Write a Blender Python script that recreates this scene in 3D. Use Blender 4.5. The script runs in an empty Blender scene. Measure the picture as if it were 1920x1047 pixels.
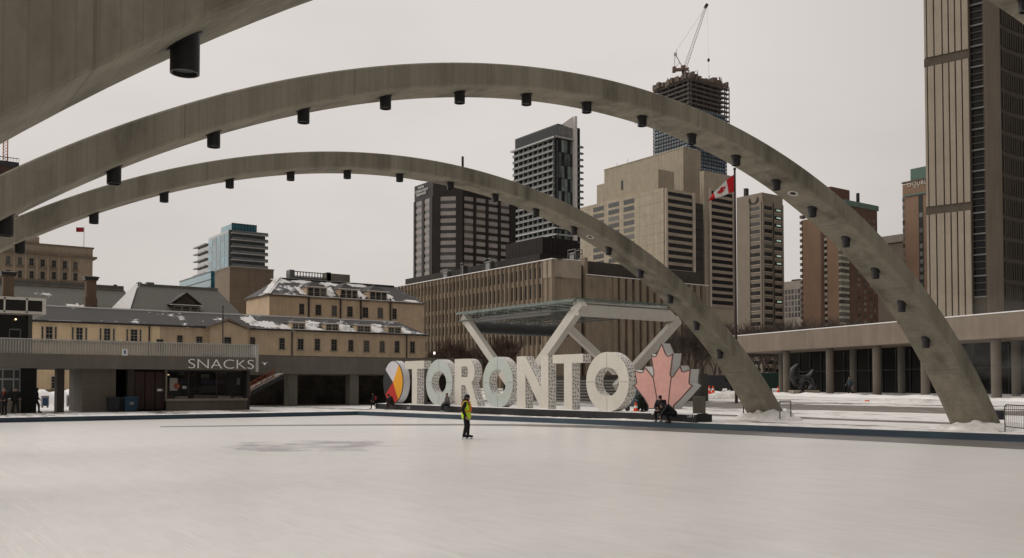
import bpy, bmesh, math, random
from mathutils import Vector, Matrix, noise
R = random.Random(11)
pi = math.pi
rad = math.radians
scene = bpy.context.scene
COL = scene.collection

# ------------------------------------------------------------------ camera model (metres, X = east, Y = north, Z = up)
F, PPY, PIT, CAMZ = 1706.8, 671.1, 0.03, 1.9
A = rad(54.13)
sa, ca, sp, cp = math.sin(A), math.cos(A), math.sin(PIT), math.cos(PIT)

def ray(px, py):
    dx, v = (px - 960) / F, (PPY - py) / F
    fy = cp - v * sp
    return Vector((-fy * sa + dx * ca, fy * ca + dx * sa, sp + v * cp)), fy

def at(px, py, D):
    r, fy = ray(px, py)
    return Vector((0, 0, CAMZ)) + r * (D / fy)

def gnd(px, py, z=0.0):
    r, fy = ray(px, py)
    return Vector((0, 0, CAMZ)) + r * ((z - CAMZ) / r.z)

class Face:
    """a vertical wall plane: u along the wall, z up, out away from the wall"""
    def __init__(s, o, d, n):
        s.o, s.d, s.n = Vector(o).to_2d(), Vector(d).to_2d().normalized(), Vector(n).to_2d().normalized()
    def p(s, u, z, out=0.0):
        q = s.o + s.d * u + s.n * out
        return Vector((q.x, q.y, z))
    def hit(s, px, py, out=0.0):
        r, _ = ray(px, py)
        r2 = r.to_2d()
        o = s.o + s.n * out
        k = o.dot(s.n) / r2.dot(s.n)
        q = r2 * k
        return (q - o).dot(s.d), CAMZ + r.z * k
    def u(s, px, py): return s.hit(px, py)[0]
    def z(s, px, py): return s.hit(px, py)[1]

def SE(P):
    return Face(P, (-1, 0), (0, -1)), Face(P, (0, 1), (1, 0))

# ------------------------------------------------------------------ mesh builder
WL = {}
class MB:
    def __init__(s): s.v, s.f = [], []
    def add(s, vs, fs):
        b = len(s.v)
        s.v += [Vector(v) for v in vs]
        s.f += [[i + b for i in f] for f in fs]
        return s
    def hexa(s, p):
        return s.add(p, [(0, 3, 2, 1), (4, 5, 6, 7), (0, 1, 5, 4), (1, 2, 6, 5), (2, 3, 7, 6), (3, 0, 4, 7)])
    def box(s, x0, x1, y0, y1, z0, z1):
        return s.hexa([(x0, y0, z0), (x1, y0, z0), (x1, y1, z0), (x0, y1, z0), (x0, y0, z1), (x1, y0, z1), (x1, y1, z1), (x0, y1, z1)])
    def fbox(s, fc, u0, u1, z0, z1, o0, o1):
        return s.hexa([fc.p(u0, z0, o0), fc.p(u1, z0, o0), fc.p(u1, z0, o1), fc.p(u0, z0, o1),
                       fc.p(u0, z1, o0), fc.p(u1, z1, o0), fc.p(u1, z1, o1), fc.p(u0, z1, o1)])
    def prism(s, pts, z0, z1):
        n = len(pts)
        return s.add([(p[0], p[1], z0) for p in pts] + [(p[0], p[1], z1) for p in pts],
                     [list(range(n))[::-1], list(range(n, 2 * n))] + [(i, (i + 1) % n, n + (i + 1) % n, n + i) for i in range(n)])
    def slab(s, pts, off):
        """planar polygon (3D points) thickened by a vector"""
        n = len(pts); off = Vector(off)
        return s.add([Vector(p) for p in pts] + [Vector(p) + off for p in pts],
                     [list(range(n))[::-1], list(range(n, 2 * n))] + [(i, (i + 1) % n, n + (i + 1) % n, n + i) for i in range(n)])
    def tube(s, p0, p1, r0, r1=None, n=8, caps=True):
        p0, p1 = Vector(p0), Vector(p1)
        r1 = r0 if r1 is None else r1
        d = (p1 - p0)
        if d.length < 1e-6: return s
        d.normalize()
        a = d.orthogonal().normalized(); b = d.cross(a)
        vs = []
        for p, r in ((p0, r0), (p1, r1)):
            for i in range(n):
                t = 2 * pi * i / n
                vs.append(p + (a * math.cos(t) + b * math.sin(t)) * r)
        fs = [(i, (i + 1) % n, n + (i + 1) % n, n + i) for i in range(n)]
        if caps: fs += [list(range(n))[::-1], list(range(n, 2 * n))]
        return s.add(vs, fs)
    def path(s, pts, r, n=8):
        for a, b in zip(pts[:-1], pts[1:]): s.tube(a, b, r, r, n)
        for p in pts[1:-1]: s.ball(p, (r, r, r), n, max(4, n // 2))
        return s
    def bar(s, p0, p1, w, h, up=(0, 0, 1)):
        p0, p1, up = Vector(p0), Vector(p1), Vector(up)
        d = (p1 - p0).normalized(); sd = d.cross(up).normalized(); u = sd.cross(d)
        q = []
        for p in (p0, p1):
            q += [p - sd * w / 2 - u * h / 2, p + sd * w / 2 - u * h / 2, p + sd * w / 2 + u * h / 2, p - sd * w / 2 + u * h / 2]
        return s.hexa(q)
    def ball(s, c, r, nu=14, nv=8, M=None):
        c = Vector(c); vs = []; fs = []
        for j in range(nv + 1):
            th = pi * j / nv
            for i in range(nu):
                ph = 2 * pi * i / nu
                q = Vector((r[0] * math.sin(th) * math.cos(ph), r[1] * math.sin(th) * math.sin(ph), r[2] * math.cos(th)))
                vs.append(c + (M @ q if M else q))
        for j in range(nv):
            for i in range(nu):
                a, b = j * nu + i, j * nu + (i + 1) % nu
                fs.append((a, a + nu, b + nu, b))
        return s.add(vs, fs)
    def cap(s, p0, r0, p1, r1, n=12):
        s.tube(p0, p1, r0, r1, n); s.ball(p0, (r0,) * 3, n, 8); s.ball(p1, (r1,) * 3, n, 8)
        return s
    def build(s, name, mat, parent=None, smooth=False, merge=False, loc=None, bevel=0, sharp=40):
        base = WL[parent.name] if parent is not None else (Vector(loc) if loc is not None else Vector((0, 0, 0)))
        me = bpy.data.meshes.new(name)
        me.from_pydata([v - base for v in s.v], [], s.f)
        if merge or smooth:
            bm = bmesh.new(); bm.from_mesh(me)
            bmesh.ops.remove_doubles(bm, verts=bm.verts, dist=1e-4)
            bmesh.ops.recalc_face_normals(bm, faces=bm.faces)
            bm.to_mesh(me); bm.free()
        if smooth:
            me.polygons.foreach_set('use_smooth', [True] * len(me.polygons))
            try: me.set_sharp_from_angle(angle=rad(sharp))
            except Exception: pass
        if mat: me.materials.append(mat)
        o = bpy.data.objects.new(name, me); COL.objects.link(o)
        if bevel:
            m = o.modifiers.new('edge', 'BEVEL'); m.width = bevel; m.segments = 2; m.limit_method = 'ANGLE'
        if parent is not None: o.parent = parent
        else: o.location = base
        WL[o.name] = base.copy()
        return o

def tag(o, label, cat, group=None, kind=None):
    o['label'] = label; o['category'] = cat
    if group: o['group'] = group
    if kind: o['kind'] = kind
    return o
def struct(o, kind='structure'):
    o['kind'] = kind; return o
def thing(name, label, cat, loc, group=None):
    o = bpy.data.objects.new(name, None); COL.objects.link(o)
    o.location = Vector(loc); o.empty_display_size = .3
    WL[o.name] = Vector(loc)
    return tag(o, label, cat, group)
def copy_tree(o, parent=None, delta=Vector((0, 0, 0))):
    c = o.copy(); COL.objects.link(c)
    if parent is not None: c.parent = parent
    else: c.location = o.location + delta
    WL[c.name] = WL[o.name] + delta
    for ch in list(o.children): copy_tree(ch, c, delta)
    return c
def share(name, me, loc, parent):
    o = bpy.data.objects.new(name, me); COL.objects.link(o); o.parent = parent
    o.location = Vector(loc) - WL[parent.name]; WL[o.name] = Vector(loc)
    return o
_cache = {}
def panels(parent, rects, mat, name='window', o0=-.1, o1=.03, cap=98, pane=None, pane_mat=None):
    """one part per rectangle on a wall (meshes shared between equal ones); past the cap one stuff part"""
    rects = sorted(rects, key=lambda r: -(r[2] - r[1]) * (r[4] - r[3])) if len(rects) > cap else rects
    out = []
    for fc, u0, u1, z0, z1 in rects[:cap]:
        key = (name, mat.name, round(u1 - u0, 2), round(z1 - z0, 2), tuple(round(x, 3) for x in fc.d), tuple(round(x, 3) for x in fc.n), o0, o1)
        loc = fc.p(u0, z0)
        if key not in _cache:
            mb = MB(); g = Face((0, 0), fc.d, fc.n)
            mb.fbox(g, 0, round(u1 - u0, 2), 0, round(z1 - z0, 2), o0, o1)
            me = bpy.data.meshes.new(name); me.from_pydata(mb.v, [], mb.f); me.materials.append(mat)
            _cache[key] = me
        out.append(share(name, _cache[key], loc, parent))
    if len(rects) > cap:
        mb = MB()
        for fc, u0, u1, z0, z1 in rects[cap:]: mb.fbox(fc, u0, u1, z0, z1, o0, o1)
        struct(mb.build(name, mat, parent), 'stuff')
    return out
def sash(parent, fc, u0, u1, z0, z1, frame, glass, cols=2, rows=4, t=.07, arch=False):
    """a window part (frame with glazing bars) and its pane as a sub-part; frames stand proud of the wall"""
    key = ('sash', round(u1 - u0, 1), round(z1 - z0, 1), tuple(round(x, 3) for x in fc.d), frame.name, cols, rows, arch)
    if key not in _cache:
        g = Face((0, 0), fc.d, fc.n); w, h = round(u1 - u0, 1), round(z1 - z0, 1)
        f = MB()
        f.fbox(g, 0, t, 0, h, -.05, .08); f.fbox(g, w - t, w, 0, h, -.05, .08)
        f.fbox(g, t, w - t, h - t, h, -.05, .075); f.fbox(g, -.12, w + .12, -.16, 0, -.05, .16)
        f.fbox(g, t, w - t, h * .5 - .03, h * .5 + .03, -.05, .06)
        for i in range(1, cols):
            x = w * i / cols
            f.fbox(g, x - .02, x + .02, 0, h - t, -.05, .05)
        for i in range(1, rows):
            if abs(i / rows - .5) < .01: continue
            z = h * i / rows
            f.fbox(g, t, w - t, z - .015, z + .015, -.05, .045)
        p = MB(); p.fbox(g, t * .5, w - t * .5, 0, h - t * .5, -.08, .02)
        ms = []
        for mb, m in ((f, frame), (p, glass)):
            me = bpy.data.meshes.new('window'); me.from_pydata(mb.v, [], mb.f); me.materials.append(m); ms.append(me)
        _cache[key] = ms
    a, b = _cache[key]
    loc = fc.p(u0, z0)
    w = share('window', a, loc, parent)
    share('pane', b, loc, w)
    return w
def text_mb(s, size, ext, o, r, n, sx=1.0, spacing=1.0, offs=0.0):
    cu = bpy.data.curves.new('t', 'FONT'); cu.body = s; cu.size = size; cu.extrude = ext; cu.space_character = spacing; cu.offset = offs
    ob = bpy.data.objects.new('t', cu); COL.objects.link(ob)
    dg = bpy.context.evaluated_depsgraph_get()
    me = bpy.data.meshes.new_from_object(ob.evaluated_get(dg))
    mb = MB(); r, n, o = Vector(r), Vector(n), Vector(o); up = Vector((0, 0, 1))
    mb.add([o + r * v.co.x * sx + up * v.co.y + n * v.co.z for v in me.vertices], [list(p.vertices) for p in me.polygons])
    bpy.data.objects.remove(ob); bpy.data.curves.remove(cu); bpy.data.meshes.remove(me)
    return mb

# ------------------------------------------------------------------ materials
def lin(r, g, b, k=1.0):
    def f(c):
        c /= 255
        return min(.85, (c / 12.92 if c <= .04045 else ((c + .055) / 1.055) ** 2.4) * k)
    c = (f(r), f(g), f(b)); y = .3 * c[0] + .55 * c[1] + .15 * c[2]
    return tuple(x * .68 + y * .32 for x in c)
class NT:
    def __init__(s, m): s.t = m.node_tree; s.n = s.t.nodes; s.l = s.t.links
    def new(s, ty, **kw):
        n = s.n.new(ty)
        for k, v in kw.items(): setattr(n, k, v)
        return n
    def link(s, a, b): s.l.new(a, b)
    def pos(s, scale=(1, 1, 1)):
        g = s.new('ShaderNodeNewGeometry'); m = s.new('ShaderNodeMapping'); m.inputs['Scale'].default_value = scale
        s.link(g.outputs['Position'], m.inputs['Vector']); return m.outputs['Vector']
    def noise(s, sc, detail=4, rough=.55, scale=(1, 1, 1)):
        n = s.new('ShaderNodeTexNoise'); n.inputs['Scale'].default_value = sc; n.inputs['Detail'].default_value = detail; n.inputs['Roughness'].default_value = rough
        s.link(s.pos(scale), n.inputs['Vector']); return n.outputs['Fac']
    def ramp(s, fac, a, b, ca_=(0, 0, 0), cb_=(1, 1, 1)):
        r = s.new('ShaderNodeValToRGB'); e = r.color_ramp.elements
        e[0].position, e[1].position = a, b; e[0].color = (*ca_, 1); e[1].color = (*cb_, 1)
        s.link(fac, r.inputs['Fac']); return r.outputs['Color']
    def mix(s, fac, a, b, ty='MIX'):
        m = s.new('ShaderNodeMix', data_type='RGBA', blend_type=ty)
        for i, v in ((0, fac), (6, a), (7, b)):
            if isinstance(v, (int, float)): m.inputs[i].default_value = v
            elif isinstance(v, tuple): m.inputs[i].default_value = (*v, 1)
            else: s.link(v, m.inputs[i])
        return m.outputs[2]
    def math(s, op, a, b=0.0):
        m = s.new('ShaderNodeMath', operation=op)
        for i, v in ((0, a), (1, b)):
            if isinstance(v, (int, float)): m.inputs[i].default_value = v
            else: s.link(v, m.inputs[i])
        return m.outputs[0]
    def bump(s, h, strength=.3, dist=.02):
        b = s.new('ShaderNodeBump'); b.inputs['Strength'].default_value = strength; b.inputs['Distance'].default_value = dist
        s.link(h, b.inputs['Height']); s.link(b.outputs[0], s.bs.inputs['Normal'])
def mk(name):
    m = bpy.data.materials.new(name); m.use_nodes = True
    t = NT(m); t.bs = t.n['Principled BSDF']; return m, t
def M(name, col, rough=.85, var=.14, sc=.6, fine=9.0, streak=0.0, bump=0.0, spec=.3, metal=0.0, dirt=None, dirt_amt=.4, dsc=(1, 1, .5), boards=0.0):
    m, t = mk(name)
    t.bs.inputs['Roughness'].default_value = rough; t.bs.inputs['Specular IOR Level'].default_value = spec; t.bs.inputs['Metallic'].default_value = metal
    a = t.noise(sc, 5, .6); b = t.noise(fine, 3, .6)
    v = t.math('ADD', t.math('MULTIPLY', a, .65), t.math('MULTIPLY', b, .35))
    if streak:
        c = t.noise(1.0, 4, .6, (2.2, 2.2, .09))
        v = t.math('ADD', t.math('MULTIPLY', v, 1 - streak), t.math('MULTIPLY', c, streak))
    lo, hi = tuple(c * (1 - var * 2) for c in col), tuple(min(.9, c * (1 + var * 2)) for c in col)
    cc = t.ramp(v, .3, .7, lo, hi)
    if dirt:
        d = t.ramp(t.noise(.35, 6, .65, dsc), .5, .72)
        cc = t.mix(t.math('MULTIPLY', d, dirt_amt), cc, dirt)
    if boards:
        gg = t.new('ShaderNodeNewGeometry'); sx_ = t.new('ShaderNodeSeparateXYZ'); t.link(gg.outputs['Position'], sx_.inputs[0])
        ln_ = t.math('LESS_THAN', t.math('FRACT', t.math('DIVIDE', t.math('ADD', sx_.outputs[1], 900.0), .19)), .1)
        pc_ = t.math('LESS_THAN', t.math('FRACT', t.math('DIVIDE', t.math('ADD', sx_.outputs[1], 900.3), 4.1)), .008)
        cc = t.mix(t.math('MAXIMUM', t.math('MULTIPLY', ln_, boards), t.math('MULTIPLY', pc_, .6)), cc, tuple(c * .55 for c in col))
    t.link(cc, t.bs.inputs['Base Color'])
    if bump: t.bump(b, bump, .03)
    return m
def M_bands(name, col, joint, pz, pw, rough=.85, var=.1, jw=.04, axis='xy', dark=.6):
    """cladding panels: a grid of dark joints pz apart in height and pw apart along the wall"""
    m, t = mk(name); t.bs.inputs['Roughness'].default_value = rough; t.bs.inputs['Specular IOR Level'].default_value = .25
    v = t.noise(.5, 5, .6); c = t.noise(1.0, 4, .6, (1.6, 1.6, .06))
    v = t.math('ADD', t.math('MULTIPLY', v, .5), t.math('MULTIPLY', c, .5))
    cc = t.ramp(v, .3, .7, tuple(x * (1 - var * 2) for x in col), tuple(min(.9, x * (1 + var * 2)) for x in col))
    g = t.new('ShaderNodeNewGeometry'); sx = t.new('ShaderNodeSeparateXYZ'); t.link(g.outputs['Position'], sx.inputs[0])
    j = None
    def line(val, p):
        fr = t.math('FRACT', t.math('DIVIDE', t.math('ADD', val, 5000.0), p))
        return t.math('LESS_THAN', fr, jw / p)
    if pz: j = line(sx.outputs[2], pz)
    if pw:
        w = t.math('ADD', sx.outputs[0], sx.outputs[1]); k = line(w, pw)
        j = k if j is None else t.math('MAXIMUM', j, k)
    cc = t.mix(t.math('MULTIPLY', j, dark), cc, joint)
    t.link(cc, t.bs.inputs['Base Color']); return m
def M_glass(name, col, rough=.12, spec=.5, var=.5, sc=.25, blinds=.0):
    m, t = mk(name); t.bs.inputs['Roughness'].default_value = rough; t.bs.inputs['Specular IOR Level'].default_value = spec
    a = t.noise(sc, 3, .5); oi = t.new('ShaderNodeObjectInfo')
    a = t.math('ADD', t.math('MULTIPLY', a, .6), t.math('MULTIPLY', oi.outputs['Random'], .4))
    cc = t.ramp(a, .3, .7, tuple(c * (1 - var) for c in col), tuple(c * (1 + var) for c in col))
    bl = t.math('GREATER_THAN', oi.outputs['Random'], .86)     # some panes have pale blinds drawn
    cc = t.mix(t.math('MULTIPLY', bl, blinds), cc, (.16, .145, .125))
    t.link(cc, t.bs.inputs['Base Color'])
    return m
def M_clear(name, tint, mixf=.75, rough=.05):
    m, t = mk(name); t.bs.inputs['Base Color'].default_value = (*tint, 1); t.bs.inputs['Roughness'].default_value = rough
    tr = t.new('ShaderNodeBsdfTransparent'); ms = t.new('ShaderNodeMixShader'); ms.inputs[0].default_value = 1 - mixf
    t.link(tr.outputs[0], ms.inputs[1]); t.link(t.bs.outputs[0], ms.inputs[2]); t.link(ms.outputs[0], t.n['Material Output'].inputs[0])
    return m
def M_roof(name, col, amount=.5, sc=.22, snow=(.72, .72, .74)):
    m, t = mk(name); t.bs.inputs['Roughness'].default_value = .8
    a = t.noise(3.0, 4, .6, (1, 1, 3)); cc = t.ramp(a, .3, .7, tuple(c * .7 for c in col), tuple(c * 1.3 for c in col))
    n = t.math('ADD', t.math('MULTIPLY', t.noise(sc, 5, .62), .75), t.math('MULTIPLY', t.noise(1.6, 3, .6), .25))
    mk_ = t.ramp(n, amount, amount + .05)
    t.link(t.mix(mk_, cc, snow), t.bs.inputs['Base Color']); return m

SNOW = M('snow', (.78, .765, .75), .7, .05, .9, 7, bump=.5, spec=.2)
SNOWD = M('trodden_snow', (.66, .64, .61), .75, .16, 1.4, 8, bump=.8, spec=.2)
ARCH = M('board_marked_concrete', lin(108, 101, 83, 1.5), .85, .17, .5, 14, streak=.55, bump=.2, dirt=lin(58, 52, 40), dirt_amt=.8, dsc=(1.6, 1.6, .5), boards=.28)
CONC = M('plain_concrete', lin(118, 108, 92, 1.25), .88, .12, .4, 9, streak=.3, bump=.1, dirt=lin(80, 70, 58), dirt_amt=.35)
CONCD = M('dark_grey_concrete', lin(92, 86, 75, 1.5), .88, .14, .5, 9, streak=.35, bump=.1)  # a darker grey concrete than the plain one
BLACKM = M('black_metal', (.012, .012, .013), .45, .2, 2, 12, spec=.4)
DARKM = M('dark_metal', (.03, .03, .03), .5, .2, 2, 12)
STEELM = M('galvanised_steel', (.17, .17, .165), .4, .15, 3, 15, metal=.7)
WHITEP = M('white_paint', (.70, .68, .64), .5, .05, .8, 10)
SIGNW = M('cream_sign_panel', (.62, .585, .51), .45, .05, .7, 8)
SIGNG = M('greenish_sign_panel', (.47, .51, .475), .4, .05, .7, 8)
BLACKG = M('black_void', (.008, .008, .008), .6, .3, 1, 5, spec=.2)
DGLASS = M_glass('dark_window_glass', (.012, .012, .012), .2, .2)
LGLASS = M_clear('clear_glass', (.03, .03, .03), .85)

# ------------------------------------------------------------------ world, sun, camera
SUN_AZ, SUN_EL = rad(238), rad(42)      # azimuth clockwise from north
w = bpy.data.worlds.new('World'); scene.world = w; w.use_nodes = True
nt = w.node_tree; N = nt.nodes; L = nt.links; N.clear()
outw = N.new('ShaderNodeOutputWorld')
sky = N.new('ShaderNodeTexSky'); sky.sky_type = 'NISHITA'; sky.sun_disc = False
sky.sun_elevation = SUN_EL; sky.sun_rotation = SUN_AZ; sky.dust_density = 4
b1 = N.new('ShaderNodeBackground'); b1.inputs[1].default_value = .06; L.new(sky.outputs[0], b1.inputs[0])
tc = N.new('ShaderNodeTexCoord'); sx = N.new('ShaderNodeSeparateXYZ'); L.new(tc.outputs['Generated'], sx.inputs[0])
mpw = N.new('ShaderNodeMapping'); mpw.inputs['Scale'].default_value = (1.2, 1.2, 4.5); L.new(tc.outputs['Generated'], mpw.inputs[0])
nz = N.new('ShaderNodeTexNoise'); nz.inputs['Scale'].default_value = 1.3; nz.inputs['Detail'].default_value = 5; nz.inputs['Roughness'].default_value = .5; L.new(mpw.outputs[0], nz.inputs['Vector'])
mm = N.new('ShaderNodeMath'); mm.operation = 'MULTIPLY_ADD'; L.new(nz.outputs[0], mm.inputs[0]); mm.inputs[1].default_value = 1.0; L.new(sx.outputs[2], mm.inputs[2])
cr = N.new('ShaderNodeValToRGB'); e = cr.color_ramp.elements
e[0].position, e[0].color = .18, (.46, .425, .40, 1)
e[1].position, e[1].color = .82, (.665, .62, .588, 1)
L.new(mm.outputs[0], cr.inputs[0])
# the overcast is brighter towards the hidden sun in the south-west and dimmed in the unseen east to darken arch faces
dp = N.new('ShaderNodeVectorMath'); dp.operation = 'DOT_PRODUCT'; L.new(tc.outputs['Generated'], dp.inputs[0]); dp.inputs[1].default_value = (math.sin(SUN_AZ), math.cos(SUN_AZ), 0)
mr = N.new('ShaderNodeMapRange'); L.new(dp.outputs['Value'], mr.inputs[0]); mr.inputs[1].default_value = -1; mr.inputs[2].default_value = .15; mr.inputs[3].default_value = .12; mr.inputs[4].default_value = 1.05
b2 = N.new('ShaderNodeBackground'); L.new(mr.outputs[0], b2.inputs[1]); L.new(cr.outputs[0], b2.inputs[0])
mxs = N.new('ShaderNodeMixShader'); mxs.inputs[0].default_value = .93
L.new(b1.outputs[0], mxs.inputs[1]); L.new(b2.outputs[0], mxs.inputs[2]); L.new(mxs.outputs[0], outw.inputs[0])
sl = bpy.data.lights.new('sun', 'SUN'); sl.energy = 1.5; sl.angle = rad(85); sl.color = (1, .96, .89)
so = bpy.data.objects.new('sun', sl); COL.objects.link(so)
sd = Vector((math.sin(SUN_AZ) * math.cos(SUN_EL), math.cos(SUN_AZ) * math.cos(SUN_EL), math.sin(SUN_EL)))
so.rotation_euler = (-sd).to_track_quat('-Z', 'Y').to_euler(); so.location = (0, 0, 60)
cam = bpy.data.cameras.new('camera'); co = bpy.data.objects.new('camera', cam); COL.objects.link(co); scene.camera = co
cam.sensor_width = 36; cam.lens = F / 1920 * 36; cam.shift_y = (PPY - 523.5) / 1920; cam.clip_end = 6000; cam.clip_start = .1
co.location = (0, 0, CAMZ); co.rotation_euler = (pi / 2 + PIT, 0, A)
scene.view_settings.view_transform = 'Standard'; scene.view_settings.look = 'None'
scene.view_settings.exposure = .12; scene.view_settings.gamma = 1

# ------------------------------------------------------------------ ground, pool, kerb
def gh(y): return 0.0 if y < 46 else min(1.1, 1.1 * (y - 46) / 34)
KX0, KX1, KY0, KSL, KS = -59.3, -2.0, 29.2, .152, -8.0
def ky(x): return KY0 + (x - KX0) * KSL
m, t = mk('snowy_plaza')
snow_n = t.math('ADD', t.math('MULTIPLY', t.noise(.16, 5, .6, (.35, 1.5, 1)), .62), t.math('MULTIPLY', t.noise(1.1, 4, .65, (.5, 1.6, 1)), .38))
g0 = t.new('ShaderNodeNewGeometry'); s0_ = t.new('ShaderNodeSeparateXYZ'); t.link(g0.outputs['Position'], s0_.inputs[0])
wob = t.math('ADD', s0_.outputs[1], t.math('MULTIPLY', t.math('SUBTRACT', t.noise(.09, 3, .5, (.5, .5, 1)), .5), 1.6))
strip = None
for ya_, yb_ in ((743, 745.5), (766, 768.5), (786, 789.5)):     # cleared walking lanes across the square
    def n_at(y_):
        z_ = 0.0
        for _ in range(5): z_ = gh(gnd(1600, y_, z_).y)
        return gnd(1600, y_, z_).y
    c_, hw_ = (n_at(ya_) + n_at(yb_)) / 2, abs(n_at(ya_) - n_at(yb_)) / 2
    q_ = t.math('LESS_THAN', t.math('ABSOLUTE', t.math('SUBTRACT', wob, c_)), hw_)
    strip = q_ if strip is None else t.math('MAXIMUM', strip, q_)
strip = t.math('MULTIPLY', strip, t.math('GREATER_THAN', s0_.outputs[0], -62.0))
snow_n = t.math('SUBTRACT', snow_n, t.math('MULTIPLY', strip, .15))
fac = t.ramp(snow_n, .43, .475)
pav = t.ramp(t.noise(.8, 5, .6), .3, .7, lin(95, 85, 76, 1.0), lin(128, 117, 105, 1.0))
g = t.new('ShaderNodeNewGeometry'); sxx = t.new('ShaderNodeSeparateXYZ'); t.link(g.outputs['Position'], sxx.inputs[0])
jn = t.math('MAXIMUM', t.math('LESS_THAN', t.math('FRACT', t.math('DIVIDE', t.math('ADD', sxx.outputs[0], 3000.0), 1.5)), .02), t.math('LESS_THAN', t.math('FRACT', t.math('DIVIDE', t.math('ADD', sxx.outputs[1], 3000.0), 1.5)), .02))
pav = t.mix(t.math('MULTIPLY', jn, .5), pav, (.04, .035, .03))
snc = t.ramp(t.noise(.7, 6, .65), .3, .7, (.62, .60, .575), (.80, .785, .77))
t.link(t.mix(fac, pav, snc), t.bs.inputs['Base Color']); t.bs.inputs['Roughness'].default_value = .75
t.bump(t.math('ADD', t.math('MULTIPLY', fac, .6), t.math('MULTIPLY', t.noise(5, 4, .6), .5)), .6, .08)
PLAZA = m
gm = MB()
rows = [-1800, -300, -60, KS, 10, KY0, 38, 46, 63, 80, 130, 400, 1800]
def patch(xs, ys):
    for i in range(len(xs) - 1):
        for j in range(len(ys) - 1):
            q = [(xs[i], ys[j]), (xs[i + 1], ys[j]), (xs[i + 1], ys[j + 1]), (xs[i], ys[j + 1])]
            gm.add([(a, b, gh(b)) for a, b in q], [(0, 1, 2, 3)])
patch([-1800, -300, -120, KX0], rows); patch([KX1, 60, 300, 1800], rows)
patch([KX0, KX1], [-1800, -300, -60, KS]); patch([KX0, KX1], [46, 63, 80, 130, 400, 1800])
gm.add([(KX0, KY0, 0), (KX1, ky(KX1), 0), (KX1, 46, 0), (KX0, 46, 0)], [(0, 1, 2, 3)])
struct(gm.build('ground', PLAZA))

m, t = mk('skating_ice')
t.bs.inputs['Roughness'].default_value = .3; t.bs.inputs['Specular IOR Level'].default_value = .35
v = t.math('ADD', t.math('MULTIPLY', t.noise(.10, 6, .65), .35), t.math('MULTIPLY', t.noise(1.6, 6, .75, (.6, 1.6, 1)), .65))
ice = t.ramp(v, .32, .68, (.66, .640, .620), (.82, .805, .785))
# skate scratches: long thin pale lines in two directions
scr = None
for sc_, rot in (((.25, 7, 1), .5), ((.2, 9, 1), -.35), ((.5, 16, 1), 1.2), ((.6, 20, 1), .1)):
    mp = t.new('ShaderNodeMapping'); mp.inputs['Scale'].default_value = sc_; mp.inputs['Rotation'].default_value = (0, 0, rot)
    gg = t.new('ShaderNodeNewGeometry'); t.link(gg.outputs['Position'], mp.inputs[0])
    n2 = t.new('ShaderNodeTexNoise'); n2.inputs['Scale'].default_value = 1.6; n2.inputs['Detail'].default_value = 4; n2.inputs['Roughness'].default_value = .7; t.link(mp.outputs[0], n2.inputs['Vector'])
    q = t.ramp(n2.outputs['Fac'], .55, .66); scr = q if scr is None else t.mix(.5, scr, q, 'ADD')
ice = t.mix(t.math('MULTIPLY', scr, .8), ice, (.83, .81, .78))
# a worn round painted mark showing through the ice
LC = gnd(590, 836, -.25)
vm = t.new('ShaderNodeVectorMath', operation='DISTANCE'); gg = t.new('ShaderNodeNewGeometry'); t.link(gg.outputs['Position'], vm.inputs[0]); vm.inputs[1].default_value = (LC.x, LC.y, LC.z)
edge = t.math('ADD', vm.outputs['Value'], t.math('MULTIPLY', t.noise(.55, 5, .7), 4.0))
disc = t.ramp(edge, .0, 1.0)
disc = t.math('LESS_THAN', edge, 5.0)
wear = t.ramp(t.noise(.42, 5, .65), .40, .56)
ice = t.mix(t.math('MULTIPLY', t.math('MULTIPLY', disc, wear), .75), ice, (.27, .24, .27))
t.link(ice, t.bs.inputs['Base Color']); t.bump(t.math('ADD', scr, t.noise(9, 3, .6)), .06, .02)
struct(MB().add([(KX0, KS, -.25), (KX1, KS, -.25), (KX1, ky(KX1), -.25), (KX0, KY0, -.25)], [(0, 1, 2, 3)]).build('ice', m))

m, t = mk('blue_painted_kerb')
t.link(t.ramp(t.noise(.22, 4, .6), .42, .6, (.022, .036, .062), (.026, .060, .072)), t.bs.inputs['Base Color']); t.bs.inputs['Roughness'].default_value = .6
KERB = m
km = MB(); kw = .32
km.hexa([(KX0 - kw, KS, -.3), (KX0, KS, -.3), (KX0, KY0, -.3), (KX0 - kw, KY0 + kw, -.3), (KX0 - kw, KS, .02), (KX0, KS, .02), (KX0, KY0, .02), (KX0 - kw, KY0 + kw, .02)])
km.hexa([(KX0, KY0, -.3), (KX1, ky(KX1), -.3), (KX1, ky(KX1) + kw, -.3), (KX0 - kw, KY0 + kw, -.3), (KX0, KY0, .02), (KX1, ky(KX1), .02), (KX1, ky(KX1) + kw, .02), (KX0 - kw, KY0 + kw, .02)])
struct(km.build('kerb', KERB))
km = MB(); km.box(KX1, KX1 + kw, KS - kw, ky(KX1) + kw, -.3, .02); km.box(KX0, KX1, KS - kw, KS, -.3, .02)
struct(km.build('kerb', KERB))
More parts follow.
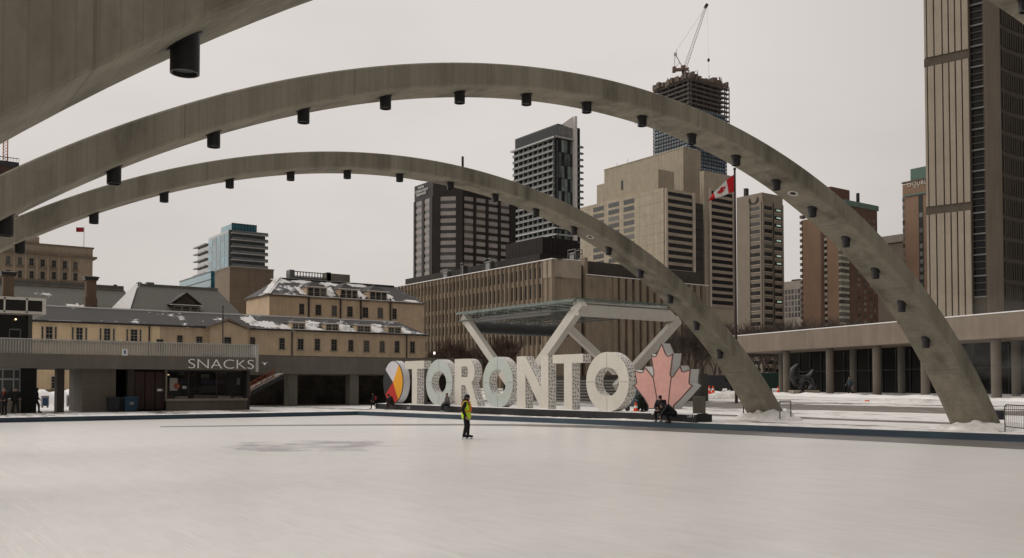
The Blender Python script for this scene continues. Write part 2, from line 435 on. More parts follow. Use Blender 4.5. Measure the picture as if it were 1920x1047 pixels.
# dark grey strip on the ice along the north and west sides
up = [(300, 799.6), (500, 797), (700, 795.6), (860, 795), (960, 795.4), (1100, 797.5), (1250, 801.5), (1400, 808), (1500, 812.5), (1700, 820), (1960, 831.5)]
lo = [(300, 801), (500, 799), (700, 798), (860, 798), (960, 798.8), (1100, 802.5), (1250, 809), (1400, 816), (1500, 821), (1700, 831), (1960, 845)]
wm = MB()
for i in range(len(up) - 1):
    q = [gnd(*up[i], -.244), gnd(*up[i + 1], -.244), gnd(*lo[i + 1], -.244), gnd(*lo[i], -.244)]
    wm.add(q, [(3, 2, 1, 0)])
GREYI = M('dark_grey_ice', (.15, .138, .13), .35, .15, .5, 6, spec=.4)
struct(wm.build('grey_strip', GREYI))

def mound(name, label, c, rx, ry, h, seed, rz=0.0, mat=SNOWD, group=None, base=None):
    mb = MB(); n1, n2 = 30, 12; c = Vector(c); vs = []; fs = []
    for j in range(n2 + 1):
        r = j / n2
        for i in range(n1):
            a = 2 * pi * i / n1
            q = Vector((math.cos(a) * r, math.sin(a) * r, 0))
            ed = 1 + .28 * noise.noise(Vector((math.cos(a) * 1.3, math.sin(a) * 1.3, seed)))
            x, y = q.x * rx * ed, q.y * ry * ed
            zz = h * max(0, (1 - r * r)) ** .8 * (1 + .55 * noise.noise(Vector((x * 1.7, y * 1.7, seed))) + .3 * noise.noise(Vector((x * 5, y * 5, seed)))) - .03 * (r > .98)
            vs.append((c.x + x * math.cos(rz) - y * math.sin(rz), c.y + x * math.sin(rz) + y * math.cos(rz), c.z + zz))
    for j in range(n2):
        for i in range(n1):
            a, b = j * n1 + i, j * n1 + (i + 1) % n1
            fs.append((a, a + n1, b + n1, b))
    mb.add(vs, fs)
    o = mb.build(name, mat, None, smooth=True, loc=c)
    return tag(o, label, 'snow pile', group)

# snow bank along the north kerb (one ragged strip nobody could count)
def bank(name, p0, p1, wid, h, seed, n=160, mat=SNOW):
    p0, p1 = Vector(p0), Vector(p1); d = (p1 - p0); ln = d.length; d.normalize(); s_ = Vector((-d.y, d.x, 0)); mb = MB(); k = 8; vs = []; fs = []
    for i in range(n + 1):
        for j in range(k + 1):
            q = p0 + d * ln * i / n; v_ = j / k
            off = (v_ - .5) * wid * (1 + .35 * noise.noise(Vector((i * .13, v_ * 2, seed))))
            pr = max(0, math.sin(pi * v_)) ** .7
            z = h * pr * max(.05, .65 + .7 * noise.noise(Vector((i * .09, 3 + seed, v_))) + .35 * noise.noise(Vector((i * .5, v_ * 4, seed)))) - .012
            q = q + s_ * off; vs.append((q.x, q.y, max(gh(q.y), q.z) + z))
    for i in range(n):
        for j in range(k):
            a = i * (k + 1) + j; fs.append((a, a + k + 1, a + k + 2, a + 1))
    mb.add(vs, fs); o = mb.build(name, mat, None, smooth=True); return struct(o, 'stuff')
bank('snow', (KX0 + 1, ky(KX0 + 1) + .75, 0.0), (KX1, ky(KX1) + .75, 0.0), .9, .10, 3.1, 260, SNOWD)
bank('snow', (KX0 - .8, KY0, 0), (KX0 - .8, -6, 0), .9, .10, 8.2, 200)
bank('snow', (-104, 2, 0), (-108, 34, 0), 9, 1.5, 4.4, 70)
bank('snow', (-75, 77.5, 0), (-30, 68.5, 0), 2.2, .32, 5.2, 160)

# ------------------------------------------------------------------ the three concrete arches
N0A = 18.883
def z_out(n):
    u = (n - N0A) / 20; return CAMZ + 9.232 - 6.834 * u**2 - .377 * u**4 - .556 * u**6
def z_in(n):
    u = (n - N0A) / 20; return CAMZ + 8.624 - 7.199 * u**2 - .379 * u**4 - .63 * u**6
def arch_w(n):
    u = (n - N0A) / 20; return 1.267 + .474 * min(u * u, 1.6)
LAMPN = [2.47, 4.53, 6.68, 8.87, 11.12, 13.4, 15.69, 17.98, 20.31, 22.6, 24.84, 27.05, 29.2, 31.35, 33.38, 35.3, 37.19]
LENS = M_glass('lamp_lens', (.10, .10, .095), .15, .5, .2)
RIMW = M('pale_ring', (.42, .41, .38), .6, .1)
def arch(xe, lamps, label, holes=(), joint=None, rise=0.0):
    a0, a1 = N0A - 23.9, N0A + 23.9
    root = thing('concrete_arch', label, 'arch', (xe, N0A, 0), 'white concrete arches spanning the rink')
    mb = MB(); n = 120; c = .045; prev = None; vs = []; fs = []
    for i in range(n + 1):
        y = a0 + (a1 - a0) * i / n; zo, zi, w_ = z_out(y) + rise, z_in(y), arch_w(y)
        xw = xe - w_
        vs += [(xe, y, zo - c), (xe - c, y, zo), (xw + c, y, zo), (xw, y, zo - c), (xw, y, zi + c), (xw + c, y, zi), (xe - c, y, zi), (xe, y, zi + c)]
    for i in range(n):
        for j in range(8):
            a, b = i * 8 + j, i * 8 + (j + 1) % 8
            fs.append((a, b, b + 8, a + 8))
    mb.add(vs, fs); mb.build('arch_rib', ARCH, root, smooth=True, sharp=14)
    for y in lamps:
        zi = z_in(y); xm = xe - arch_w(y) / 2; sl = (z_in(y + .1) - z_in(y - .1)) / .2
        r = .148
        vs = []; k = 28
        top = [(xm + r * math.cos(2 * pi * q / k), y + r * math.sin(2 * pi * q / k)) for q in range(k)]
        zb = zi - .30 - abs(sl) * r * .55
        vs = [(px_, py_, zi + sl * (py_ - y) + .02) for px_, py_ in top] + [(px_, py_, zb) for px_, py_ in top]
        rin = [(xm + (px_ - xm) * .86, y + (py_ - y) * .86) for px_, py_ in top]
        vs += [(px_, py_, zb) for px_, py_ in rin] + [(px_, py_, zb + .05) for px_, py_ in rin]
        fs = []
        for q in range(k):
            b = (q + 1) % k
            fs += [(q, b, k + b, k + q), (k + q, k + b, 2 * k + b, 2 * k + q), (2 * k + q, 2 * k + b, 3 * k + b, 3 * k + q)]
        d = MB().add(vs, fs)
        # flange plate against the soffit
        fl = [(xm + r * 1.2 * math.cos(2 * pi * q / k), y + r * 1.2 * math.sin(2 * pi * q / k)) for q in range(k)]
        d.add([(a_, b_, zi + sl * (b_ - y) + .01) for a_, b_ in fl] + [(a_, b_, zi + sl * (b_ - y) - .022) for a_, b_ in fl],
              [list(range(k)), list(range(k, 2 * k))] + [(q, (q + 1) % k, k + (q + 1) % k, k + q) for q in range(k)])
        lamp = d.build('downlight', BLACKM, root, smooth=True)
        MB().add([(a_, b_, zb + .048) for a_, b_ in rin], [list(range(k))]).build('lens', LENS, lamp)
    for y, rr in holes:
        zi = z_in(y); xm = xe - arch_w(y) / 2; sl = (z_in(y + .1) - z_in(y - .1)) / .2
        nv = Vector((0, -sl, 1)).normalized(); e1 = Vector((1, 0, 0)); e2 = nv.cross(e1); c0 = Vector((xm, y, zi))
        k = 24; ring = MB(); vs = []
        for rad_, off in ((rr, .004), (rr, -.025), (rr * .62, -.025), (rr * .5, .003)):
            vs += [c0 + (e1 * math.cos(2 * pi * q / k) + e2 * math.sin(2 * pi * q / k)) * rad_ + nv * off for q in range(k)]
        fs = []
        for l_ in range(3):
            for q in range(k): fs.append((l_ * k + q, l_ * k + (q + 1) % k, (l_ + 1) * k + (q + 1) % k, (l_ + 1) * k + q))
        hr = ring.add(vs, fs).build('recessed_light_ring', RIMW, root, smooth=True)
        MB().add([c0 + (e1 * math.cos(2 * pi * q / k) + e2 * math.sin(2 * pi * q / k)) * rr * .6 - nv * .012 for q in range(k)], [list(range(k))]).build('dark_socket', BLACKG, hr)
    if joint:
        y = joint; j = MB(); w_ = arch_w(y); zo, zi = z_out(y), z_in(y); e_ = .004
        j.box(xe - w_ - e_, xe + e_, y - .012, y + .012, zi - e_, zi + .0); j.box(xe, xe + e_, y - .012, y + .012, zi, zo)
        j.build('joint', CONCD, root)
    return root
EX = (-8.82, -20.344, -31.98)
arch(EX[0], [2.74] + [n_ + .55 for n_ in LAMPN[1:-1]], 'nearest concrete arch, cropped by the top left corner, with black downlights', rise=.16)
am = arch(EX[1], LAMPN, 'middle concrete arch rising highest over the rink with black downlights', [(28.03, .2)], 20.6)
af = arch(EX[2], [4.24, 6.41, 8.66, 10.95, 13.26, 15.59, 17.92, 20.36, 22.68, 24.94, 27.2, 29.37, 31.51, 33.61, 35.57, 37.41],
     'farthest concrete arch standing just behind the pink maple leaf', [(28.2, .2)], 19.3)
MB().ball(at(645, 187, 23.0), (.16, .27, .02), 16, 6).build('cover_plate', DARKM, am)
MB().bar(at(412, 181, 21.6), at(424, 178, 21.7), .2, .07).build('cable_box', DARKM, am)
for i, (px, py, z, rx, ry, h, lab) in enumerate([
    (1822, 806, 0, 1.9, 1.0, .42, 'snow heap packed round the foot of the middle arch'),
    (1440, 787, 0, 2.2, 1.2, .62, 'snow heap packed round the foot of the farthest arch'),
    (1462, 782, 0, .9, .8, .9, 'small rounded snow heap at the right edge of the farthest arch foot'),
    (716, 765, 0, 1.7, .8, .34, 'little snow heap against the left end of the black plinth'),
    (1372, 758, .1, 3.4, 1.2, .75, 'dirty snow heap on the plaza between leaf and far arch foot'),
    (1690, 766, .15, 2.4, .9, .45, 'low snow heap on the open plaza left of the middle arch'),
    (1890, 803, 0, 2.4, 1.0, .3, 'snow heap under the metal barrier at the right edge')]):
    p = gnd(px, py, z); p.z = gh(p.y) - .02
    mound('snow_pile', lab, p, rx, ry, h * .8, 3.3 + i * 1.7, .15, group='snow heaps on the plaza')

# ------------------------------------------------------------------ the big letter sign
SY = 34.3                                     # front plane of the letters
SF = Face((0, SY), (1, 0), (0, -1))
ZB = .44
FPY = SY - .45                                # front of the plinth
def sp_(px, py):
    u, z = SF.hit(px, py); return (u, z)
m, t = mk('perforated_white_skin')
vo = t.new('ShaderNodeTexVoronoi'); vo.voronoi_dimensions = '2D'; vo.inputs['Scale'].default_value = 4.6; vo.inputs['Randomness'].default_value = .55; uvn = t.new('ShaderNodeUVMap'); t.link(uvn.outputs[0], vo.inputs['Vector'])
dots = t.math('LESS_THAN', vo.outputs['Distance'], .235)
t.link(t.mix(dots, t.ramp(t.noise(.8, 4, .6), .3, .7, (.66, .64, .60), (.76, .74, .70)), (.10, .075, .06)), t.bs.inputs['Base Color']); t.bs.inputs['Roughness'].default_value = .5
PERF = m
EDGEM = M('dark_edge_trim', (.06, .055, .05), .5, .1)
def fill_faces(loops):
    """triangulate loops (outer + holes) in 2D -> verts, faces"""
    from mathutils.geometry import tessellate_polygon
    polys = [[Vector((x, z, 0)) for x, z in l] for l in loops]
    flat = [v for p in polys for v in p]
    return flat, [tuple(f) for f in tessellate_polygon(polys)]
def plate(loops, y0, y1, inset=0):
    mb = MB(); flat, tri = fill_faces(loops); n = len(flat)
    mb.add([(v.x, y0, v.y) for v in flat] + [(v.x, y1, v.y) for v in flat], tri + [tuple(i + n for i in f)[::-1] for f in tri])
    k = 0
    for l in loops:
        c = len(l); b = len(mb.v) - 2 * n
        mb.f += [[b + k + i, b + k + (i + 1) % c, b + n + k + (i + 1) % c, b + n + k + i] for i in range(c)]
        k += c
    return mb
def skin(loops, y0, y1, th=.03, skip=None):
    mb = MB()
    for l in loops:
        c = len(l)
        for i in range(c):
            a, b = l[i], l[(i + 1) % c]
            mb.add([(a[0], y0, a[1]), (b[0], y0, b[1]), (b[0], y1, b[1]), (a[0], y1, a[1])], [(0, 1, 2, 3)])
    return mb
def perim_uv(o, loops):
    me = o.data; uv = me.uv_layers.new(name='UVMap'); k = 0
    for l in loops:
        c = len(l); acc = 0.0
        for i in range(c):
            a, b = Vector(l[i]), Vector(l[(i + 1) % c]); ln = (b - a).length
            for q, (u_, v_) in enumerate(((acc, 0), (acc + ln, 0), (acc + ln, TH), (acc, TH))): uv.data[me.polygons[k].loop_start + q].uv = (u_, v_)
            acc += ln; k += 1
    return o
TH = .62                                      # depth of the letters
def ell(cx, cz, rx, rz, n=56, ph=0):
    return [(cx + rx * math.cos(2 * pi * i / n + ph), cz + rz * math.sin(2 * pi * i / n + ph)) for i in range(n)]
def inset_loop(l, d):
    out = []; n = len(l); ar = sum(l[i][0] * l[(i + 1) % n][1] - l[(i + 1) % n][0] * l[i][1] for i in range(n)); s_ = 1 if ar > 0 else -1
    for i in range(n):
        p, q, r_ = Vector(l[i - 1]), Vector(l[i]), Vector(l[(i + 1) % n])
        a = (q - p).normalized(); b = (r_ - q).normalized()
        na, nb = Vector((-a.y, a.x)) * s_, Vector((-b.y, b.x)) * s_
        m_ = (na + nb); k = m_.length
        m_ = m_ / k if k > 1e-5 else na
        out.append(tuple(q + m_ * d / max(.45, m_.dot(na))))
    return out
def letter(name, label, loops, fmat, seams=()):
    xs = [p[0] for l in loops for p in l]
    root = thing(name, label, 'letter', (sum(xs) / len(xs), SY + TH / 2, ZB), 'giant white letters on the black plinth')
    plate(loops, SY, SY + .05).build('front_panel', fmat, root)
    for li, l_ in enumerate(loops): perim_uv(skin([l_], SY + .05, SY + TH - .05).build('inner_skin' if li else 'side_skin', PERF, root), [l_])
    plate(loops, SY + TH - .05, SY + TH).build('back_panel', SIGNW, root)
    if seams:
        sm = MB()
        for x0, x1, z0, z1 in seams: sm.box(x0, x1, SY - .006, SY + .02, z0, z1)
        sm.build('panel_seam', EDGEM, root)
    return root
def up_(pxs, py): return [sp_(p, py)[0] for p in pxs]
ZT = 3.72
def T_(x0, x1, s0, s1, zb, label):
    letter('sign_letter', label, [[(s0, ZB), (s1, ZB), (s1, zb), (x1, zb), (x1, ZT), (x0, ZT), (x0, zb), (s0, zb)]], SIGNW)
def O_(x0, x1, i0, i1, label, mat):
    c, rx = (x0 + x1) / 2, (x1 - x0) / 2; cz, rz = (ZB + ZT) / 2, (ZT - ZB) / 2 + .04
    ci, ri = (i0 + i1) / 2, (i1 - i0) / 2; rzi = rz - rx * .48
    root_s = [(c - .008, c + .008, cz + rzi + .03, cz + rz - .03), (c - .008, c + .008, cz - rz + .03, cz - rzi - .03),
              (ci + ri + .03, x1 - .04, cz - .008, cz + .008), (x0 + .04, ci - ri - .03, cz - .008, cz + .008)]
    letter('sign_letter', label, [ell(c, cz, rx, rz), ell(c, cz, rx * .56, rzi)[::-1]], mat, root_s)
x = up_((759, 795, 772.5, 782), 700); T_(x[0], x[1], x[2], x[3], sp_(775, 692)[1], 'first letter T, between the coloured wheel and an O')
x = up_((798.7, 848, 808, 837), 715); O_(x[0], x[1], x[2], x[3], 'first letter O, pale green faced, between T and R', SIGNG)
# R
x = up_((852.5, 865, 877, 890, 896), 715); a, b, cc_, d_, e_ = x
zm = sp_(860, 722)[1]; rz = (ZT - zm) / 2; cz = (ZT + zm) / 2; th_ = b - a
R_out = [(a, ZB), (b, ZB), (b, zm - .02)]
kx = b + (d_ - b) * .42
R_out += [(kx - th_ * .25, zm - .02)]
R_out += [(e_ - th_ * 1.1, ZB), (e_, ZB), (kx + th_ * .72, zm + .05)]
nb = 16
bow = [(kx + (d_ - kx) * math.cos(t_), cz + rz * math.sin(t_)) for t_ in [-pi / 2 * .72 + (pi / 2 * 1.72) * i / nb for i in range(nb + 1)]]
R_out += bow[1:] + [(a, ZT)]
ti = (ZT - zm) * .30
hol = [(b, zm + ti), (b, ZT - ti)] + [(kx + (d_ - th_ - kx) * math.cos(t_), cz + (rz - ti) * math.sin(t_)) for t_ in [pi / 2 - pi * i / nb for i in range(nb + 1)]]
letter('sign_letter', 'letter R with a round bowl and slanted leg', [R_out, hol], SIGNW)
x = up_((905.3, 961.7, 916, 950), 715); O_(x[0], x[1], x[2], x[3], 'middle letter O, pale green faced, between R and N', SIGNG)
a, b, c_, d_ = up_((969, 985, 1014, 1028), 715)
letter('sign_letter', 'letter N with a broad diagonal stroke', [[(a, ZB), (b, ZB), (b, ZB + 2.1), (c_, ZB), (d_, ZB), (d_, ZT), (c_, ZT), (c_, ZB + 1.3), (b, ZT), (a, ZT)]], SIGNW)
x = up_((1036, 1093, 1057.5, 1072.6), 710); T_(x[0], x[1], x[2], x[3], sp_(1065, 681)[1], 'second letter T, between N and the last O')
x = up_((1099, 1179, 1115, 1162), 710); O_(x[0], x[1], x[2], x[3], 'last letter O, cream faced, beside the pink maple leaf', SIGNW)
# coloured wheel
u0, u1 = up_((719, 755.5), 716); cz = (sp_(735, 677)[1] + sp_(735, 756.5)[1]) / 2; rz = (sp_(735, 677)[1] - sp_(735, 756.5)[1]) / 2; cx = (u0 + u1) / 2; rx = (u1 - u0) / 2
root = thing('quartered_disc_sign', 'round disc sign in white, yellow, red and black quarters', 'sign', (cx, SY + TH / 2, ZB))
WQ = {'white_quarter': M('white_quarter', (.62, .60, .64), .5, .03), 'yellow_quarter': M('yellow_quarter', (.80, .36, .012), .5, .04), 'red_quarter': M('red_quarter', (.48, .022, .010), .5, .05), 'black_quarter': M('black_quarter', (.02, .02, .02), .6, .05)}
for nm, a0, a1 in (('yellow_quarter', -58, 55), ('white_quarter', 55, 143), ('black_quarter', 143, 217), ('red_quarter', 217, 302)):
    pts = [(cx, cz)] + [(cx + rx * math.cos(rad(a0 + (a1 - a0) * i / 24)), cz + rz * math.sin(rad(a0 + (a1 - a0) * i / 24))) for i in range(25)]
    plate([pts], SY, SY + .06).build(nm, WQ[nm], root)
skin([ell(cx, cz, rx, rz, 96)], SY + .0, SY + TH).build('rim_skin', M('white_rim', (.66, .66, .67), .45, .04), root, smooth=True)
plate([ell(cx, cz, rx * .998, rz * .998, 96)], SY + .07, SY + TH - .01).build('core', SIGNW, root)
rl = ell(cx, cz, rx * 1.008, rz * 1.008, 96); plate([rl, ell(cx, cz, rx * .98, rz * .98, 96)[::-1]], SY - .01, SY + .05).build('rim_trim', EDGEM, root)
# maple leaf
LP = [(1215, 775), (1212, 735), (1172, 665), (1062, 525), (1092, 495), (1070, 365), (1092, 372), (1128, 384), (1160, 380), (1178, 325), (1238, 398), (1262, 430), (1275, 412), (1245, 195), (1275, 218), (1296, 212), (1358, 80), (1402, 190), (1424, 212), (1442, 208), (1480, 185), (1450, 412), (1464, 432), (1480, 425), (1555, 315), (1572, 372), (1590, 378), (1665, 352), (1650, 492), (1658, 508), (1690, 525), (1560, 672), (1490, 740), (1482, 778)]
lp = [sp_(1000 + x_ / 5.647, 630 + y_ / 5.647) for x_, y_ in LP]
lp = [(x_, max(z_, ZB)) for x_, z_ in lp]
PINK = M('faded_pink_panel', (.62, .33, .285), .5, .06, .5, 4)
cxl = sum(p[0] for p in lp) / len(lp)
root = thing('maple_leaf_sign', 'big pink maple leaf sign with white sides and dark outline', 'sign', (cxl, SY + .5, ZB))
plate([lp], SY, SY + .05).build('front_panel', PINK, root)
skin([lp], SY + .05, SY + .60).build('side_skin', M('white_leaf_side', (.62, .62, .60), .5, .04), root, merge=True)
plate([lp], SY + .58, SY + .63).build('back_panel', SIGNW, root)
ol = MB(); il = inset_loop(lp, .05)
for i in range(len(lp)):
    j = (i + 1) % len(lp)
    ol.hexa([(lp[i][0], SY - .012, lp[i][1]), (lp[j][0], SY - .012, lp[j][1]), (lp[j][0], SY + .02, lp[j][1]), (lp[i][0], SY + .02, lp[i][1]),
             (il[i][0], SY - .012, il[i][1]), (il[j][0], SY - .012, il[j][1]), (il[j][0], SY + .02, il[j][1]), (il[i][0], SY + .02, il[i][1])])
for (xa, ya, xb, yb) in ((1266, 425, 1328, 778), (1462, 425, 1440, 600), (1440, 600, 1425, 778)):
    p, q = sp_(1000 + xa / 5.647, 630 + ya / 5.647), sp_(1000 + xb / 5.647, 630 + yb / 5.647)
    ol.bar((p[0], SY - .003, p[1]), (q[0], SY - .003, max(q[1], ZB)), .045, .03, (0, 1, 0))
ol.build('outline', EDGEM, root)
# plinth
FP = Face((0, FPY), (1, 0), (0, -1)); xl = FP.u(704, 765); xr = Face((0, SY + .15), (1, 0), (0, -1)).u(1321, 776)
PL = M('black_plinth', (.013, .013, .014), .55, .25, 1, 8, dirt=(.05, .05, .05), dirt_amt=.5)
pr = thing('sign_plinth', 'long low black plinth carrying the giant letters', 'plinth', ((xl + xr) / 2, SY, 0))
MB().box(xl, xr, FPY, SY + .72, 0, ZB - .02).build('base', PL, pr, bevel=.03)
bank_m = MB(); vs = []; fs = []; n = 220
for i in range(n + 1):
    x = xl + .1 + (xr - xl - .2) * i / n
    for j in range(6):
        y = FPY + .06 + 1.05 * j / 5
        vs.append((x, y, ZB - .016 + (.05 * max(0, .5 + noise.noise(Vector((x * 1.1, y * 1.1, 2))) + .5 * noise.noise(Vector((x * 5, y * 4, 1)))) if 0 < j < 5 else -.003)))
for i in range(n):
    for j in range(5): fs.append((i * 6 + j, i * 6 + 6 + j, i * 6 + 7 + j, i * 6 + j + 1))
struct(bank_m.add(vs, fs).build('snow', SNOW, pr, smooth=True), 'stuff')
LET = M('pale_lettering', (.5, .5, .48), .6, .05)
for px, py in ((764, 767), (1290, 783)):
    f2 = Face((0, FPY), (1, 0), (0, -1)); u, z = f2.hit(px, py)
    mk_ = MB()
    for a, b_, c, d_ in ((0, .16, 0, -.02), (.05, .0, .10, .12), (.10, .12, .17, .0), (.17, .0, .20, .17), (.20, .17, .28, .13), (.28, .13, .29, .0)): mk_.bar((u + a * 1.3, FPY - .002, z + b_), (u + c * 1.3, FPY - .002, z + d_), .03, .012, (0, 1, 0))
    mk_.build('pale_mark', LET, pr)
f2 = Face((0, FPY), (1, 0), (0, -1)); u, z = f2.hit(1223.5, 776)
MB().ball((u, FPY - .01, z), (.06, .02, .06), 10, 6).build('white_stud', WHITEP, pr)
c = gnd(1305, 768, 0.0)
p0 = Face((0, SY + 2.0), (1, 0), (0, -1)).hit(1306, 765); bl = MB().box(p0[0] - .28, p0[0] + .2, SY + 2.0, SY + 2.5, 0, 1.30)
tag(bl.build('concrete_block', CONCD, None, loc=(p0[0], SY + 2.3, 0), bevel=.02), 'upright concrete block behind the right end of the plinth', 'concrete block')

# ------------------------------------------------------------------ white framed stage canopy
CX, CY0 = None, None
P1 = at(1085, 566, 76.0); CS, CE = SE(P1); HZ = P1.z
PW = CS.hit(863, 592)[0]; 
WHITEB = M('white_steel_beam', (.58, .55, .49), .5, .06, .6, 8)
root = thing('stage_canopy', 'white steel framed stage canopy with a glass roof on slanted legs', 'canopy', (P1.x, P1.y, 0))
Ln = CE.hit(1252, 577)[0]; Lk = CE.hit(1277, 602)
bt = 1.15
pts = [CE.p(0, HZ - bt), CE.p(Ln * .96, HZ - bt), CE.p(Lk[0] - .6, Lk[1] - .05), CE.p(Lk[0], Lk[1] + .05), CE.p(Ln, HZ), CE.p(0, HZ)]
MB().slab([CE.p(0, HZ - bt), CE.p(Lk[0] - .1, HZ - bt * 1.05), CE.p(Lk[0] + .15, Lk[1] - .05), CE.p(Ln, HZ), CE.p(0, HZ)], (-.7, 0, 0)).build('edge_beam', WHITEB, root, bevel=.03)
def leg(fc, p, q, wdt, th, nm='leg'):
    a, b = fc.hit(*p), fc.hit(*q)
    MB().bar(fc.p(a[0], a[1], .03 - th / 2), fc.p(b[0], b[1], .03 - th / 2), wdt, th, (fc.n.x, fc.n.y, 0)).build(nm, WHITEB, root, bevel=.03)
leg(CS, (1087, 567), (975, 728), .85, .7)
leg(CS, (866, 594), (958, 728), .75, .6)
leg(CE, (1275, 600), (1160, 728), .8, .6)
NWp = Face((P1.x - PW, P1.y), (0, 1), (1, 0))
leg(NWp, (1070, 616), (1215, 752), .8, .6)
GLZ = M_clear('green_canopy_glass', (.10, .19, .165), .5, .12)
W_, Ld = PW, Ln * 1.05
gl = MB(); zg = HZ + .12
nx, ny = 9, 5
for i in range(nx):
    for j in range(ny):
        u0, u1 = -.1 + (W_ + .2) * i / nx + .02, -.1 + (W_ + .2) * (i + 1) / nx - .02; v0, v1 = Ld * j / ny + .02, Ld * (j + 1) / ny - .02
        gl.box(P1.x - u1, P1.x - u0, P1.y - .4 + v0, P1.y - .4 + v1, zg, zg + .04)
gl.build('glass_roof', GLZ, root)
GLE = M_clear('green_glass_edge', (.13, .19, .165), .5, .12)
fe = MB()
for i in range(nx): fe.box(P1.x - W_ * (i + 1) / nx + .02, P1.x - W_ * i / nx - .02, P1.y - .52, P1.y - .48, zg - .12, zg + .14)
for j in range(ny + 1): fe.box(P1.x + .12, P1.x + .16, P1.y - .45 + Ld * j / (ny + 1) + .02, P1.y - .45 + Ld * (j + 1) / (ny + 1) - .02, zg + .05, zg + .22)
fe.build('glass_fascia', GLE, root)
tr = MB()
for i in range(nx + 1):
    xx = P1.x - W_ * i / nx
    tr.box(xx - .05, xx + .05, P1.y + .1, P1.y + Ld - .4, zg - .30, zg - .22)
    tr.tube((xx, P1.y - .3, zg - .26), (xx, P1.y - .3, zg + .2), .03, .03, 6)
for j in range(ny + 1):
    yy = P1.y - .3 + Ld * j / ny * .96
    tr.tube((P1.x - .8, yy, zg - .75), (P1.x - W_ + .2, yy, zg - .75), .07, .07, 6)
    for i in range(nx):
        xa, xb = P1.x - W_ * i / nx, P1.x - W_ * (i + 1) / nx
        tr.tube((xa, yy, zg - .26), ((xa + xb) / 2, yy, zg - .75), .03, .03, 5); tr.tube(((xa + xb) / 2, yy, zg - .75), (xb, yy, zg - .26), .03, .03, 5)
tr.build('truss', M('truss_grey', (.10, .105, .10), .5, .1), root)
p = CS.hit(880, 604); q = CS.hit(1025, 583)
MB().bar((P1.x - p[0] + 1.2, P1.y + .6, HZ - .55), (P1.x - q[0], P1.y + .6, HZ - .55), .4, .45).build('inner_beam', M('grey_beam', (.22, .21, .2), .6, .05), root)
pb = at(888, 613, 104); pe = at(1066, 621, 104)
MB().tube(pb, pe, .75, .75, 14).build('rolled_curtain', DARKM, root, smooth=True)
# snow-dusted stage steps under the canopy
sg = thing('stage_steps', 'pale stepped seating under the stage canopy, seen between the letters', 'steps', at(1095, 752, 78))
stp = MB()
bl0 = at(1190, 748, 78); Sx = Face((bl0.x, bl0.y), (-1, 0), (0, -1)); Wd = Sx.u(930, 745)
for k in range(8): stp.fbox(Sx, 0, Wd, gh(bl0.y) + .28 * k, gh(bl0.y) + .28 * k + .16, -.6 * k - .7, -.6 * k)
stp.fbox(Sx, 0, Wd, 0, gh(bl0.y) + .2, -5.5, -.05)
stp.build('tread', M('grey_step', (.26, .245, .22), .8, .12), sg)
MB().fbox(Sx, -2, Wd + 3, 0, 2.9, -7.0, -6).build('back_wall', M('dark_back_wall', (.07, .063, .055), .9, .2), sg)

# ------------------------------------------------------------------ elevated walkway on the right
wa, wb = at(1475, 655, 96), at(1900, 629.5, 70)
wd = (wb - wa).to_2d().normalized(); wn = Vector((wd.y, -wd.x))
if wn.y > 0: wn = -wn
WR = Face((wa.x, wa.y), wd, wn)
zs_ = WR.z(1650, 647); zt_ = WR.z(1640, 608)
root = thing('elevated_walkway', 'long concrete walkway on round columns in front of the ribbed tower', 'walkway', WR.p(10, 0, 0))
COLC = M('column_concrete', lin(104, 94, 80, 1.1), .88, .14, .5, 9, streak=.3)
ub0, ub1 = WR.u(1375, 640), WR.u(1990, 600)
WALKC = M_bands('walkway_concrete', lin(124, 108, 90, 1.1), (.12, .1, .08), 0, 4.0, jw=.03, dark=.35)
MB().fbox(WR, ub0, ub1, zs_, zt_, -5.5, 0).build('deck', WALKC, root, bevel=.04)
MB().fbox(WR, ub0, ub1, zt_, zt_ + .09, -.5, .03).build('snow_cap', SNOW, root)
for px in (1475, 1556, 1644, 1735, 1868, 1985):
    u = WR.hit(px, 690, -1.0)[0]; b = WR.p(u, 0, -1.0)
    MB().tube((b.x, b.y, .4), (b.x, b.y, zs_), .38, .38, 20).build('column', COLC, root, smooth=True)
for px in (1392, 1466, 1600, 1690, 1790, 1905):
    u = WR.hit(px, 690, -4.6)[0]; b = WR.p(u, 0, -4.6)
    MB().tube((b.x, b.y, .4), (b.x, b.y, zs_), .35, .35, 14).build('rear_column', CONCD, root, smooth=True)
gw = thing('glazed_lobby', 'dark glazed ground floor wall under the right walkway', 'glass wall', WR.p(10, .9, -8))
MB().fbox(WR, WR.hit(1480, 690, -8)[0] - 0, ub1 + 6, .6, zs_ + .3, -8.6, -8).build('glass_wall', DGLASS, gw)
mu = MB(); u = WR.hit(1480, 690, -8)[0]
while u < ub1 + 6:
    mu.fbox(WR, u, u + .1, .6, zs_ - .05, -8, -7.9); u += 1.9
mu.fbox(WR, WR.hit(1480, 690, -8)[0], ub1 + 6, 3.4, 3.5, -8, -7.92); mu.build('mullion', DARKM, gw)

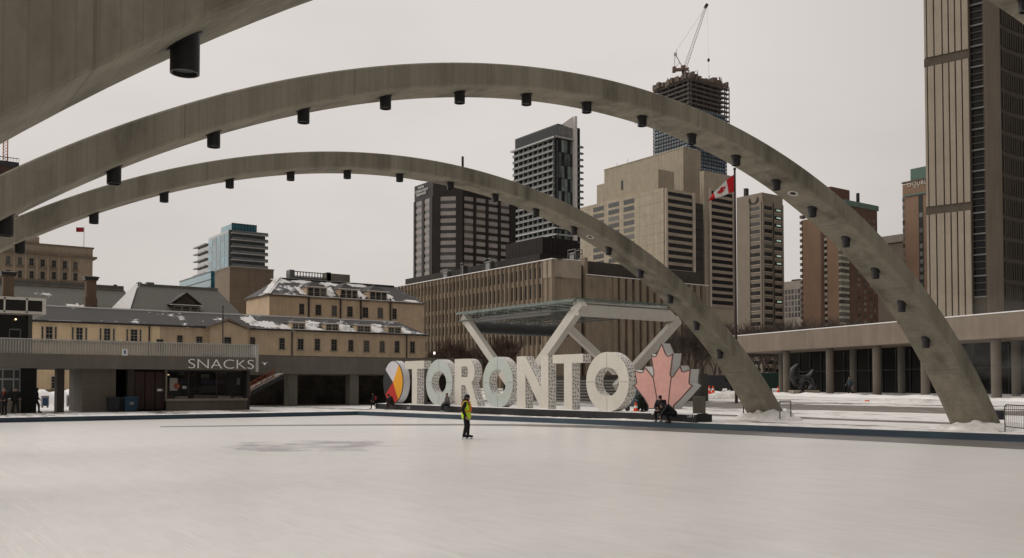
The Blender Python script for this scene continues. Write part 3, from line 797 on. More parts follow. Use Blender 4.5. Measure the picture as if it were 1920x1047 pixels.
# ------------------------------------------------------------------ elevated walkway behind the snack bar, with stairs
wl = at(600, 668, 83); WLf = Face((wl.x, wl.y), (0, 1), (1, 0))
z1, z0 = WLf.z(600, 669), WLf.z(600, 702)
root = thing('elevated_walkway', 'grey concrete walkway between the snack bar and the wheel sign', 'walkway', WLf.p(0, 0))
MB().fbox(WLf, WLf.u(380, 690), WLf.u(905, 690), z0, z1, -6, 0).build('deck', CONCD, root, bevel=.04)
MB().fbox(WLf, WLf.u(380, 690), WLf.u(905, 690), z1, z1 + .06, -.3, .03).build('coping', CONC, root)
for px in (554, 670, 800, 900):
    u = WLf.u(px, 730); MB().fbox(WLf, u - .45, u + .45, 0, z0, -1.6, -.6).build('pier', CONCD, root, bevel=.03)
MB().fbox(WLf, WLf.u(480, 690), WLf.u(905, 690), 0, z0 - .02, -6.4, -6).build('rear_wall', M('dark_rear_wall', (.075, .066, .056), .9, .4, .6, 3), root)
st = thing('stairs', 'concrete stairs with orange handrail climbing beside the snack bar', 'stairs', at(500, 745, 78))
Sf = Face(at(470, 745, 78).to_2d(), (0, 1), (1, 0))
tr = MB(); a, b = Sf.hit(470, 733), Sf.hit(531, 701); ns = 14
for i in range(ns):
    u0 = a[0] + (b[0] - a[0]) * i / ns; z_ = a[1] + (b[1] - a[1]) * (i + 1) / ns
    tr.fbox(Sf, u0, u0 + (b[0] - a[0]) / ns * 1.15, z_ - .16, z_ - .02, -2, 0)
tr.build('tread', CONC, st)
sn = MB()
for i in range(ns):
    u0 = a[0] + (b[0] - a[0]) * i / ns; z_ = a[1] + (b[1] - a[1]) * (i + 1) / ns
    sn.fbox(Sf, u0 + .03, u0 + (b[0] - a[0]) / ns, z_ - .02, z_ + .035, -1.9, -.05)
struct(sn.build('snow', SNOW, st), 'stuff')
MB().bar(Sf.p(a[0], a[1] - .25, .03), Sf.p(b[0], b[1] - .25, .03), .06, .3).build('stringer', DARKM, st)
ORNG = M('rusty_orange_rail', (.22, .055, .02), .5, .15)
hr = MB(); h0, h1 = Sf.hit(470, 724), Sf.hit(512, 699)
for dz in (0, .28, -.3): hr.bar(Sf.p(h0[0], h0[1] + dz, -.1), Sf.p(h1[0] + .2, h1[1] + dz, -.1), .06, .09)
for k in range(5):
    f_ = k / 4; u_ = h0[0] + (h1[0] - h0[0]) * f_; zz = h0[1] + (h1[1] - h0[1]) * f_
    hr.tube(Sf.p(u_, zz - .9, -.1), Sf.p(u_, zz + .3, -.1), .035, .035, 6)
hr.build('handrail', ORNG, st)
for k, (x0, x1, yt, yb, lab) in enumerate([(495, 546, 735, 746, 'snow-topped concrete planter wall beside the stairs'), (561, 661, 738, 747, 'long snow-topped concrete planter between the two walkway piers'), (681, 712, 737, 744, 'short snow-topped planter left of the wheel sign')]):
    pb = gnd((x0 + x1) / 2, yb + 6); f3 = Face(pb, (0, 1), (1, 0)); u0, u1 = f3.u(x0, 745), f3.u(x1, 745); zt = f3.z((x0 + x1) / 2, yt)
    r3 = thing('planter_wall', lab, 'planter', pb)
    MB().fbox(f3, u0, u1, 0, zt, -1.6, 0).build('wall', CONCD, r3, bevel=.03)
    MB().fbox(f3, u0 + .04, u1 - .04, zt, zt + .10, -1.5, -.06).build('snow_cap', SNOW, r3)
p = gnd(633, 751.5); br = thing('bench', 'low plank bench in the snow below the left walkway', 'bench', p); f3 = Face(p, (0, 1), (1, 0)); u0, u1 = f3.u(597, 748), f3.u(659, 748)
MB().fbox(f3, u0, u1, .42, .5, -.45, 0).build('seat', M('bench_wood', (.16, .12, .09), .8, .2), br)
for q in (.05, .5, .95):
    uu = u0 + (u1 - u0) * q; MB().fbox(f3, uu - .05, uu + .05, 0, .42, -.4, -.05).build('leg', DARKM, br)

# ------------------------------------------------------------------ snack bar pavilion
pk = at(290, 760, 66); KF = Face((pk.x, pk.y), (0, 1), (1, 0))
def ku(px, py=720): return KF.u(px, py)
root = thing('snack_bar', 'low concrete snack bar pavilion with slatted roof railing and white SNACKS letters', 'snack bar', KF.p(0, 0))
uE = ku(484, 690); uW = ku(-60, 690)
zb0, zb1, zr = KF.z(240, 692.5), KF.z(240, 666.5), KF.z(240, 641.5)
BAND = M_bands('fascia_concrete', lin(84, 78, 68, 1.7), (.04, .035, .03), 0, 3.0, jw=.02, dark=.3)
MB().fbox(KF, uW, uE, zb0, zb1, -7, 0).build('fascia', BAND, root, bevel=.02)
SLAT = M('pale_railing_slat', (.42, .405, .37), .5, .08)
sl_ = MB(); n = int((uE - uW) / .17)
for i in range(n + 1):
    u = uW + (uE - uW) * i / n
    sl_.fbox(KF, u - .018, u + .018, zb1, zr, -.10, .0)
nE = 30
for i in range(nE):
    sl_.box(pk.x - .2 - i * .22, pk.x - .17 - i * .22, pk.y + uE - .1, pk.y + uE, zb1, zr)
sl_.build('railing_slat', SLAT, root)
MB().fbox(KF, uW, uE, zr, zr + .07, -.12, .02).build('top_rail', SLAT, root)
MB().fbox(KF, uE - .2, uE + .02, zb0 - .1, zr + .08, -.14, .03).build('end_trim', SLAT, root)
MB().fbox(KF, uW, uE - .4, zb1, zr - .02, -.16, -.14).build('frosted_glass', M_clear('frosted_glass', (.50, .48, .44), .5, .3), root)
hz = KF.z(240, 645); MB().tube(KF.p(uW, hz, -.5), KF.p(uE - .4, hz, -.5), .05, .05, 8).build('handrail', M('brown_rail', (.06, .04, .03), .5), root)
ts = MB()
u0 = ku(351, 690); u1 = ku(476, 690); zt0 = KF.z(415, 691.5)
tm = text_mb('SNACKS', 1.0, .04, (0, 0, 0), (1, 0, 0), (0, 0, 0)); wd_ = max(v.x for v in tm.v); ht_ = max(v.z for v in tm.v)
cap_h = KF.z(415, 674) - zt0
text_mb('SNACKS', cap_h / ht_, .03, KF.p(u0, zt0, .035), (0, 1, 0), (1, 0, 0), (u1 - u0) / wd_ / (cap_h / ht_), 1.0, -.016).build('snacks_lettering', M('bright_white_letter', (.88, .87, .85), .4, .02), root)
# lower walls, left to right
def kz(px, py): return KF.z(px, py)
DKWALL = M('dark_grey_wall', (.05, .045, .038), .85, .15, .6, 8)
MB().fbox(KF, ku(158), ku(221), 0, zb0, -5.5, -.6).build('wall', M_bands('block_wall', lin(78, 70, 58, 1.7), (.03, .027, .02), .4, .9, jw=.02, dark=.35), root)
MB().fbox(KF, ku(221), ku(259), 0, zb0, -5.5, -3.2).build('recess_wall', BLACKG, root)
MB().fbox(KF, ku(43), ku(72), 0, zb0, -1.3, -.7).build('wall', BLACKG, root)
MB().fbox(KF, ku(111), ku(125), 0, zb0, -1.8, -.8).build('pillar', DKWALL, root)
MB().fbox(KF, ku(245), ku(258), 0, zb0, -1.6, -.9).build('pillar', DKWALL, root)
DOORR = M('oxblood_door', (.036, .017, .015), .55, .15)
dz0, dz1 = .12, zb0 - .15
for a_, b_ in ((259, 278), (278.6, 297), (297.6, 315.5)):
    d_ = MB().fbox(KF, ku(a_) + .02, ku(b_) - .02, dz0, dz1, -1.1, -.95).build('door', DOORR, root)
    MB().fbox(KF, ku(b_) - .22, ku(b_) - .17, .9, 2.0, -.95, -.88).build('handle', DARKM, d_)
MB().fbox(KF, ku(301.5), ku(312.5), kz(305, 734), kz(305, 729.5), -.95, -.93).build('door_notice', WHITEP, root)
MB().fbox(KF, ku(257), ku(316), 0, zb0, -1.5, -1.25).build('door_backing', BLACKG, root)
MB().fbox(KF, ku(316), ku(318.5), 0, zb0, -1.2, -.7).build('post', CONC, root)
MB().fbox(KF, ku(316), ku(466), 0, kz(390, 752), -1.2, -.35).build('counter_wall', M_bands('counter_block', lin(88, 78, 64, 1.3), (.05, .04, .03), .3, 0, jw=.025, dark=.4), root)
MB().fbox(KF, ku(314.5), ku(467), kz(390, 752), kz(390, 747.5), -1.3, -.25).build('counter_top', CONC, root)
MB().fbox(KF, ku(466), ku(472), 0, zb0, -1.2, -.4).build('corner_post', DARKM, root)
MB().fbox(KF, ku(318.5), ku(466), kz(390, 747.5), zb0, -.92, -.90).build('serving_window', LGLASS, root)
fr = MB()
for px in (318.5, 360, 413, 465): fr.fbox(KF, ku(px) - .04, ku(px) + .04, kz(390, 747.5), zb0, -.9, -.84)
fr.fbox(KF, ku(318.5), ku(466), zb0 - .12, zb0, -.9, -.84); fr.build('window_frame', DARKM, root)
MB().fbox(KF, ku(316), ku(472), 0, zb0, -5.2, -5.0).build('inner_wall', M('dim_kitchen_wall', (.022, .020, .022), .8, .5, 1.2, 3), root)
MB().fbox(KF, ku(472) - .1, ku(472), 0, zb0, -5.2, -1.2).build('side_wall', DARKM, root)
MB().fbox(KF, ku(316), ku(316) + .15, 0, zb0, -5.2, -1.2).build('side_wall', DARKM, root)
pz = lambda a, b, c, d, o, th, nm, mt: MB().fbox(KF, ku(a, c), ku(b, c), kz(a, d), kz(a, c), o - th, o).build(nm, mt, root)
POST = M('poster_paper', (.50, .47, .42), .6, .06)
p_ = pz(325, 340, 709, 733, -.93, .01, 'poster', POST)
q = KF.hit(331.5, 724, -.92); mbp = MB()
for k in range(6):
    c_ = KF.p(q[0] + .12 * math.cos(k * 1.1), q[1] + .10 * math.sin(k * 1.1), -.92); mbp.ball(c_, (.01, .13, .13), 10, 6)
mbp.build('food_picture', M('orange_food', (.30, .09, .04), .6, .4, 6, 20), p_)
pz(349, 356.5, 724, 729.5, -.93, .01, 'notice', WHITEP)
pz(326, 339, 701.5, 703, -3.0, .1, 'lamp_tube', None)
LT = bpy.data.materials.new('warm_tube'); LT.use_nodes = True; bs = LT.node_tree.nodes['Principled BSDF']; bs.inputs['Emission Color'].default_value = (1, .75, .4, 1); bs.inputs['Emission Strength'].default_value = 1.1
bpy.data.objects['lamp_tube'].data.materials.append(LT)
pz(455, 461, 709, 722, -1.3, .02, 'notice_sheet', M('dull_paper', (.2, .2, .19), .7))
pz(397, 413, 701, 709, -2.6, .03, 'menu_board', M('menu_board', (.13, .115, .105), .6))
pz(352, 365, 696, 703, -2.6, .03, 'menu_board', M('menu_board_dim', (.09, .09, .09), .6))
pz(424, 447, 696, 703, -2.6, .03, 'menu_board', M('menu_board_dim2', (.08, .085, .085), .6))
pz(366, 396, 697, 711, -3.4, .05, 'red_cabinet', M('dim_red', (.05, .012, .014), .6))
pz(345, 377, 711, 720, -3.0, .05, 'purple_display', M('dim_purple', (.045, .03, .065), .6)); pz(400, 445, 711, 720, -3.0, .05, 'purple_display', M('dim_purple2', (.04, .03, .06), .6))
pz(397, 424, 724, 737, -2.5, .4, 'till', M('till_grey', (.06, .06, .055), .6))
cu = MB()
for k in range(14):
    u_ = ku(374) + k * .14; b_ = KF.p(u_, kz(390, 747.5), -1.1); cu.tube(b_, b_ + Vector((0, 0, .24)), .045, .06, 10)
cu.build('paper_cup', M('cup_card', (.25, .23, .19), .7, .2), root)
pz(336, 360, 744, 747.5, -.95, .3, 'tray', M('tray_card', (.40, .37, .30), .7, .2)); pz(416, 441, 743, 747.5, -.95, .3, 'tray', M('tray_card2', (.42, .40, .34), .7, .2)); pz(447, 466, 744, 747.5, -.95, .3, 'tray', M('tray_card3', (.36, .34, .28), .7, .2))
pz(320, 331, 742, 746, -.95, .3, 'red_box', M('red_box', (.12, .02, .02), .6))
# left glazed part
MB().fbox(KF, uW, ku(43), 0, zb0, -1.3, -1.2).build('glazing', M_glass('dim_green_glazing', (.030, .036, .033), .15, .5, .3), root)
fr = MB(); zq = kz(20, 711)
fr.fbox(KF, uW, ku(43), zq - .06, zq + .06, -1.2, -1.1); fr.fbox(KF, uW, ku(43), zb0 - .12, zb0, -1.2, -1.1)
for px in (-20, 9, 30, 42): fr.fbox(KF, ku(px) - .04, ku(px) + .04, 0, zb0, -1.2, -1.12)
fr.build('glazing_frame', M('light_grey_frame', (.30, .31, .30), .5), root)
MB().fbox(KF, ku(10), ku(42), 0, .95, -1.05, -.5).build('low_wall', CONC, root, bevel=.02)
MB().fbox(KF, ku(10), ku(42), .95, 1.02, -1.05, -.5).build('snow_cap', SNOW, root)
# roof-top storey at far left
up_root = thing('rooftop_pavilion', 'dark glazed rooftop pavilion with a white framed eave at far left', 'pavilion', KF.p(uW, zb1))
UF = Face(KF.p(0, 0, -2.0), (0, 1), (1, 0))
def uu_(px, py=600): return UF.u(px, py)
za, zb_ = UF.z(40, 587), UF.z(40, 559)
x0_, x1_ = uu_(-90), uu_(86)
MB().fbox(UF, x0_, x1_, za + .12, zb_ - .12, -8, -.05).build('clerestory', M_glass('brown_black_glass', (.018, .016, .014), .15, .4, .2), up_root)
fr = MB(); fr.fbox(UF, x0_, x1_, zb_ - .14, zb_ + .05, -8, .04); fr.fbox(UF, x0_, x1_, za - .05, za + .13, -8, .04)
for px in (8, 50): fr.fbox(UF, uu_(px) - .05, uu_(px) + .05, za, zb_, -.1, .04)
fr.fbox(UF, uu_(79), x1_, za, zb_, -8, .035); fr.build('eave_frame', WHITEB, up_root)
MB().fbox(UF, x0_, uu_(64), zb1 - .1, za - .05, -7, -1.6).build('glass_wall', M_glass('deep_glass', (.012, .013, .013), .12, .5, .3), up_root)
MB().fbox(UF, uu_(59), uu_(66), zb1 - .1, za - .05, -1.6, -1.2).build('column', M('grey_column', (.13, .125, .115), .8), up_root)
fr = MB()
for px in (24, 45): fr.fbox(UF, uu_(px) - .04, uu_(px) + .04, zb1, UF.z(20, 615), -1.6, -1.52)
fr.fbox(UF, uu_(24), uu_(45), UF.z(20, 617), UF.z(20, 614), -1.6, -1.52); fr.build('door_frame', STEELM, up_root)
b_ = UF.hit(29.5, 599, -1.3); EM = bpy.data.materials.new('warm_bulb'); EM.use_nodes = True; bs = EM.node_tree.nodes['Principled BSDF']; bs.inputs['Emission Color'].default_value = (1, .7, .35, 1); bs.inputs['Emission Strength'].default_value = 2.5
MB().ball(UF.p(b_[0], b_[1], -1.3), (.06, .06, .06), 10, 6).build('lit_bulb', EM, up_root)
q = KF.hit(234, 660); ns_ = thing('notice_panel', 'white framed notice with a blue emblem hung on the slatted railing', 'notice', KF.p(q[0], q[1], .02))
MB().fbox(KF, ku(228.5, 660), ku(239.5, 660), kz(234, 667), kz(234, 654.5), .005, .03).build('board', WHITEP, ns_)
MB().fbox(KF, ku(232, 660), ku(236, 660), kz(234, 664), kz(234, 657), .03, .036).build('blue_emblem', M('emblem_blue', (.08, .16, .3), .6), ns_)

# bins and news boxes in front of the snack bar
BLUEB = M('blue_bin_plastic', (.013, .042, .068), .5, .12); DBIN = M('black_bin_plastic', (.014, .015, .018), .5, .12)
def bin_(px, py, wd, h, mat, label, mark=False, z=0.0):
    p = gnd(px, py); r_ = thing('wheelie_bin', label, 'bin', p)
    b = MB(); a = wd / 2
    b.hexa([(p.x - a * .8, p.y - a * .85, .06), (p.x + a * .8, p.y - a * .85, .06), (p.x + a * .8, p.y + a * .85, .06), (p.x - a * .8, p.y + a * .85, .06),
            (p.x - a, p.y - a, h), (p.x + a, p.y - a, h), (p.x + a, p.y + a, h), (p.x - a, p.y + a, h)])
    b.build('body', mat, r_, bevel=.03)
    l = MB(); l.hexa([(p.x - a * 1.08, p.y - a * 1.06, h), (p.x + a * 1.08, p.y - a * 1.06, h), (p.x + a * 1.08, p.y + a * 1.06, h), (p.x - a * 1.08, p.y + a * 1.06, h),
                      (p.x - a * .9, p.y - a * .9, h + .1), (p.x + a * .9, p.y - a * .9, h + .08), (p.x + a * .9, p.y + a * .9, h + .08), (p.x - a * .9, p.y + a * .9, h + .1)])
    l.build('lid', mat, r_, bevel=.02)
    for s_ in (-1, 1): MB().tube((p.x - a * .75, p.y + s_ * a * .8, .1), (p.x - a * .75, p.y + s_ * a * .95, .1), .1, .1, 12).build('wheel', BLACKM, r_)
    if mark:
        mk_ = MB()
        for k in range(3):
            t0 = k * 2.094 + .5
            mk_.bar((p.x + a * .97, p.y + .13 * math.cos(t0), h * .62 + .1 * math.sin(t0)), (p.x + a * .97, p.y + .13 * math.cos(t0 + 1.5), h * .62 + .1 * math.sin(t0 + 1.5)), .02, .05, (1, 0, 0))
        mk_.build('recycling_mark', WHITEP, r_)
bin_(212, 773, .75, .98, DBIN, 'black wheelie bin in shadow, second from the doors of the snack bar')
bin_(226, 772.5, .62, .92, DBIN, 'black wheelie bin squeezed against the blue recycling bin')
bin_(244, 772.5, .9, .98, BLUEB, 'blue recycling bin with a white mark beside the red doors', True)
def newsbox(px, py, col, label):
    p = gnd(px, py); r_ = thing('news_box', label, 'news box', p)
    MB().box(p.x - .25, p.x + .25, p.y - .28, p.y + .28, .12, 1.0).build('case', M('box_' + label[:5], (.23, .23, .24), .5), r_, bevel=.03)
    MB().box(p.x + .25, p.x + .265, p.y - .2, p.y + .2, .2, .8).build('door', M('boxdoor_' + label[:5], col, .5), r_)
    for s_ in (-.2, .2): MB().box(p.x - .2, p.x + .2, p.y + s_ - .04, p.y + s_ + .04, 0, .12).build('leg', DARKM, r_)
newsbox(84, 764.5, (.03, .06, .12), 'blue news box in the passage of the snack bar')
newsbox(131, 762.5, (.12, .12, .12), 'grey news box in the passage of the snack bar')
bin_(714, 755, .8, 1.15, M('pale_blue_bin', (.08, .15, .20), .5), 'pale blue bin in the snow left of the coloured wheel')

# ------------------------------------------------------------------ old stone law hall
STONEY = M_bands('yellow_stone', lin(166, 140, 98, 2.1), (.2, .15, .1), .35, 0, jw=.03, dark=.25)
STONET = M_bands('tan_stone', lin(136, 114, 84, 2.1), (.16, .12, .08), .35, 0, jw=.03, dark=.3)
STONED = M('brown_stone_trim', lin(98, 82, 64, 1.5), .9, .15)
SLATE = M_roof('slate_snow', lin(62, 60, 58, 1.25), .575)
SLATES = M_roof('slate_snowy', lin(62, 60, 60, 1.25), .56)
SLATED = M_roof('dormer_slate', lin(52, 48, 46, 1.0), .60, .5)
SLATEC = M_roof('grey_slate', lin(82, 78, 68, 1.1), .64, .16)
SASHW = M('sash_paint', (.33, .30, .25), .6, .08)
SASHD = M('dark_sash', (.17, .15, .125), .6, .1)
OGL = M_glass('old_window_glass', (.02, .02, .02), .12, .5, blinds=.45)
PIPE = M('drain_pipe', (.035, .03, .028), .6)
def roofslab(mb, a, b, c, d, th=.18):
    """roof plane a,b (eave) c,d (ridge side) thickened downwards"""
    mb.slab([a, b, c, d], (0, 0, -th))

fp = at(250, 608, 130); W1 = Face((fp.x, fp.y), (0, 1), (1, 0)); ze = fp.z
root = thing('stone_wing', 'long low stone front wing with slate roof, small dormers and sash windows', 'stone building', W1.p(0, 0))
uu1 = lambda px, py=625: W1.u(px, py)
MB().fbox(W1, uu1(-60), uu1(300), 0, ze, -9, 0).build('wall', STONEY, root)
MB().fbox(W1, uu1(300) , uu1(391), 0, ze, -9, -.06).build('wall', STONET, root)
MB().fbox(W1, uu1(391), uu1(462), 0, ze - .2, -9, .9).build('gable_bay', STONET, root)
MB().fbox(W1, uu1(462), uu1(798), 0, ze, -9, -.03).build('wall', STONET, root)
MB().fbox(W1, uu1(490), uu1(798), 3.2 + .0, 3.5, -.5, .12).build('string_course', STONED, root)
rb = 4.6
zr1 = W1.hit(250, 581.5, -rb)[1]
r = MB(); ua, ub = uu1(-60), uu1(800)
uR = W1.hit(745, 608, -rb)[0]
roofslab(r, W1.p(ua, ze - .05, .45), W1.p(ub, ze - .05, .45), W1.p(uR, zr1, -rb), W1.p(ua, zr1, -rb))
r.add([W1.p(ub, ze, .45), W1.p(ub, ze, -9), W1.p(uR, zr1, -rb)], [(0, 1, 2)])
r.build('roof', SLATE, root)
MB().fbox(W1, ua, uR, zr1 - .05, zr1 + .14, -rb - .35, -rb + .1).build('ridge_snow', SNOW, root)
g_ = MB(); g_.fbox(W1, ua, uu1(391), ze - .16, ze + .06, .05, .5); g_.fbox(W1, uu1(462), ub, ze - .16, ze + .06, .05, .5); g_.build('gutter', PIPE, root)
MB().fbox(W1, uu1(90), uu1(150), ze + .05, ze + .11, .1, .48).build('gutter_snow', SNOW, root); MB().fbox(W1, uu1(480), ub, ze + .06, ze + .12, .1, .5).build('gutter_snow', SNOW, root)
# gable pediment
ga, gb, gc = W1.hit(391, 616, .9), W1.hit(426, 600.5, .9), W1.hit(462, 619, .9)
MB().slab([W1.p(ga[0], ze - .2, .9), W1.p(gc[0], ze - .2, .9), W1.p((ga[0] + gc[0]) / 2, gb[1] - .2, .9)], (-6, 0, 0)).build('pediment', STONET, root)
r = MB(); mid = (ga[0] + gc[0]) / 2
for e_, s_ in ((ga[0] - .4, 1), (gc[0] + .4, -1)):
    r.slab([W1.p(e_, ze - .3, 1.3), W1.p(mid, gb[1], 1.3), W1.p(mid, gb[1], -5), W1.p(e_, ze - .3, -5)], (0, 0, .16))
r.build('pediment_roof', SLATES, root)
r = MB()
for e_ in (ga[0] - .42, gc[0] + .42): r.bar(W1.p(e_, ze - .22, 1.32), W1.p(mid, gb[1] + .1, 1.32), .06, .32)
r.build('raking_cornice', STONED, root)
# windows of the front wing
wrow = [(523.6, 534), (558, 569), (590, 600), (621, 632), (653, 662), (682, 692), (712, 721), (740, 749), (769, 778)]
for a_, b_ in wrow:
    k = (a_ - 523) / 250; y0, y1 = 634 + 7 * k, 654.5 + 7 * k
    sash(root, W1, uu1(a_, y0), uu1(b_, y0), W1.z(a_, y1), W1.z(a_, y0), SASHD, OGL, 2, 4)
for a_, b_, y0, y1 in ((332, 343, 629, 648), (368, 380, 631, 650), (469, 479, 633, 652)):
    sash(root, W1, uu1(a_, y0), uu1(b_, y0), W1.z(a_, y1), W1.z(a_, y0), SASHD, OGL, 2, 4)
Wg = Face(W1.p(0, 0, .9), (0, 1), (1, 0))
sash(root, Wg, Wg.u(420, 630), Wg.u(433, 630), Wg.z(426, 651), Wg.z(426, 632), SASHD, OGL, 2, 4)
sash(root, W1, uu1(293, 640), uu1(307, 640), W1.z(300, 657), W1.z(300, 636), SASHD, OGL, 2, 4)
for c_ in (92, 149, 201, 251):
    y0, y1 = 612.5 + (c_ - 92) * .035, 640
    for dx_, hw in ((0, 6.6), (-12.5, 2.2), (12.5, 2.2)):
        sash(root, W1, uu1(c_ + dx_ - hw, y0), uu1(c_ + dx_ + hw, y0), W1.z(c_, y1), W1.z(c_, y0), SASHW, OGL, 2 if hw > 3 else 1, 4)
    MB().fbox(W1, uu1(c_ - 16), uu1(c_ + 16), W1.z(c_, y0) + .05, W1.z(c_, y0 - 2.6), -.05, .12).build('lintel', STONEY, root)
for c_ in (103, 150):
    sash(root, W1, uu1(c_ - 7, 712), uu1(c_ + 7, 712), W1.z(c_, 728), W1.z(c_, 706), SASHW, OGL, 2, 4)
MB().fbox(W1, uu1(40), uu1(200), W1.z(110, 733), W1.z(110, 731), -.05, .15).build('string_course', STONED, root)
for px in (279.5, 547, 762): 
    MB().tube(W1.p(uu1(px), 0, .15), W1.p(uu1(px), ze - .1, .15), .11, .11, 8).build('drain_pipe', PIPE, root)
def roof_patch(parent, fc, o0, z0, o1, z1, u, t_, ru, rt, seed):
    rg = random.Random(seed); n = 64; pts = []
    for k in range(n):
        a_ = 2 * pi * k / n; r_ = 1 + .55 * noise.noise(Vector((math.cos(a_) * 1.8, math.sin(a_) * 1.8, seed * 3.7))) + .4 * noise.noise(Vector((math.cos(a_) * 6, math.sin(a_) * 6, seed * 1.3))) + .2 * rg.uniform(-1, 1)
        uu, tt = u + ru * r_ * math.cos(a_), min(.98, max(.01, t_ + rt * r_ * math.sin(a_)))
        pts.append(fc.p(uu, z0 + (z1 - z0) * tt + .03, o0 + (o1 - o0) * tt))
    struct(MB().slab(pts, (.02, 0, .05)).build('snow', SNOW, parent), 'stuff')
def dormer(fc, pa, pb, yap, yea, ybot, back, hipped, root_, frame, n=2, archd=False, wallm=STONET):
    a_, b_ = fc.u(pa, ybot), fc.u(pb, ybot); z0_, ze_, za_ = fc.z((pa + pb) / 2, ybot), fc.z((pa + pb) / 2, yea), fc.z((pa + pb) / 2, yap); m_ = (a_ + b_) / 2
    d_ = MB().fbox(fc, a_ + .12, b_ - .12, z0_ - .3, ze_, -back, 0).build('dormer', wallm, root_)
    r_ = MB()
    if hipped:
        q = (b_ - a_) * .42
        e = [fc.p(a_ - .15, ze_, .25), fc.p(b_ + .15, ze_, .25), fc.p(b_ + .15, ze_, -back), fc.p(a_ - .15, ze_, -back)]
        t1, t2 = fc.p(m_, za_, -q), fc.p(m_, za_, -back)
        r_.add(e + [t1, t2], [(0, 1, 4), (1, 2, 5, 4), (0, 4, 5, 3), (0, 3, 2, 1), (2, 3, 5)])
    else:
        for e_, s_ in ((a_ - .25, 1), (b_ + .25, -1)):
            r_.slab([fc.p(e_, ze_, .35), fc.p(m_, za_, .35), fc.p(m_, za_, -back), fc.p(e_, ze_, -back)], (0, 0, .22))
        MB().slab([fc.p(a_ + .12, ze_, 0), fc.p(b_ - .12, ze_, 0), fc.p(m_, za_ - .02, 0)], (-back, 0, 0)).build('gable', wallm, d_)
    r_.build('dormer_roof', SLATED, d_)
    sn_ = MB(); sn_.fbox(fc, a_ - .3, b_ + .3, ze_ - .02, ze_ + .10, .1, .36); struct(sn_.build('snow', SNOW, d_), 'stuff')
    w_ = (b_ - a_ - .5) / n
    for i in range(n):
        sash(root_, fc, a_ + .25 + w_ * i + .06, a_ + .25 + w_ * (i + 1) - .06, z0_ + .15, ze_ - .15, frame, OGL, 2 if n < 3 else 1, 3)
Wd1 = Face(W1.p(0, 0, .06), (0, 1), (1, 0))
for pa, pb, yap in ((545, 574, 597.5), (608, 637, 600), (667, 697, 603), (725, 754, 605.5)):
    dormer(Wd1, pa, pb, yap, yap + 7.5, yap + 21, 4, True, root, SASHW, 2)
for k, (px, t_, ru, rt) in enumerate(((536, .2, 1.3, .2), (583, .28, 1.7, .30), (598, .55, 1.2, .2), (648, .28, 1.6, .3), (656, .2, 1.0, .2), (706, .30, 1.6, .3), (763, .2, 1.2, .2), (722, .6, .9, .15), (500, .3, 2.0, .25), (478, .55, 1.2, .3))):
    roof_patch(root, W1, .45, ze - .05, -rb, zr1, uu1(px, 612), t_, ru, rt, k + 1)
# rear halls with the big slate roofs
Wh = Face(W1.p(0, 0, -8.0), (0, 1), (1, 0)); zh = zr1 - .4
root = thing('slate_roofed_hall', 'grey slate roofed stone hall with chimneys and a gabled dormer behind the front wing', 'stone building', Wh.p(0, 0))
hb = 9.0
ua, ub = Wh.u(-60, 585), Wh.u(245, 585)
MB().fbox(Wh, ua, Wh.u(450, 590), 0, zh, -18, 0).build('wall', STONET, root)
zl = Wh.hit(150, 541, -hb)[1]
r = MB(); roofslab(r, Wh.p(ua, zh, .3), Wh.p(ub, zh, .3), Wh.p(Wh.hit(235, 546, -hb)[0], zl, -hb), Wh.p(ua, zl, -hb)); r.build('roof', SLATEC, root)
MB().fbox(Wh, ua, Wh.hit(232, 546, -hb)[0], zl - .3, zl + .75, -hb - 6, -hb).build('parapet', M('grey_parapet', lin(95, 92, 84, 1.2), .8), root)
MB().fbox(Wh, ua, Wh.hit(232, 546, -hb)[0], zl + .0, zl + .22, -hb, -hb + .12).build('parapet_trim', M('pale_trim', lin(120, 108, 88, 1.3), .8), root)
zr2 = Wh.hit(330, 540, -hb)[1]; u0, u1, u2, u3 = Wh.u(222, 588), Wh.hit(262, 536, -hb)[0], Wh.hit(408, 546, -hb)[0], Wh.u(456, 592)
r = MB(); zz = zh + .25
a_, b_, c_, d_ = Wh.p(u0, zz, .5), Wh.p(u3, zz, .5), Wh.p(u2, zr2, -hb), Wh.p(u1, zr2, -hb)
a2, b2 = Wh.p(u0, zz, -2 * hb), Wh.p(u3, zz, -2 * hb)
r.add([a_, b_, c_, d_, a2, b2], [(0, 1, 2, 3), (1, 5, 2), (0, 3, 4), (4, 3, 2, 5), (0, 4, 5, 1)]); r.build('hipped_roof', SLATEC, root)
MB().fbox(Wh, u1, u2, zr2 - .1, zr2 + .35, -hb - .6, -hb + .1).build('ridge_capping', M('grey_parapet2', lin(100, 97, 88, 1.2), .8), root)
v1, v2 = Wh.hit(222, 588, .6), Wh.hit(258, 543, -hb + .4)
sn = MB(); sn.slab([Wh.p(v1[0] - 1.2, zz + .1, .3), Wh.p(v1[0] + 1.6, zz + .12, .5), Wh.p(v2[0] + .1, zr2 + .1, -hb + .2), Wh.p(v2[0] - .3, zr2 + .1, -hb + .2)], (0, 0, .1)); sn.build('valley_snow', SNOW, root)
Wd2 = Face(Wh.p(0, 0, -.6), (0, 1), (1, 0))
dormer(Wd2, 322, 375, 551, 573, 589, 7, False, root, SASHW, 3, wallm=M('dark_brick', (.06, .045, .035), .9))
BRK = M_bands('chimney_brick', lin(92, 72, 52, 1.5), (.06, .05, .04), .25, .7, jw=.03, dark=.4)
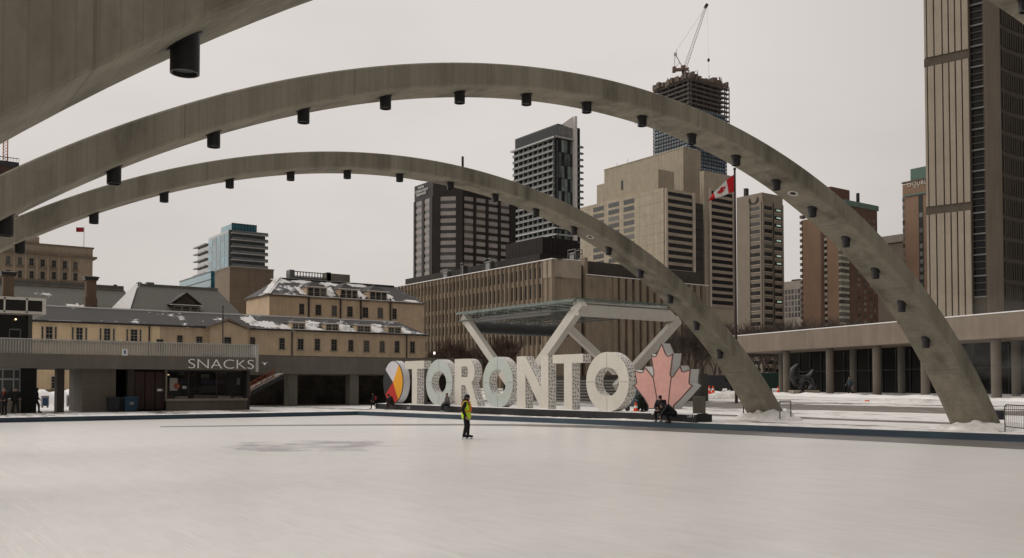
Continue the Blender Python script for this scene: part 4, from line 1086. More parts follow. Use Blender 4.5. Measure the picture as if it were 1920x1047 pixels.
for px, yt, yb, wd_ in ((16, 510, 575, 24), (171.5, 519, 577, 22)):
    fc = Face(Wh.p(0, 0, -.8), (0, 1), (1, 0)); a_, b_ = fc.u(px - wd_ / 2, 560), fc.u(px + wd_ / 2, 560); zt_ = fc.z(px, yt); zb_ = fc.z(px, yb); hgt = zt_ - zb_
    ch = MB().fbox(fc, a_, b_, zb_ - 2, zb_ + hgt * .32, -1.6, 0).fbox(fc, a_ + .12, b_ - .12, zb_ + hgt * .32, zt_ - .5, -1.5, -.1).build('chimney', BRK, root)
    cp_ = MB(); cp_.fbox(fc, a_ - .1, b_ + .1, zt_ - .5, zt_ - .2, -1.7, .12); cp_.fbox(fc, a_ - .22, b_ + .22, zt_ - .2, zt_, -1.8, .24); cp_.build('chimney_cap', DARKM, ch)
    MB().fbox(fc, a_ + .1, b_ - .1, zt_, zt_ + .08, -1.4, 0).build('cap_snow', SNOW, ch)
    if px > 100: roof_patch(root, Wh, .3, zh, -hb, zl, Wh.u(150, 572), .14, 1.5, .17, 2)
q = Wh.hit(216, 537, -hb - 2); MB().tube(Wh.p(q[0], q[1] - 1, -hb - 2), Wh.p(q[0], q[1] + .25, -hb - 2), .28, .28, 10).build('vent_pipe', DARKM, root)
q = Wh.hit(282, 533, -hb - 2); MB().fbox(Wh, q[0] - .6, q[0] + .6, zr2, q[1] + .3, -hb - 3, -hb - 2).build('roof_unit', STEELM, root)
q = Wh.hit(261, 533, -hb - 2); MB().ball(Wh.p(q[0], q[1], -hb - 2), (.5, .5, .4), 10, 6).build('roof_vent', STEELM, root)

# upper stone block
P = at(505, 552, 172); US, UE = SE(P)
root = thing('stone_block', 'tall stone block with hipped snowy roof and three triple-arched dormers', 'stone building', (P.x, P.y, 0))
Wd, Ln = US.u(462, 558), UE.u(793, 571); zE = P.z
MB().box(P.x - Wd, P.x, P.y, P.y + Ln, 0, zE).build('wall', STONET, root)
MB().box(P.x - Wd - .2, P.x + .2, P.y - .2, P.y + Ln + .2, zE - .35, zE - .02).build('cornice', STONED, root)
rA, rB = UE.hit(524, 521.5, -7), UE.hit(737, 537, -7); zR = rA[1]
e_ = .5
c0, c1, c2, c3 = UE.p(-e_, zE, e_), UE.p(Ln + e_, zE, e_), UE.p(Ln + e_, zE, -Wd - e_), UE.p(-e_, zE, -Wd - e_)
t0, t1, t2, t3 = UE.p(rA[0], zR, -7), UE.p(rB[0], zR, -7), UE.p(rB[0], zR, -Wd + 6), UE.p(rA[0], zR, -Wd + 6)
MB().add([c0, c1, c2, c3, t0, t1, t2, t3], [(0, 1, 5, 4), (1, 2, 6, 5), (2, 3, 7, 6), (3, 0, 4, 7), (4, 5, 6, 7), (0, 3, 2, 1)]).build('roof', SLATES, root)
sn = MB()
for p_, q_ in ((c0, t0),): sn.bar(p_ + Vector((-.6, 0, .15)), q_ + Vector((-.3, 0, .1)), 1.5, .1)
sn.bar(t0, t1, .4, .2); sn.bar(c0 + Vector((0, 1, .05)), c1 + Vector((0, -1, .05)), .3, .1); sn.build('roof_snow', SNOW, root)
Ud = Face(UE.p(0, 0, .06), (0, 1), (1, 0))
for pa, pb, yap in ((574, 614, 526), (636, 672, 530), (691, 727, 534)):
    dormer(Ud, pa, pb, yap, yap + 13, yap + 33, 7, True, root, SASHW, 3)
for a_, b_ in ((561, 570.6), (591.6, 602), (622, 632), (651, 661), (679.5, 690), (708, 718), (735.6, 744)):
    k = (a_ - 561) / 180; y0, y1 = 570 + 9 * k, 589 + 9 * k
    sash(root, UE, UE.u(a_, y0), UE.u(b_, y0), UE.z(a_, y1), UE.z(a_, y0), SASHD, OGL, 2, 4)
for px in (578.5, 638, 676, 731.5):
    MB().tube(UE.p(UE.u(px, 580), 0, .2), UE.p(UE.u(px, 560), zE + .6, .2), .17, .17, 8).build('drain_pipe', PIPE, root)
for px, yt, w_ in ((548, 506, 1.0), (617, 511, .9), (634, 514, 5.5)):
    q = UE.hit(px, yt, -12); MB().fbox(UE, q[0] - w_ / 2, q[0] + w_ / 2, zR - 1, q[1], -14, -12).build('roof_vent', CONC if w_ > 3 else STEELM, root)
q0, q1 = UE.hit(552, 510, -12), UE.hit(612, 516, -12); rt = MB()
for k in range(12):
    f_ = k / 11; u_ = q0[0] + (q1[0] - q0[0]) * f_; rt.tube(UE.p(u_, zR - .3, -12), UE.p(u_, q0[1] + .2, -12), .1, .1, 5)
for dz in (.1, -.8): rt.tube(UE.p(q0[0], q0[1] + dz, -12), UE.p(q1[0], q0[1] + dz, -12), .1, .1, 5)
rt.fbox(UE, q0[0], q1[0], zR - .5, q0[1] - .9, -14, -12.3); rt.build('roof_railing', STEELM, root)

for k, (px, t_, ru, rt) in enumerate(((621, .25, 1.0, .25), (628, .45, .9, .25), (682, .25, .9, .25), (570, .3, .8, .2), (734, .3, .9, .25), (640, .8, 2.2, .12), (690, .85, 2.4, .10), (590, .85, 2.4, .1), (545, .8, 1.6, .12), (770, .08, 1.6, .06))):
    roof_patch(root, UE, .5, zE, -7, zR, UE.u(px, 560), t_, ru, rt, k + 20)
# blank concrete stair block left of it
P = at(431, 502, 190); S_, E_ = SE(P); root = thing('concrete_block_house', 'blank brown concrete block rising behind the stone roofs', 'building', (P.x, P.y, 0))
Wd, Ln = S_.u(403, 510), E_.u(513, 507)
MB().box(P.x - Wd, P.x, P.y, P.y + Ln, 0, P.z).build('wall', M_bands('brown_concrete', lin(108, 92, 73, 1.5), (.1, .08, .06), 3.5, 0, jw=.1, dark=.4), root)
MB().box(P.x - Wd - .1, P.x + .1, P.y - .1, P.y + Ln + .1, P.z, P.z + .3).build('coping', CONC, root)

# big old stone office at far left
P = at(120, 463, 260); E_ = Face((P.x, P.y), (0, 1), (1, 0)); zT = P.z
root = thing('stone_office_block', 'old stone office block with rows of paired windows at far left', 'office building', E_.p(0, 0))
STO = M('weathered_limestone', lin(114, 98, 78, 2.0), .9, .18, .15, 3, streak=.3)
ua, ub = E_.u(-120, 480), E_.u(174, 480)
MB().fbox(E_, ua, ub, 0, zT, -40, 0).build('wall', STO, root)
zc0, zc1 = E_.z(120, 482), E_.z(120, 478.5)
MB().fbox(E_, ua, ub + 1.0, zc0, zc1, -40, 1.1).build('cornice', STONED, root)
MB().fbox(E_, ua, ub + .3, zT, zT + .4, -40, .3).build('parapet_coping', STONED, root)
MB().fbox(E_, ua, ub, E_.z(120, 531), E_.z(120, 528.5), -1, .5).build('string_course', STONED, root)
for (px, yt, a_, b_) in ((60, 443, -120, 74), (82, 459, 74, 95)):
    MB().fbox(E_, E_.u(a_, 460), E_.u(b_, 460), zT - .5, E_.z(px, yt), -20, -.3).build('attic_storey', STO, root)
for c_ in (15.5, 37.5, 59, 80, 101, 121.5, 141.5):
    k = (c_ - 15) * .085
    for y0, y1, nm in ((481 + k - .4, 494 + k, 0), (506 + k * .6, 519.5 + k * .6, 1)):
        sash(root, E_, E_.u(c_ - 4.3, y0), E_.u(c_ + 4.3, y0), E_.z(c_, y1), E_.z(c_, y0), SASHD, OGL, 2, 2, .12)
    MB().fbox(E_, E_.u(c_ - 5.5, 500), E_.u(c_ + 5.5, 500), E_.z(c_, 499.5 + k), E_.z(c_, 496 + k), 0, .5).build('balconet', STONED, root)
    if c_ > 20: MB().fbox(E_, E_.u(c_ - 13, 500), E_.u(c_ - 9, 500), E_.z(c_, 528), zc0, 0, .35).build('pilaster', STO, root)
for c_ in (17, 38, 60): sash(root, Face(E_.p(0, 0, -.3), (0, 1), (1, 0)), E_.u(c_ - 4, 468), E_.u(c_ + 4, 468), E_.z(c_, 474.5), E_.z(c_, 462.5), SASHD, OGL, 2, 2, .12)
q = E_.hit(157, 473, -3)
fr_ = thing('flagpole', 'thin white flagpole with a small red flag on the old stone office', 'flagpole', E_.p(q[0], zT, -3))
zt2 = E_.hit(156.5, 426, -3)[1]
MB().tube(E_.p(q[0], zT, -3), E_.p(q[0], zt2, -3), .11, .09, 8).build('pole', WHITEP, fr_)
fl = MB(); nn = 14; wf, hf = 2.05, 1.35; vs = []
for i in range(nn + 1):
    for j in range(5):
        s_ = i / nn; vs.append(E_.p(q[0] - .1 - wf * s_, zt2 - .15 - hf * j / 4 - .12 * s_, -3 + .18 * math.sin(s_ * 7)))
fl.add(vs, [(i * 5 + j, i * 5 + j + 1, (i + 1) * 5 + j + 1, (i + 1) * 5 + j) for i in range(nn) for j in range(4)])
REDF = M('red_flag_cloth', (.32, .02, .025), .8, .12)
flo = fl.build('flag', REDF, fr_, smooth=True)
MB().slab([E_.p(q[0] - .15, zt2 - .2, -2.75), E_.p(q[0] - .7, zt2 - .25, -2.72), E_.p(q[0] - .7, zt2 - .75, -2.72), E_.p(q[0] - .15, zt2 - .7, -2.75)], (.02, 0, 0)).build('canton', M('flag_canton', (.16, .06, .10), .8), flo)

# construction site far left edge: tower under scaffold with an orange mast
P = at(36, 297, 420); S_, E_ = SE(P); E2 = Face((P.x, P.y), (0, 1), (1, 0)); root = thing('unfinished_tower', 'dark unfinished tower top with an orange mast peeping out at the left edge', 'tower', (P.x, P.y, 0))
ua = -14
MB().fbox(E2, ua, 0, 0, E2.z(20, 313), -14, 0).build('wall', M('dark_red_frame', (.06, .03, .025), .8, .3, .3, 3), root)
MB().fbox(E2, ua, .0, E2.z(20, 313), E2.z(20, 303), -14, -.0).build('hoarding', M('grey_hoarding', (.045, .045, .05), .8), root)
rl = MB()
for k in range(9): rl.box(P.x - .3, P.x, P.y - k * 1.1 - .12, P.y - k * 1.1, P.z - 1.6, P.z - .1)
rl.fbox(E2, ua, 0, P.z - .4, P.z - .15, -.3, 0); rl.build('guard_rail', DARKM, root)
q = E2.hit(10, 300, -6); o_ = MB(); h_ = E2.hit(10, 268, -6)[1]
cc_ = E2.p(q[0], 0, -6)
for sx_, sy_ in ((1, 1), (1, -1), (-1, -1), (-1, 1)): o_.tube((cc_.x + sx_ * .9, cc_.y + sy_ * .9, P.z - 5), (cc_.x + sx_ * .9, cc_.y + sy_ * .9, h_ + 3), .14, .14, 5)
for k in range(12):
    z_ = P.z - 4 + k * 1.4
    for (a1, b1), (a2, b2) in (((1, 1), (1, -1)), ((1, -1), (-1, -1)), ((-1, -1), (-1, 1)), ((-1, 1), (1, 1))):
        o_.tube((cc_.x + a1 * .9, cc_.y + b1 * .9, z_), (cc_.x + a2 * .9, cc_.y + b2 * .9, z_ + 1.4), .09, .09, 4)
o_.build('lattice_mast', M('orange_steel', (.42, .12, .03), .6), root)

# ------------------------------------------------------------------ skyline
# glass condominium on the left
P = at(430, 431, 360); S_, E_ = SE(P); zT = P.z
root = thing('glass_condominium', 'stepped blue glass condominium with white balconies left of the stone roofs', 'apartment tower', (P.x, P.y, 0))
BLUEG = M_glass('blue_curtain_glass', (.040, .135, .175), .2, .22, .55, .12)
GREYG = M_glass('grey_window_band', (.055, .06, .06), .15, .5, .6, .4)
SLABW = M('pale_balcony_slab', (.36, .345, .325), .7, .08)
RAILG = M('grey_glass_rail', (.13, .14, .145), .3, .15)
CFR = M('dark_blue_frame', (.05, .06, .065), .5, .1)
Wd, Ln = S_.u(391, 450), E_.u(497.5, 438)
MB().box(P.x - Wd, P.x, P.y, P.y + Ln, 0, zT).build('tower_body', GREYG, root)
fl_h = (E_.z(440, 447) - E_.z(440, 459.5))
k = 0
while zT - 1.2 - k * fl_h > 40:
    z_ = zT - 1.2 - k * fl_h
    b_ = MB().fbox(E_, .6, Ln + .8, z_ - .22, z_ + .12, 0, 1.5).build('balcony', SLABW, root); MB().fbox(E_, .7, Ln + .7, z_ + .12, z_ + 1.05, 1.36, 1.42).build('glass_rail', RAILG, b_); k += 1
cw = []
nb = 5
for b in range(nb):
    for j in range(16):
        u0 = Wd * b / nb; z_ = zT - 1 - j * 3.1
        if z_ > 30: cw.append((S_, u0 + .15, u0 + Wd / nb - .15, z_ - 2.9, z_))
panels(root, cw, BLUEG, 'curtain_window', -.1, .06)
MB().fbox(S_, -.1, .9, 30, zT, .02, .1).build('corner_frame', CFR, root)
q0, q1 = E_.u(436, 425), E_.u(482, 425); z_ = E_.z(455, 420.5)
MB().fbox(E_, q0, q1, zT - .5, z_, -14, -.8).build('penthouse', BLUEG, root)
pm = MB()
for i in range(9):
    u_ = q0 + (q1 - q0) * i / 8; pm.fbox(E_, u_ - .12, u_ + .12, zT, z_ + .3, -.8, -.6)
pm.fbox(E_, q0, q1, z_ - .1, z_ + .2, -.8, -.55); pm.build('penthouse_frame', CFR, root)
S2 = Face((P.x - Wd, P.y), (-1, 0), (0, -1))
for (pa, pb, yt, off, nm) in ((392, 362, 457, 2.0, 'lower_wing'), (400, 341, 518, -1.0, 'podium')):
    a_, b_ = S_.u(pa, yt), S_.u(pb, yt); zt_ = S_.z((pa + pb) / 2, yt)
    MB().fbox(S_, a_, b_, 0, zt_, -16, -off).build(nm, BLUEG if nm == 'podium' else GREYG, root)
    k = 0
    while zt_ - .4 - k * 3.1 > 30:
        z_ = zt_ - .4 - k * 3.1
        MB().fbox(S_, a_ + (.5 if nm == 'podium' else (b_ - a_) * .35), b_ + (0 if nm == 'podium' else 2.2), z_ - .2, z_ + .25, -off, -off + (.1 if nm == 'podium' else 1.4)).build('balcony', SLABW if nm != 'podium' else CFR, root); k += 1

# dark banded tower with the three-line sign
P1_ = at(812, 338, 400); zT = P1_.z
S_ = Face((P1_.x, P1_.y), (-1, 0), (0, -1)); C_ = Face((P1_.x, P1_.y), (1, 1), (1, -1))
uc = C_.u(868, 400); P2_ = C_.p(uc, 0); E_ = Face((P2_.x, P2_.y), (0, 1), (1, 0))
Wd, Ln = S_.u(777, 400), E_.u(966, 400)
root = thing('banded_dark_tower', 'dark brown office tower with pale bands and a three line white sign', 'office tower', (P1_.x, P1_.y, 0))
DBR = M('dark_bronze_cladding', (.022, .018, .017), .6, .15, .2, 3)
MB().prism([(P1_.x, P1_.y), (P2_.x, P2_.y), (P2_.x, P2_.y + Ln), (P1_.x - Wd, P2_.y + Ln), (P1_.x - Wd, P1_.y)], 0, zT).build('tower_body', DBR, root)
SPAN = M('pale_spandrel', (.30, .27, .255), .6, .12, .3, 3); TGL = M_glass('tower_window', (.045, .04, .037), .2, .4, .6, .5, blinds=.45)
bays = [(S_, 780, 792), (S_, 796, 806.5), (C_, 825.5, 855), (E_, 869.5, 887), (E_, 892.5, 910), (E_, 915.5, 933), (E_, 938.5, 954.5)]
ref = C_.z(840, 369); ph_ = C_.z(840, 440) - C_.z(840, 453.8)
sp_r, wn_r = [], []
for fc, pa, pb in bays:
    u0, u1 = sorted((fc.u(pa, 450), fc.u(pb, 450)))
    for j in range(14):
        z_ = ref - j * ph_
        sp_r.append((fc, u0, u1, z_ - ph_ * .55, z_)); wn_r.append((fc, u0, u1, z_ - ph_ + .02, z_ - ph_ * .56))
panels(root, sp_r, SPAN, 'spandrel', -.1, .12); panels(root, wn_r, TGL, 'window', -.1, .06)
pi_ = MB()
for fc, pa, pb in ((S_, 776.8, 780), (S_, 792, 796), (S_, 806.5, 812), (C_, 812, 825.5), (C_, 855, 868), (E_, 868.3, 869.3), (E_, 887.5, 892), (E_, 910.5, 915), (E_, 933.5, 938), (E_, 955, 966)):
    u0, u1 = sorted((fc.u(pa, 450), fc.u(pb, 450)))
    MB().fbox(fc, u0, u1, 0, ref + .3, -.1, .45).build('pier', DBR, root)
for i, s_ in enumerate(('TATA', 'CONSULTANCY', 'SERVICES')):
    y_ = (351.5, 357.5, 364)[i]; hgt = 5.2 / 1706.8 * 405
    tm = text_mb(s_, hgt * 1.25, .05, (0, 0, 0), (1, 0, 0), (0, 0, 0)); wt = max(v.x for v in tm.v)
    cxp = (791, 792.5, 791.5)[i]; want = abs(S_.u(cxp - (5.5, 11.5, 8.5)[i], y_) - S_.u(cxp + (5.5, 11.5, 8.5)[i], y_))
    u_l = S_.u(cxp - (5.5, 11.5, 8.5)[i], y_)
    text_mb(s_, hgt * 1.25, .05, S_.p(u_l, S_.z(cxp, y_) - hgt * .5, .55), (1, 0, 0), (0, -1, 0), want / wt, 1.02).build('white_sign_line', M('sign_white_' + s_.lower()[:4], (.75, .74, .72), .5, .02), root)
q = E_.hit(867.5, 294, -10)
MB().tube(E_.p(q[0], zT - 1, -10), E_.p(q[0], q[1], -10), .55, .55, 10).build('chimney', M('rust_brown_flue', (.045, .025, .02), .7), root)

# tall balcony condominium
P = at(1045, 232, 480); S_, E_ = SE(P); zT = P.z
root = thing('balcony_tower', 'tall condominium with white balcony bands and a pale fin on its roof', 'apartment tower', (P.x, P.y, 0))
Wd, Ln = S_.u(965.5, 260), E_.u(1087.5, 250)
TDK = M_glass('tower_dark_glass', (.026, .028, .030), .15, .5, .5, .3); TGR = M_glass('tower_green_glass', (.14, .165, .15), .15, .5, .6, .4)
WHB = M('white_balcony', (.40, .395, .385), .6, .06); GBAL = M('greyglass_balcony', (.13, .137, .133), .4, .08)
MB().box(P.x - Wd, P.x, P.y, P.y + Ln, 0, zT).build('tower_body', TDK, root)
zq = S_.z(1045, 257.5); fh = S_.z(1040, 300) - S_.z(1040, 312.1)
MB().fbox(S_, -1.0, Wd + 1.6, zq - .3, zq + .5, 0, 2.2).fbox(E_, -2.2, E_.u(1075, 255), zq - .3, zq + .5, 0, 1.2).build('crown_ledge', WHB, root)
for j in range(40):
    z_ = zq - (j + 1) * fh
    if z_ < 60: break
    thick = j in (13, 14, 25, 33)
    MB().fbox(S_, 1.8 if not thick else -.5, Wd + .6, z_ - (.30 if thick else .14), z_ + (.40 if thick else .10), 0, 1.5).build('balcony_slab', WHB, root)
    MB().fbox(S_, 2.0, Wd + .4, z_ + (.45 if thick else .12), z_ + 1.05, 1.3, 1.4).build('balcony_glass', GBAL, root)
    MB().fbox(E_, E_.u(1081.5, 320), Ln + 1.4, z_ - .15, z_ + .8, 0, 1.3).build('balcony', GBAL, root)
    if thick: MB().fbox(E_, .5, E_.u(1074, 320), z_ - .3, z_ + .4, .1, .5).build('floor_band', WHB, root)
for k in range(9): MB().fbox(S_, 2 + (Wd - 3) * k / 8 - .14, 2 + (Wd - 3) * k / 8 + .14, 0, zq, .02, 1.35).build('balcony_divider', GBAL, root)
dv = []
for j in range(14):
    for b in range(5):
        u0, u1 = E_.u(1047 + b * 5.6, 320), E_.u(1047 + (b + 1) * 5.6, 320); z_ = zq - 1 - j * fh * 2
        dv.append((E_, u0 + .1, u1 - .1, z_ - fh * 2 + .35, z_))
for r_ in dv: 
    pass
panels(root, [d for i, d in enumerate(dv) if (i * 7) % 3 != 0], TGR, 'window', -.1, .12)
MB().fbox(S_, Wd * .02, Wd * .97, zq + 1.2, zT - .6, -.1, .15).build('mechanical_screen', M('charcoal_screen', (.022, .022, .024), .6, .15), root)
lv = MB()
for b in range(13):
    u_ = E_.u(1047 + b * 2.2, 240); lv.fbox(E_, u_, u_ + .25, zq + 1, zT - .8, .05, .25)
lv.build('louvre', WHB, root)
fz = E_.z(1077, 220); u0, u1 = E_.u(1073.5, 300), E_.u(1078, 300)
MB().fbox(E_, u0, u1, 0, fz, -.5, 2.0).build('fin', M('pale_fin', (.62, .585, .56), .6, .05), root)
MB().slab([E_.p(E_.u(1052, 232), zT - .2, .2), E_.p(u0, zT - 1, .2), E_.p(u0, fz, .2)], (-.6, 0, 0)).build('fin_wing', M('pale_fin2', (.75, .71, .68), .6, .05), root)
MB().fbox(E_, E_.u(1079, 250), E_.u(1084, 250), zT - 8, E_.z(1081, 242), -6, -.5).build('lift_house', M('charcoal_screen2', (.02, .02, .022), .6), root)

# ribbed concrete courthouse
P = at(1040, 485.5, 200); S_, E_ = SE(P); zT = P.z
root = thing('ribbed_courthouse', 'long brown concrete building with rows of slit windows between upright ribs', 'public building', (P.x, P.y, 0))
CT = M('courthouse_concrete', lin(122, 105, 82, 1.35), .88, .16, .12, 3, streak=.4, dirt=lin(84, 64, 48), dirt_amt=.5)
CT2 = M('courthouse_concrete_dark', lin(104, 84, 64, 1.75), .88, .16, .12, 3, streak=.4)
Wd = S_.u(742, 538)
MB().box(P.x - Wd, P.x - 5.2, P.y + .25, P.y + 40, 0, zT - .3).build('wall', CT, root)
usx = S_.u(1036, 520); nbay = 40; bw = (Wd - usx) / nbay
zrow = [(497.5, 517.5), (529, 556), (565, 585), (594, 612), (624, 645)]
zz_ = []
ry = [(S_.z(1035, a), S_.z(1035, b)) for a, b in zrow]
for i in range(nbay + 1):
    u_ = usx + i * bw
    MB().slab([S_.p(u_ - .16, 0, .28), S_.p(u_ + .16, 0, .28), S_.p(u_ + .36, 0, -.3), S_.p(u_ - .36, 0, -.3)], (0, 0, zT)).build('rib', CT, root)
sw = []
for r_i, (za, zb_) in enumerate(ry):
    for i in range(nbay): 
        u_ = usx + i * bw; sw.append((S_, u_ + .40, u_ + bw - .40, zb_, za))
SLIT = M_glass('slit_window', (.018, .018, .017), .15, .4, .6, .5, blinds=.45)
panels(root, sw, SLIT, 'window', -.4, -.2)
MB().fbox(S_, usx - .4, Wd + .4, zT, zT + .18, -.8, .34).build('snow_cap', SNOW, root)
# rounded plain corner: from the last rib round to the east side
u_e = E_.u(1090, 485); rr = min(5.0, u_e * .6)
pts = [(P.x - usx, P.y)]
for i in range(9):
    a_ = -pi / 2 + pi / 2 * i / 8; pts.append((P.x - rr + rr * math.cos(a_), P.y + rr + rr * math.sin(a_)))
pts += [(P.x, P.y + u_e), (P.x - usx, P.y + u_e)]
zs2 = S_.z(1035, 520)
MB().prism(pts, 0, zs2).build('corner_wall', CT, root, smooth=True); 
pts2 = [(x_ + (.12 if x_ > P.x - usx else 0), y_ - .12) for x_, y_ in pts]
MB().prism(pts2, zs2, zT + .1).build('corner_parapet', M('courthouse_light', lin(132, 118, 98, 1.5), .88, .14, .15, 3, streak=.4), root, smooth=True)
MB().prism(pts2, zT + .1, zT + .25).build('corner_snow', SNOW, root)
u_f = E_.u(1098.5, 500)
MB().fbox(E_, u_e, u_f, 0, zT - .6, -3, -1.2).build('dark_slot', BLACKG, root)
zE2, zE3 = E_.z(1120, 517), E_.z(1130, 489)
u_g, u_h = E_.u(1150, 540), E_.u(1330, 600)
MB().fbox(E_, u_f, u_h, 0, zE3, -30, -2.5).build('upper_wall', M('dark_clad_wall', (.05, .042, .034), .8, .2, .3, 3, streak=.3), root)
MB().fbox(E_, u_f, u_f + .9, zE2, zE3 + .4, -2.6, -.4).build('slot_fin', CT, root)
MB().fbox(E_, u_f, u_g, 0, zE2, -4, 0).build('plain_wall', CT, root, bevel=.4)
n = 14
for i in range(n):
    a_, b_ = u_g + (u_h - u_g) * i / n, u_g + (u_h - u_g) * (i + 1) / n
    MB().fbox(E_, a_, b_ - (b_ - a_) * .42, 0, zE2, -4, -.02).build('rib', CT, root)
MB().fbox(E_, u_g, u_h, 0, zE2 - .3, -4, -1.1).build('recess', CT2, root)
MB().fbox(E_, u_f + .3, u_h, zE2, zE2 + .15, -2.4, .02).build('ledge_snow', SNOW, root)
# roof plant
MB().fbox(S_, S_.hit(1012, 480, -14)[0], S_.hit(760, 520, -14)[0], zT - .5, S_.hit(900, 497, -14)[1], -24, -14).build('setback_wall', M('dark_setback', (.035, .030, .027), .8, .2), root)
pm = MB(); a_, b_ = S_.hit(1017, 470, -18), S_.hit(948, 470, -18); zp = S_.hit(980, 452, -18)[1]
MB().fbox(S_, a_[0], b_[0], zT - .5, zp, -30, -18).build('plant_house', M_bands('ribbed_dark_metal', (.030, .024, .023), (.01, .008, .008), 0, 1.5, jw=.2, dark=.8), root)
for px, py, w_ in ((914, 492, 3.2), (1072, 476, 2.8), (866, 500, 1.2), (834, 512, 3.4)):
    q = S_.hit(px, py, -10); b0 = S_.p(q[0], q[1], -10); fr = MB()
    for sx_ in (-w_ / 2, w_ / 2):
        for sy_ in (0, 2): fr.tube((b0.x + sx_, b0.y + sy_, zT - .5), (b0.x + sx_, b0.y + sy_, b0.z + .9), .09, .09, 5)
    for z_ in (b0.z + .9, b0.z): 
        fr.tube((b0.x - w_ / 2, b0.y, z_), (b0.x + w_ / 2, b0.y, z_), .09, .09, 5); fr.tube((b0.x - w_ / 2, b0.y + 2, z_), (b0.x + w_ / 2, b0.y + 2, z_), .09, .09, 5)
        fr.tube((b0.x + w_ / 2, b0.y, z_), (b0.x + w_ / 2, b0.y + 2, z_), .09, .09, 5)
    fr.build('roof_frame', STEELM, root)
    MB().box(b0.x - w_ * .4, b0.x + w_ * .2, b0.y + .2, b0.y + 1.8, zT - .3, b0.z + .3).build('roof_unit', STEELM, root)

# tower under construction with luffing crane
P = at(1293, 146, 600); S_, E_ = SE(P); zT = P.z
root = thing('unfinished_tower', 'tall tower under construction with open upper floors and blue glass below', 'tower', (P.x, P.y, 0))
Wd, Ln = S_.u(1225, 165), E_.u(1361, 150)
fh = (zT - S_.z(1293, 218)) / 8.2
MB().box(P.x - Wd * .8, P.x - 2.5, P.y + 2.5, P.y + Ln * .9, 0, zT - 3).build('core', M('dark_open_floor', (.055, .05, .05), .8, .4, .4, 3), root)
SITE = M('raw_concrete_floor', (.10, .088, .080), .9, .2, .5, 4); FORM = M('brown_formwork', (.13, .10, .08), .9, .35, .5, 4)
BG2 = M_glass('new_blue_glass', (.11, .14, .165), .15, .5, .6, .3); MUL = M('dark_mullion', (.03, .032, .04), .6)
zgl = E_.z(1350, 215)
for j in range(9):
    z_ = zT - j * fh
    MB().box(P.x - Wd, P.x, P.y, P.y + Ln, z_ - 1.1, z_ - .2).build('floor_slab', SITE, root)
cl = MB()
for i in range(6):
    u_ = Wd * i / 5; cl.fbox(S_, u_ - .25, u_ + .25, zgl - 8, zT, -1.6, -1.0)
    u_ = Ln * i / 5; cl.fbox(E_, u_ - .25, u_ + .25, zgl - 8, zT, -1.6, -1.0)
cl.build('bare_column', SITE, root)
z_ = zgl + 3; k = 0; fs_h = fh * .78
pn = []
MB().box(P.x - Wd + .3, P.x - .3, P.y + .3, P.y + Ln - .3, 0, zgl).build('glazed_body', MUL, root)
for j in range(26):
    zt_ = zgl - j * fs_h
    if j >= 0:
        MB().fbox(S_, 0, Wd, zt_ - fs_h * .62, zt_, -.2, .1).build('glass_band', BG2, root)
        MB().fbox(E_, 0, Ln, zt_ - fs_h * .62, zt_, -.2, .1).build('glass_band', BG2, root)
        if j % 2: MB().fbox(S_, Wd * .25, Wd * .9, zt_ - fs_h * .98, zt_ - fs_h * .7, 0, .9).build('balcony_edge', M('dark_balcony_%d' % j, (.022, .024, .03), .5), root)
ml = MB()
for i in range(15):
    u_ = Wd * i / 14; ml.fbox(S_, u_ - .2, u_ + .2, 0, zgl, .1, .3); u_ = Ln * i / 14; ml.fbox(E_, u_ - .2, u_ + .2, 0, zgl, .1, .3)
ml.build('mullion', MUL, root)
fw = MB(); rr_ = random.Random(4)
for i in range(12):
    u_ = -1.5 + (Wd + 3) * i / 12; fw.fbox(S_, u_, u_ + Wd / 12 * rr_.uniform(.6, 1.0), zT + rr_.uniform(-.5, .4), zT + rr_.uniform(1.8, 4.2), -1.5, rr_.uniform(.5, 2.5))
for i in range(13):
    u_ = -1 + (Ln + 4) * i / 13; fw.fbox(E_, u_, u_ + Ln / 13 * rr_.uniform(.5, .9), zT + rr_.uniform(-.5, .4), zT + rr_.uniform(1.6, 4.6), -1.5, rr_.uniform(.5, 2.5))
fw.build('formwork', FORM, root)
pk_ = MB()
for i in range(14):
    u_ = Ln * rr_.random(); pk_.tube(E_.p(u_, zT, -rr_.random() * 10), E_.p(u_, zT + rr_.uniform(4, 8), -3), .22, .22, 4)
    u_ = Wd * rr_.random(); pk_.tube(S_.p(u_, zT, -rr_.random() * 10), S_.p(u_, zT + rr_.uniform(4, 7), -3), .22, .22, 4)
pk_.build('upright_pole', FORM, root)
lf = MB()
for j in range(10):
    z_ = zT - j * fh; lf.box(P.x - 2, P.x + .3, P.y + Ln, P.y + Ln + 3.4, z_ - 1.2, z_ - .5)
for s_ in (.2, 3.2): lf.box(P.x - .3, P.x + .3, P.y + Ln + s_ - .15, P.y + Ln + s_ + .15, zT - 14 * fh, zT + 1)
lf.build('hoist_landing', SITE, root)
cr = thing('tower_crane', 'white luffing tower crane with raised jib on top of the unfinished tower', 'crane', at(1277, 140, 606))
CRW = M('crane_white', (.50, .46, .43), .6, .1); CRR = M('crane_red_brown', (.16, .10, .085), .6, .15); CRD = M('crane_dark', (.04, .035, .035), .6)
D = 606; c3 = lambda x_, y_: at(x_, y_, D)
MB().tube(c3(1281.5, 150), c3(1281, 134), 1.0, 1.0, 6).build('mast', CRD, cr)
a_, b_ = c3(1261.5, 130), c3(1289, 129)
dck = MB().bar(c3(1261, 131.5), c3(1290, 130.5), 2.6, 1.6); dck.bar(c3(1261, 131), c3(1267, 131), 3.2, 3.4); dck.bar(c3(1277, 127), c3(1285, 127), 2.4, 2.4); dck.build('machinery_deck', CRR, cr)
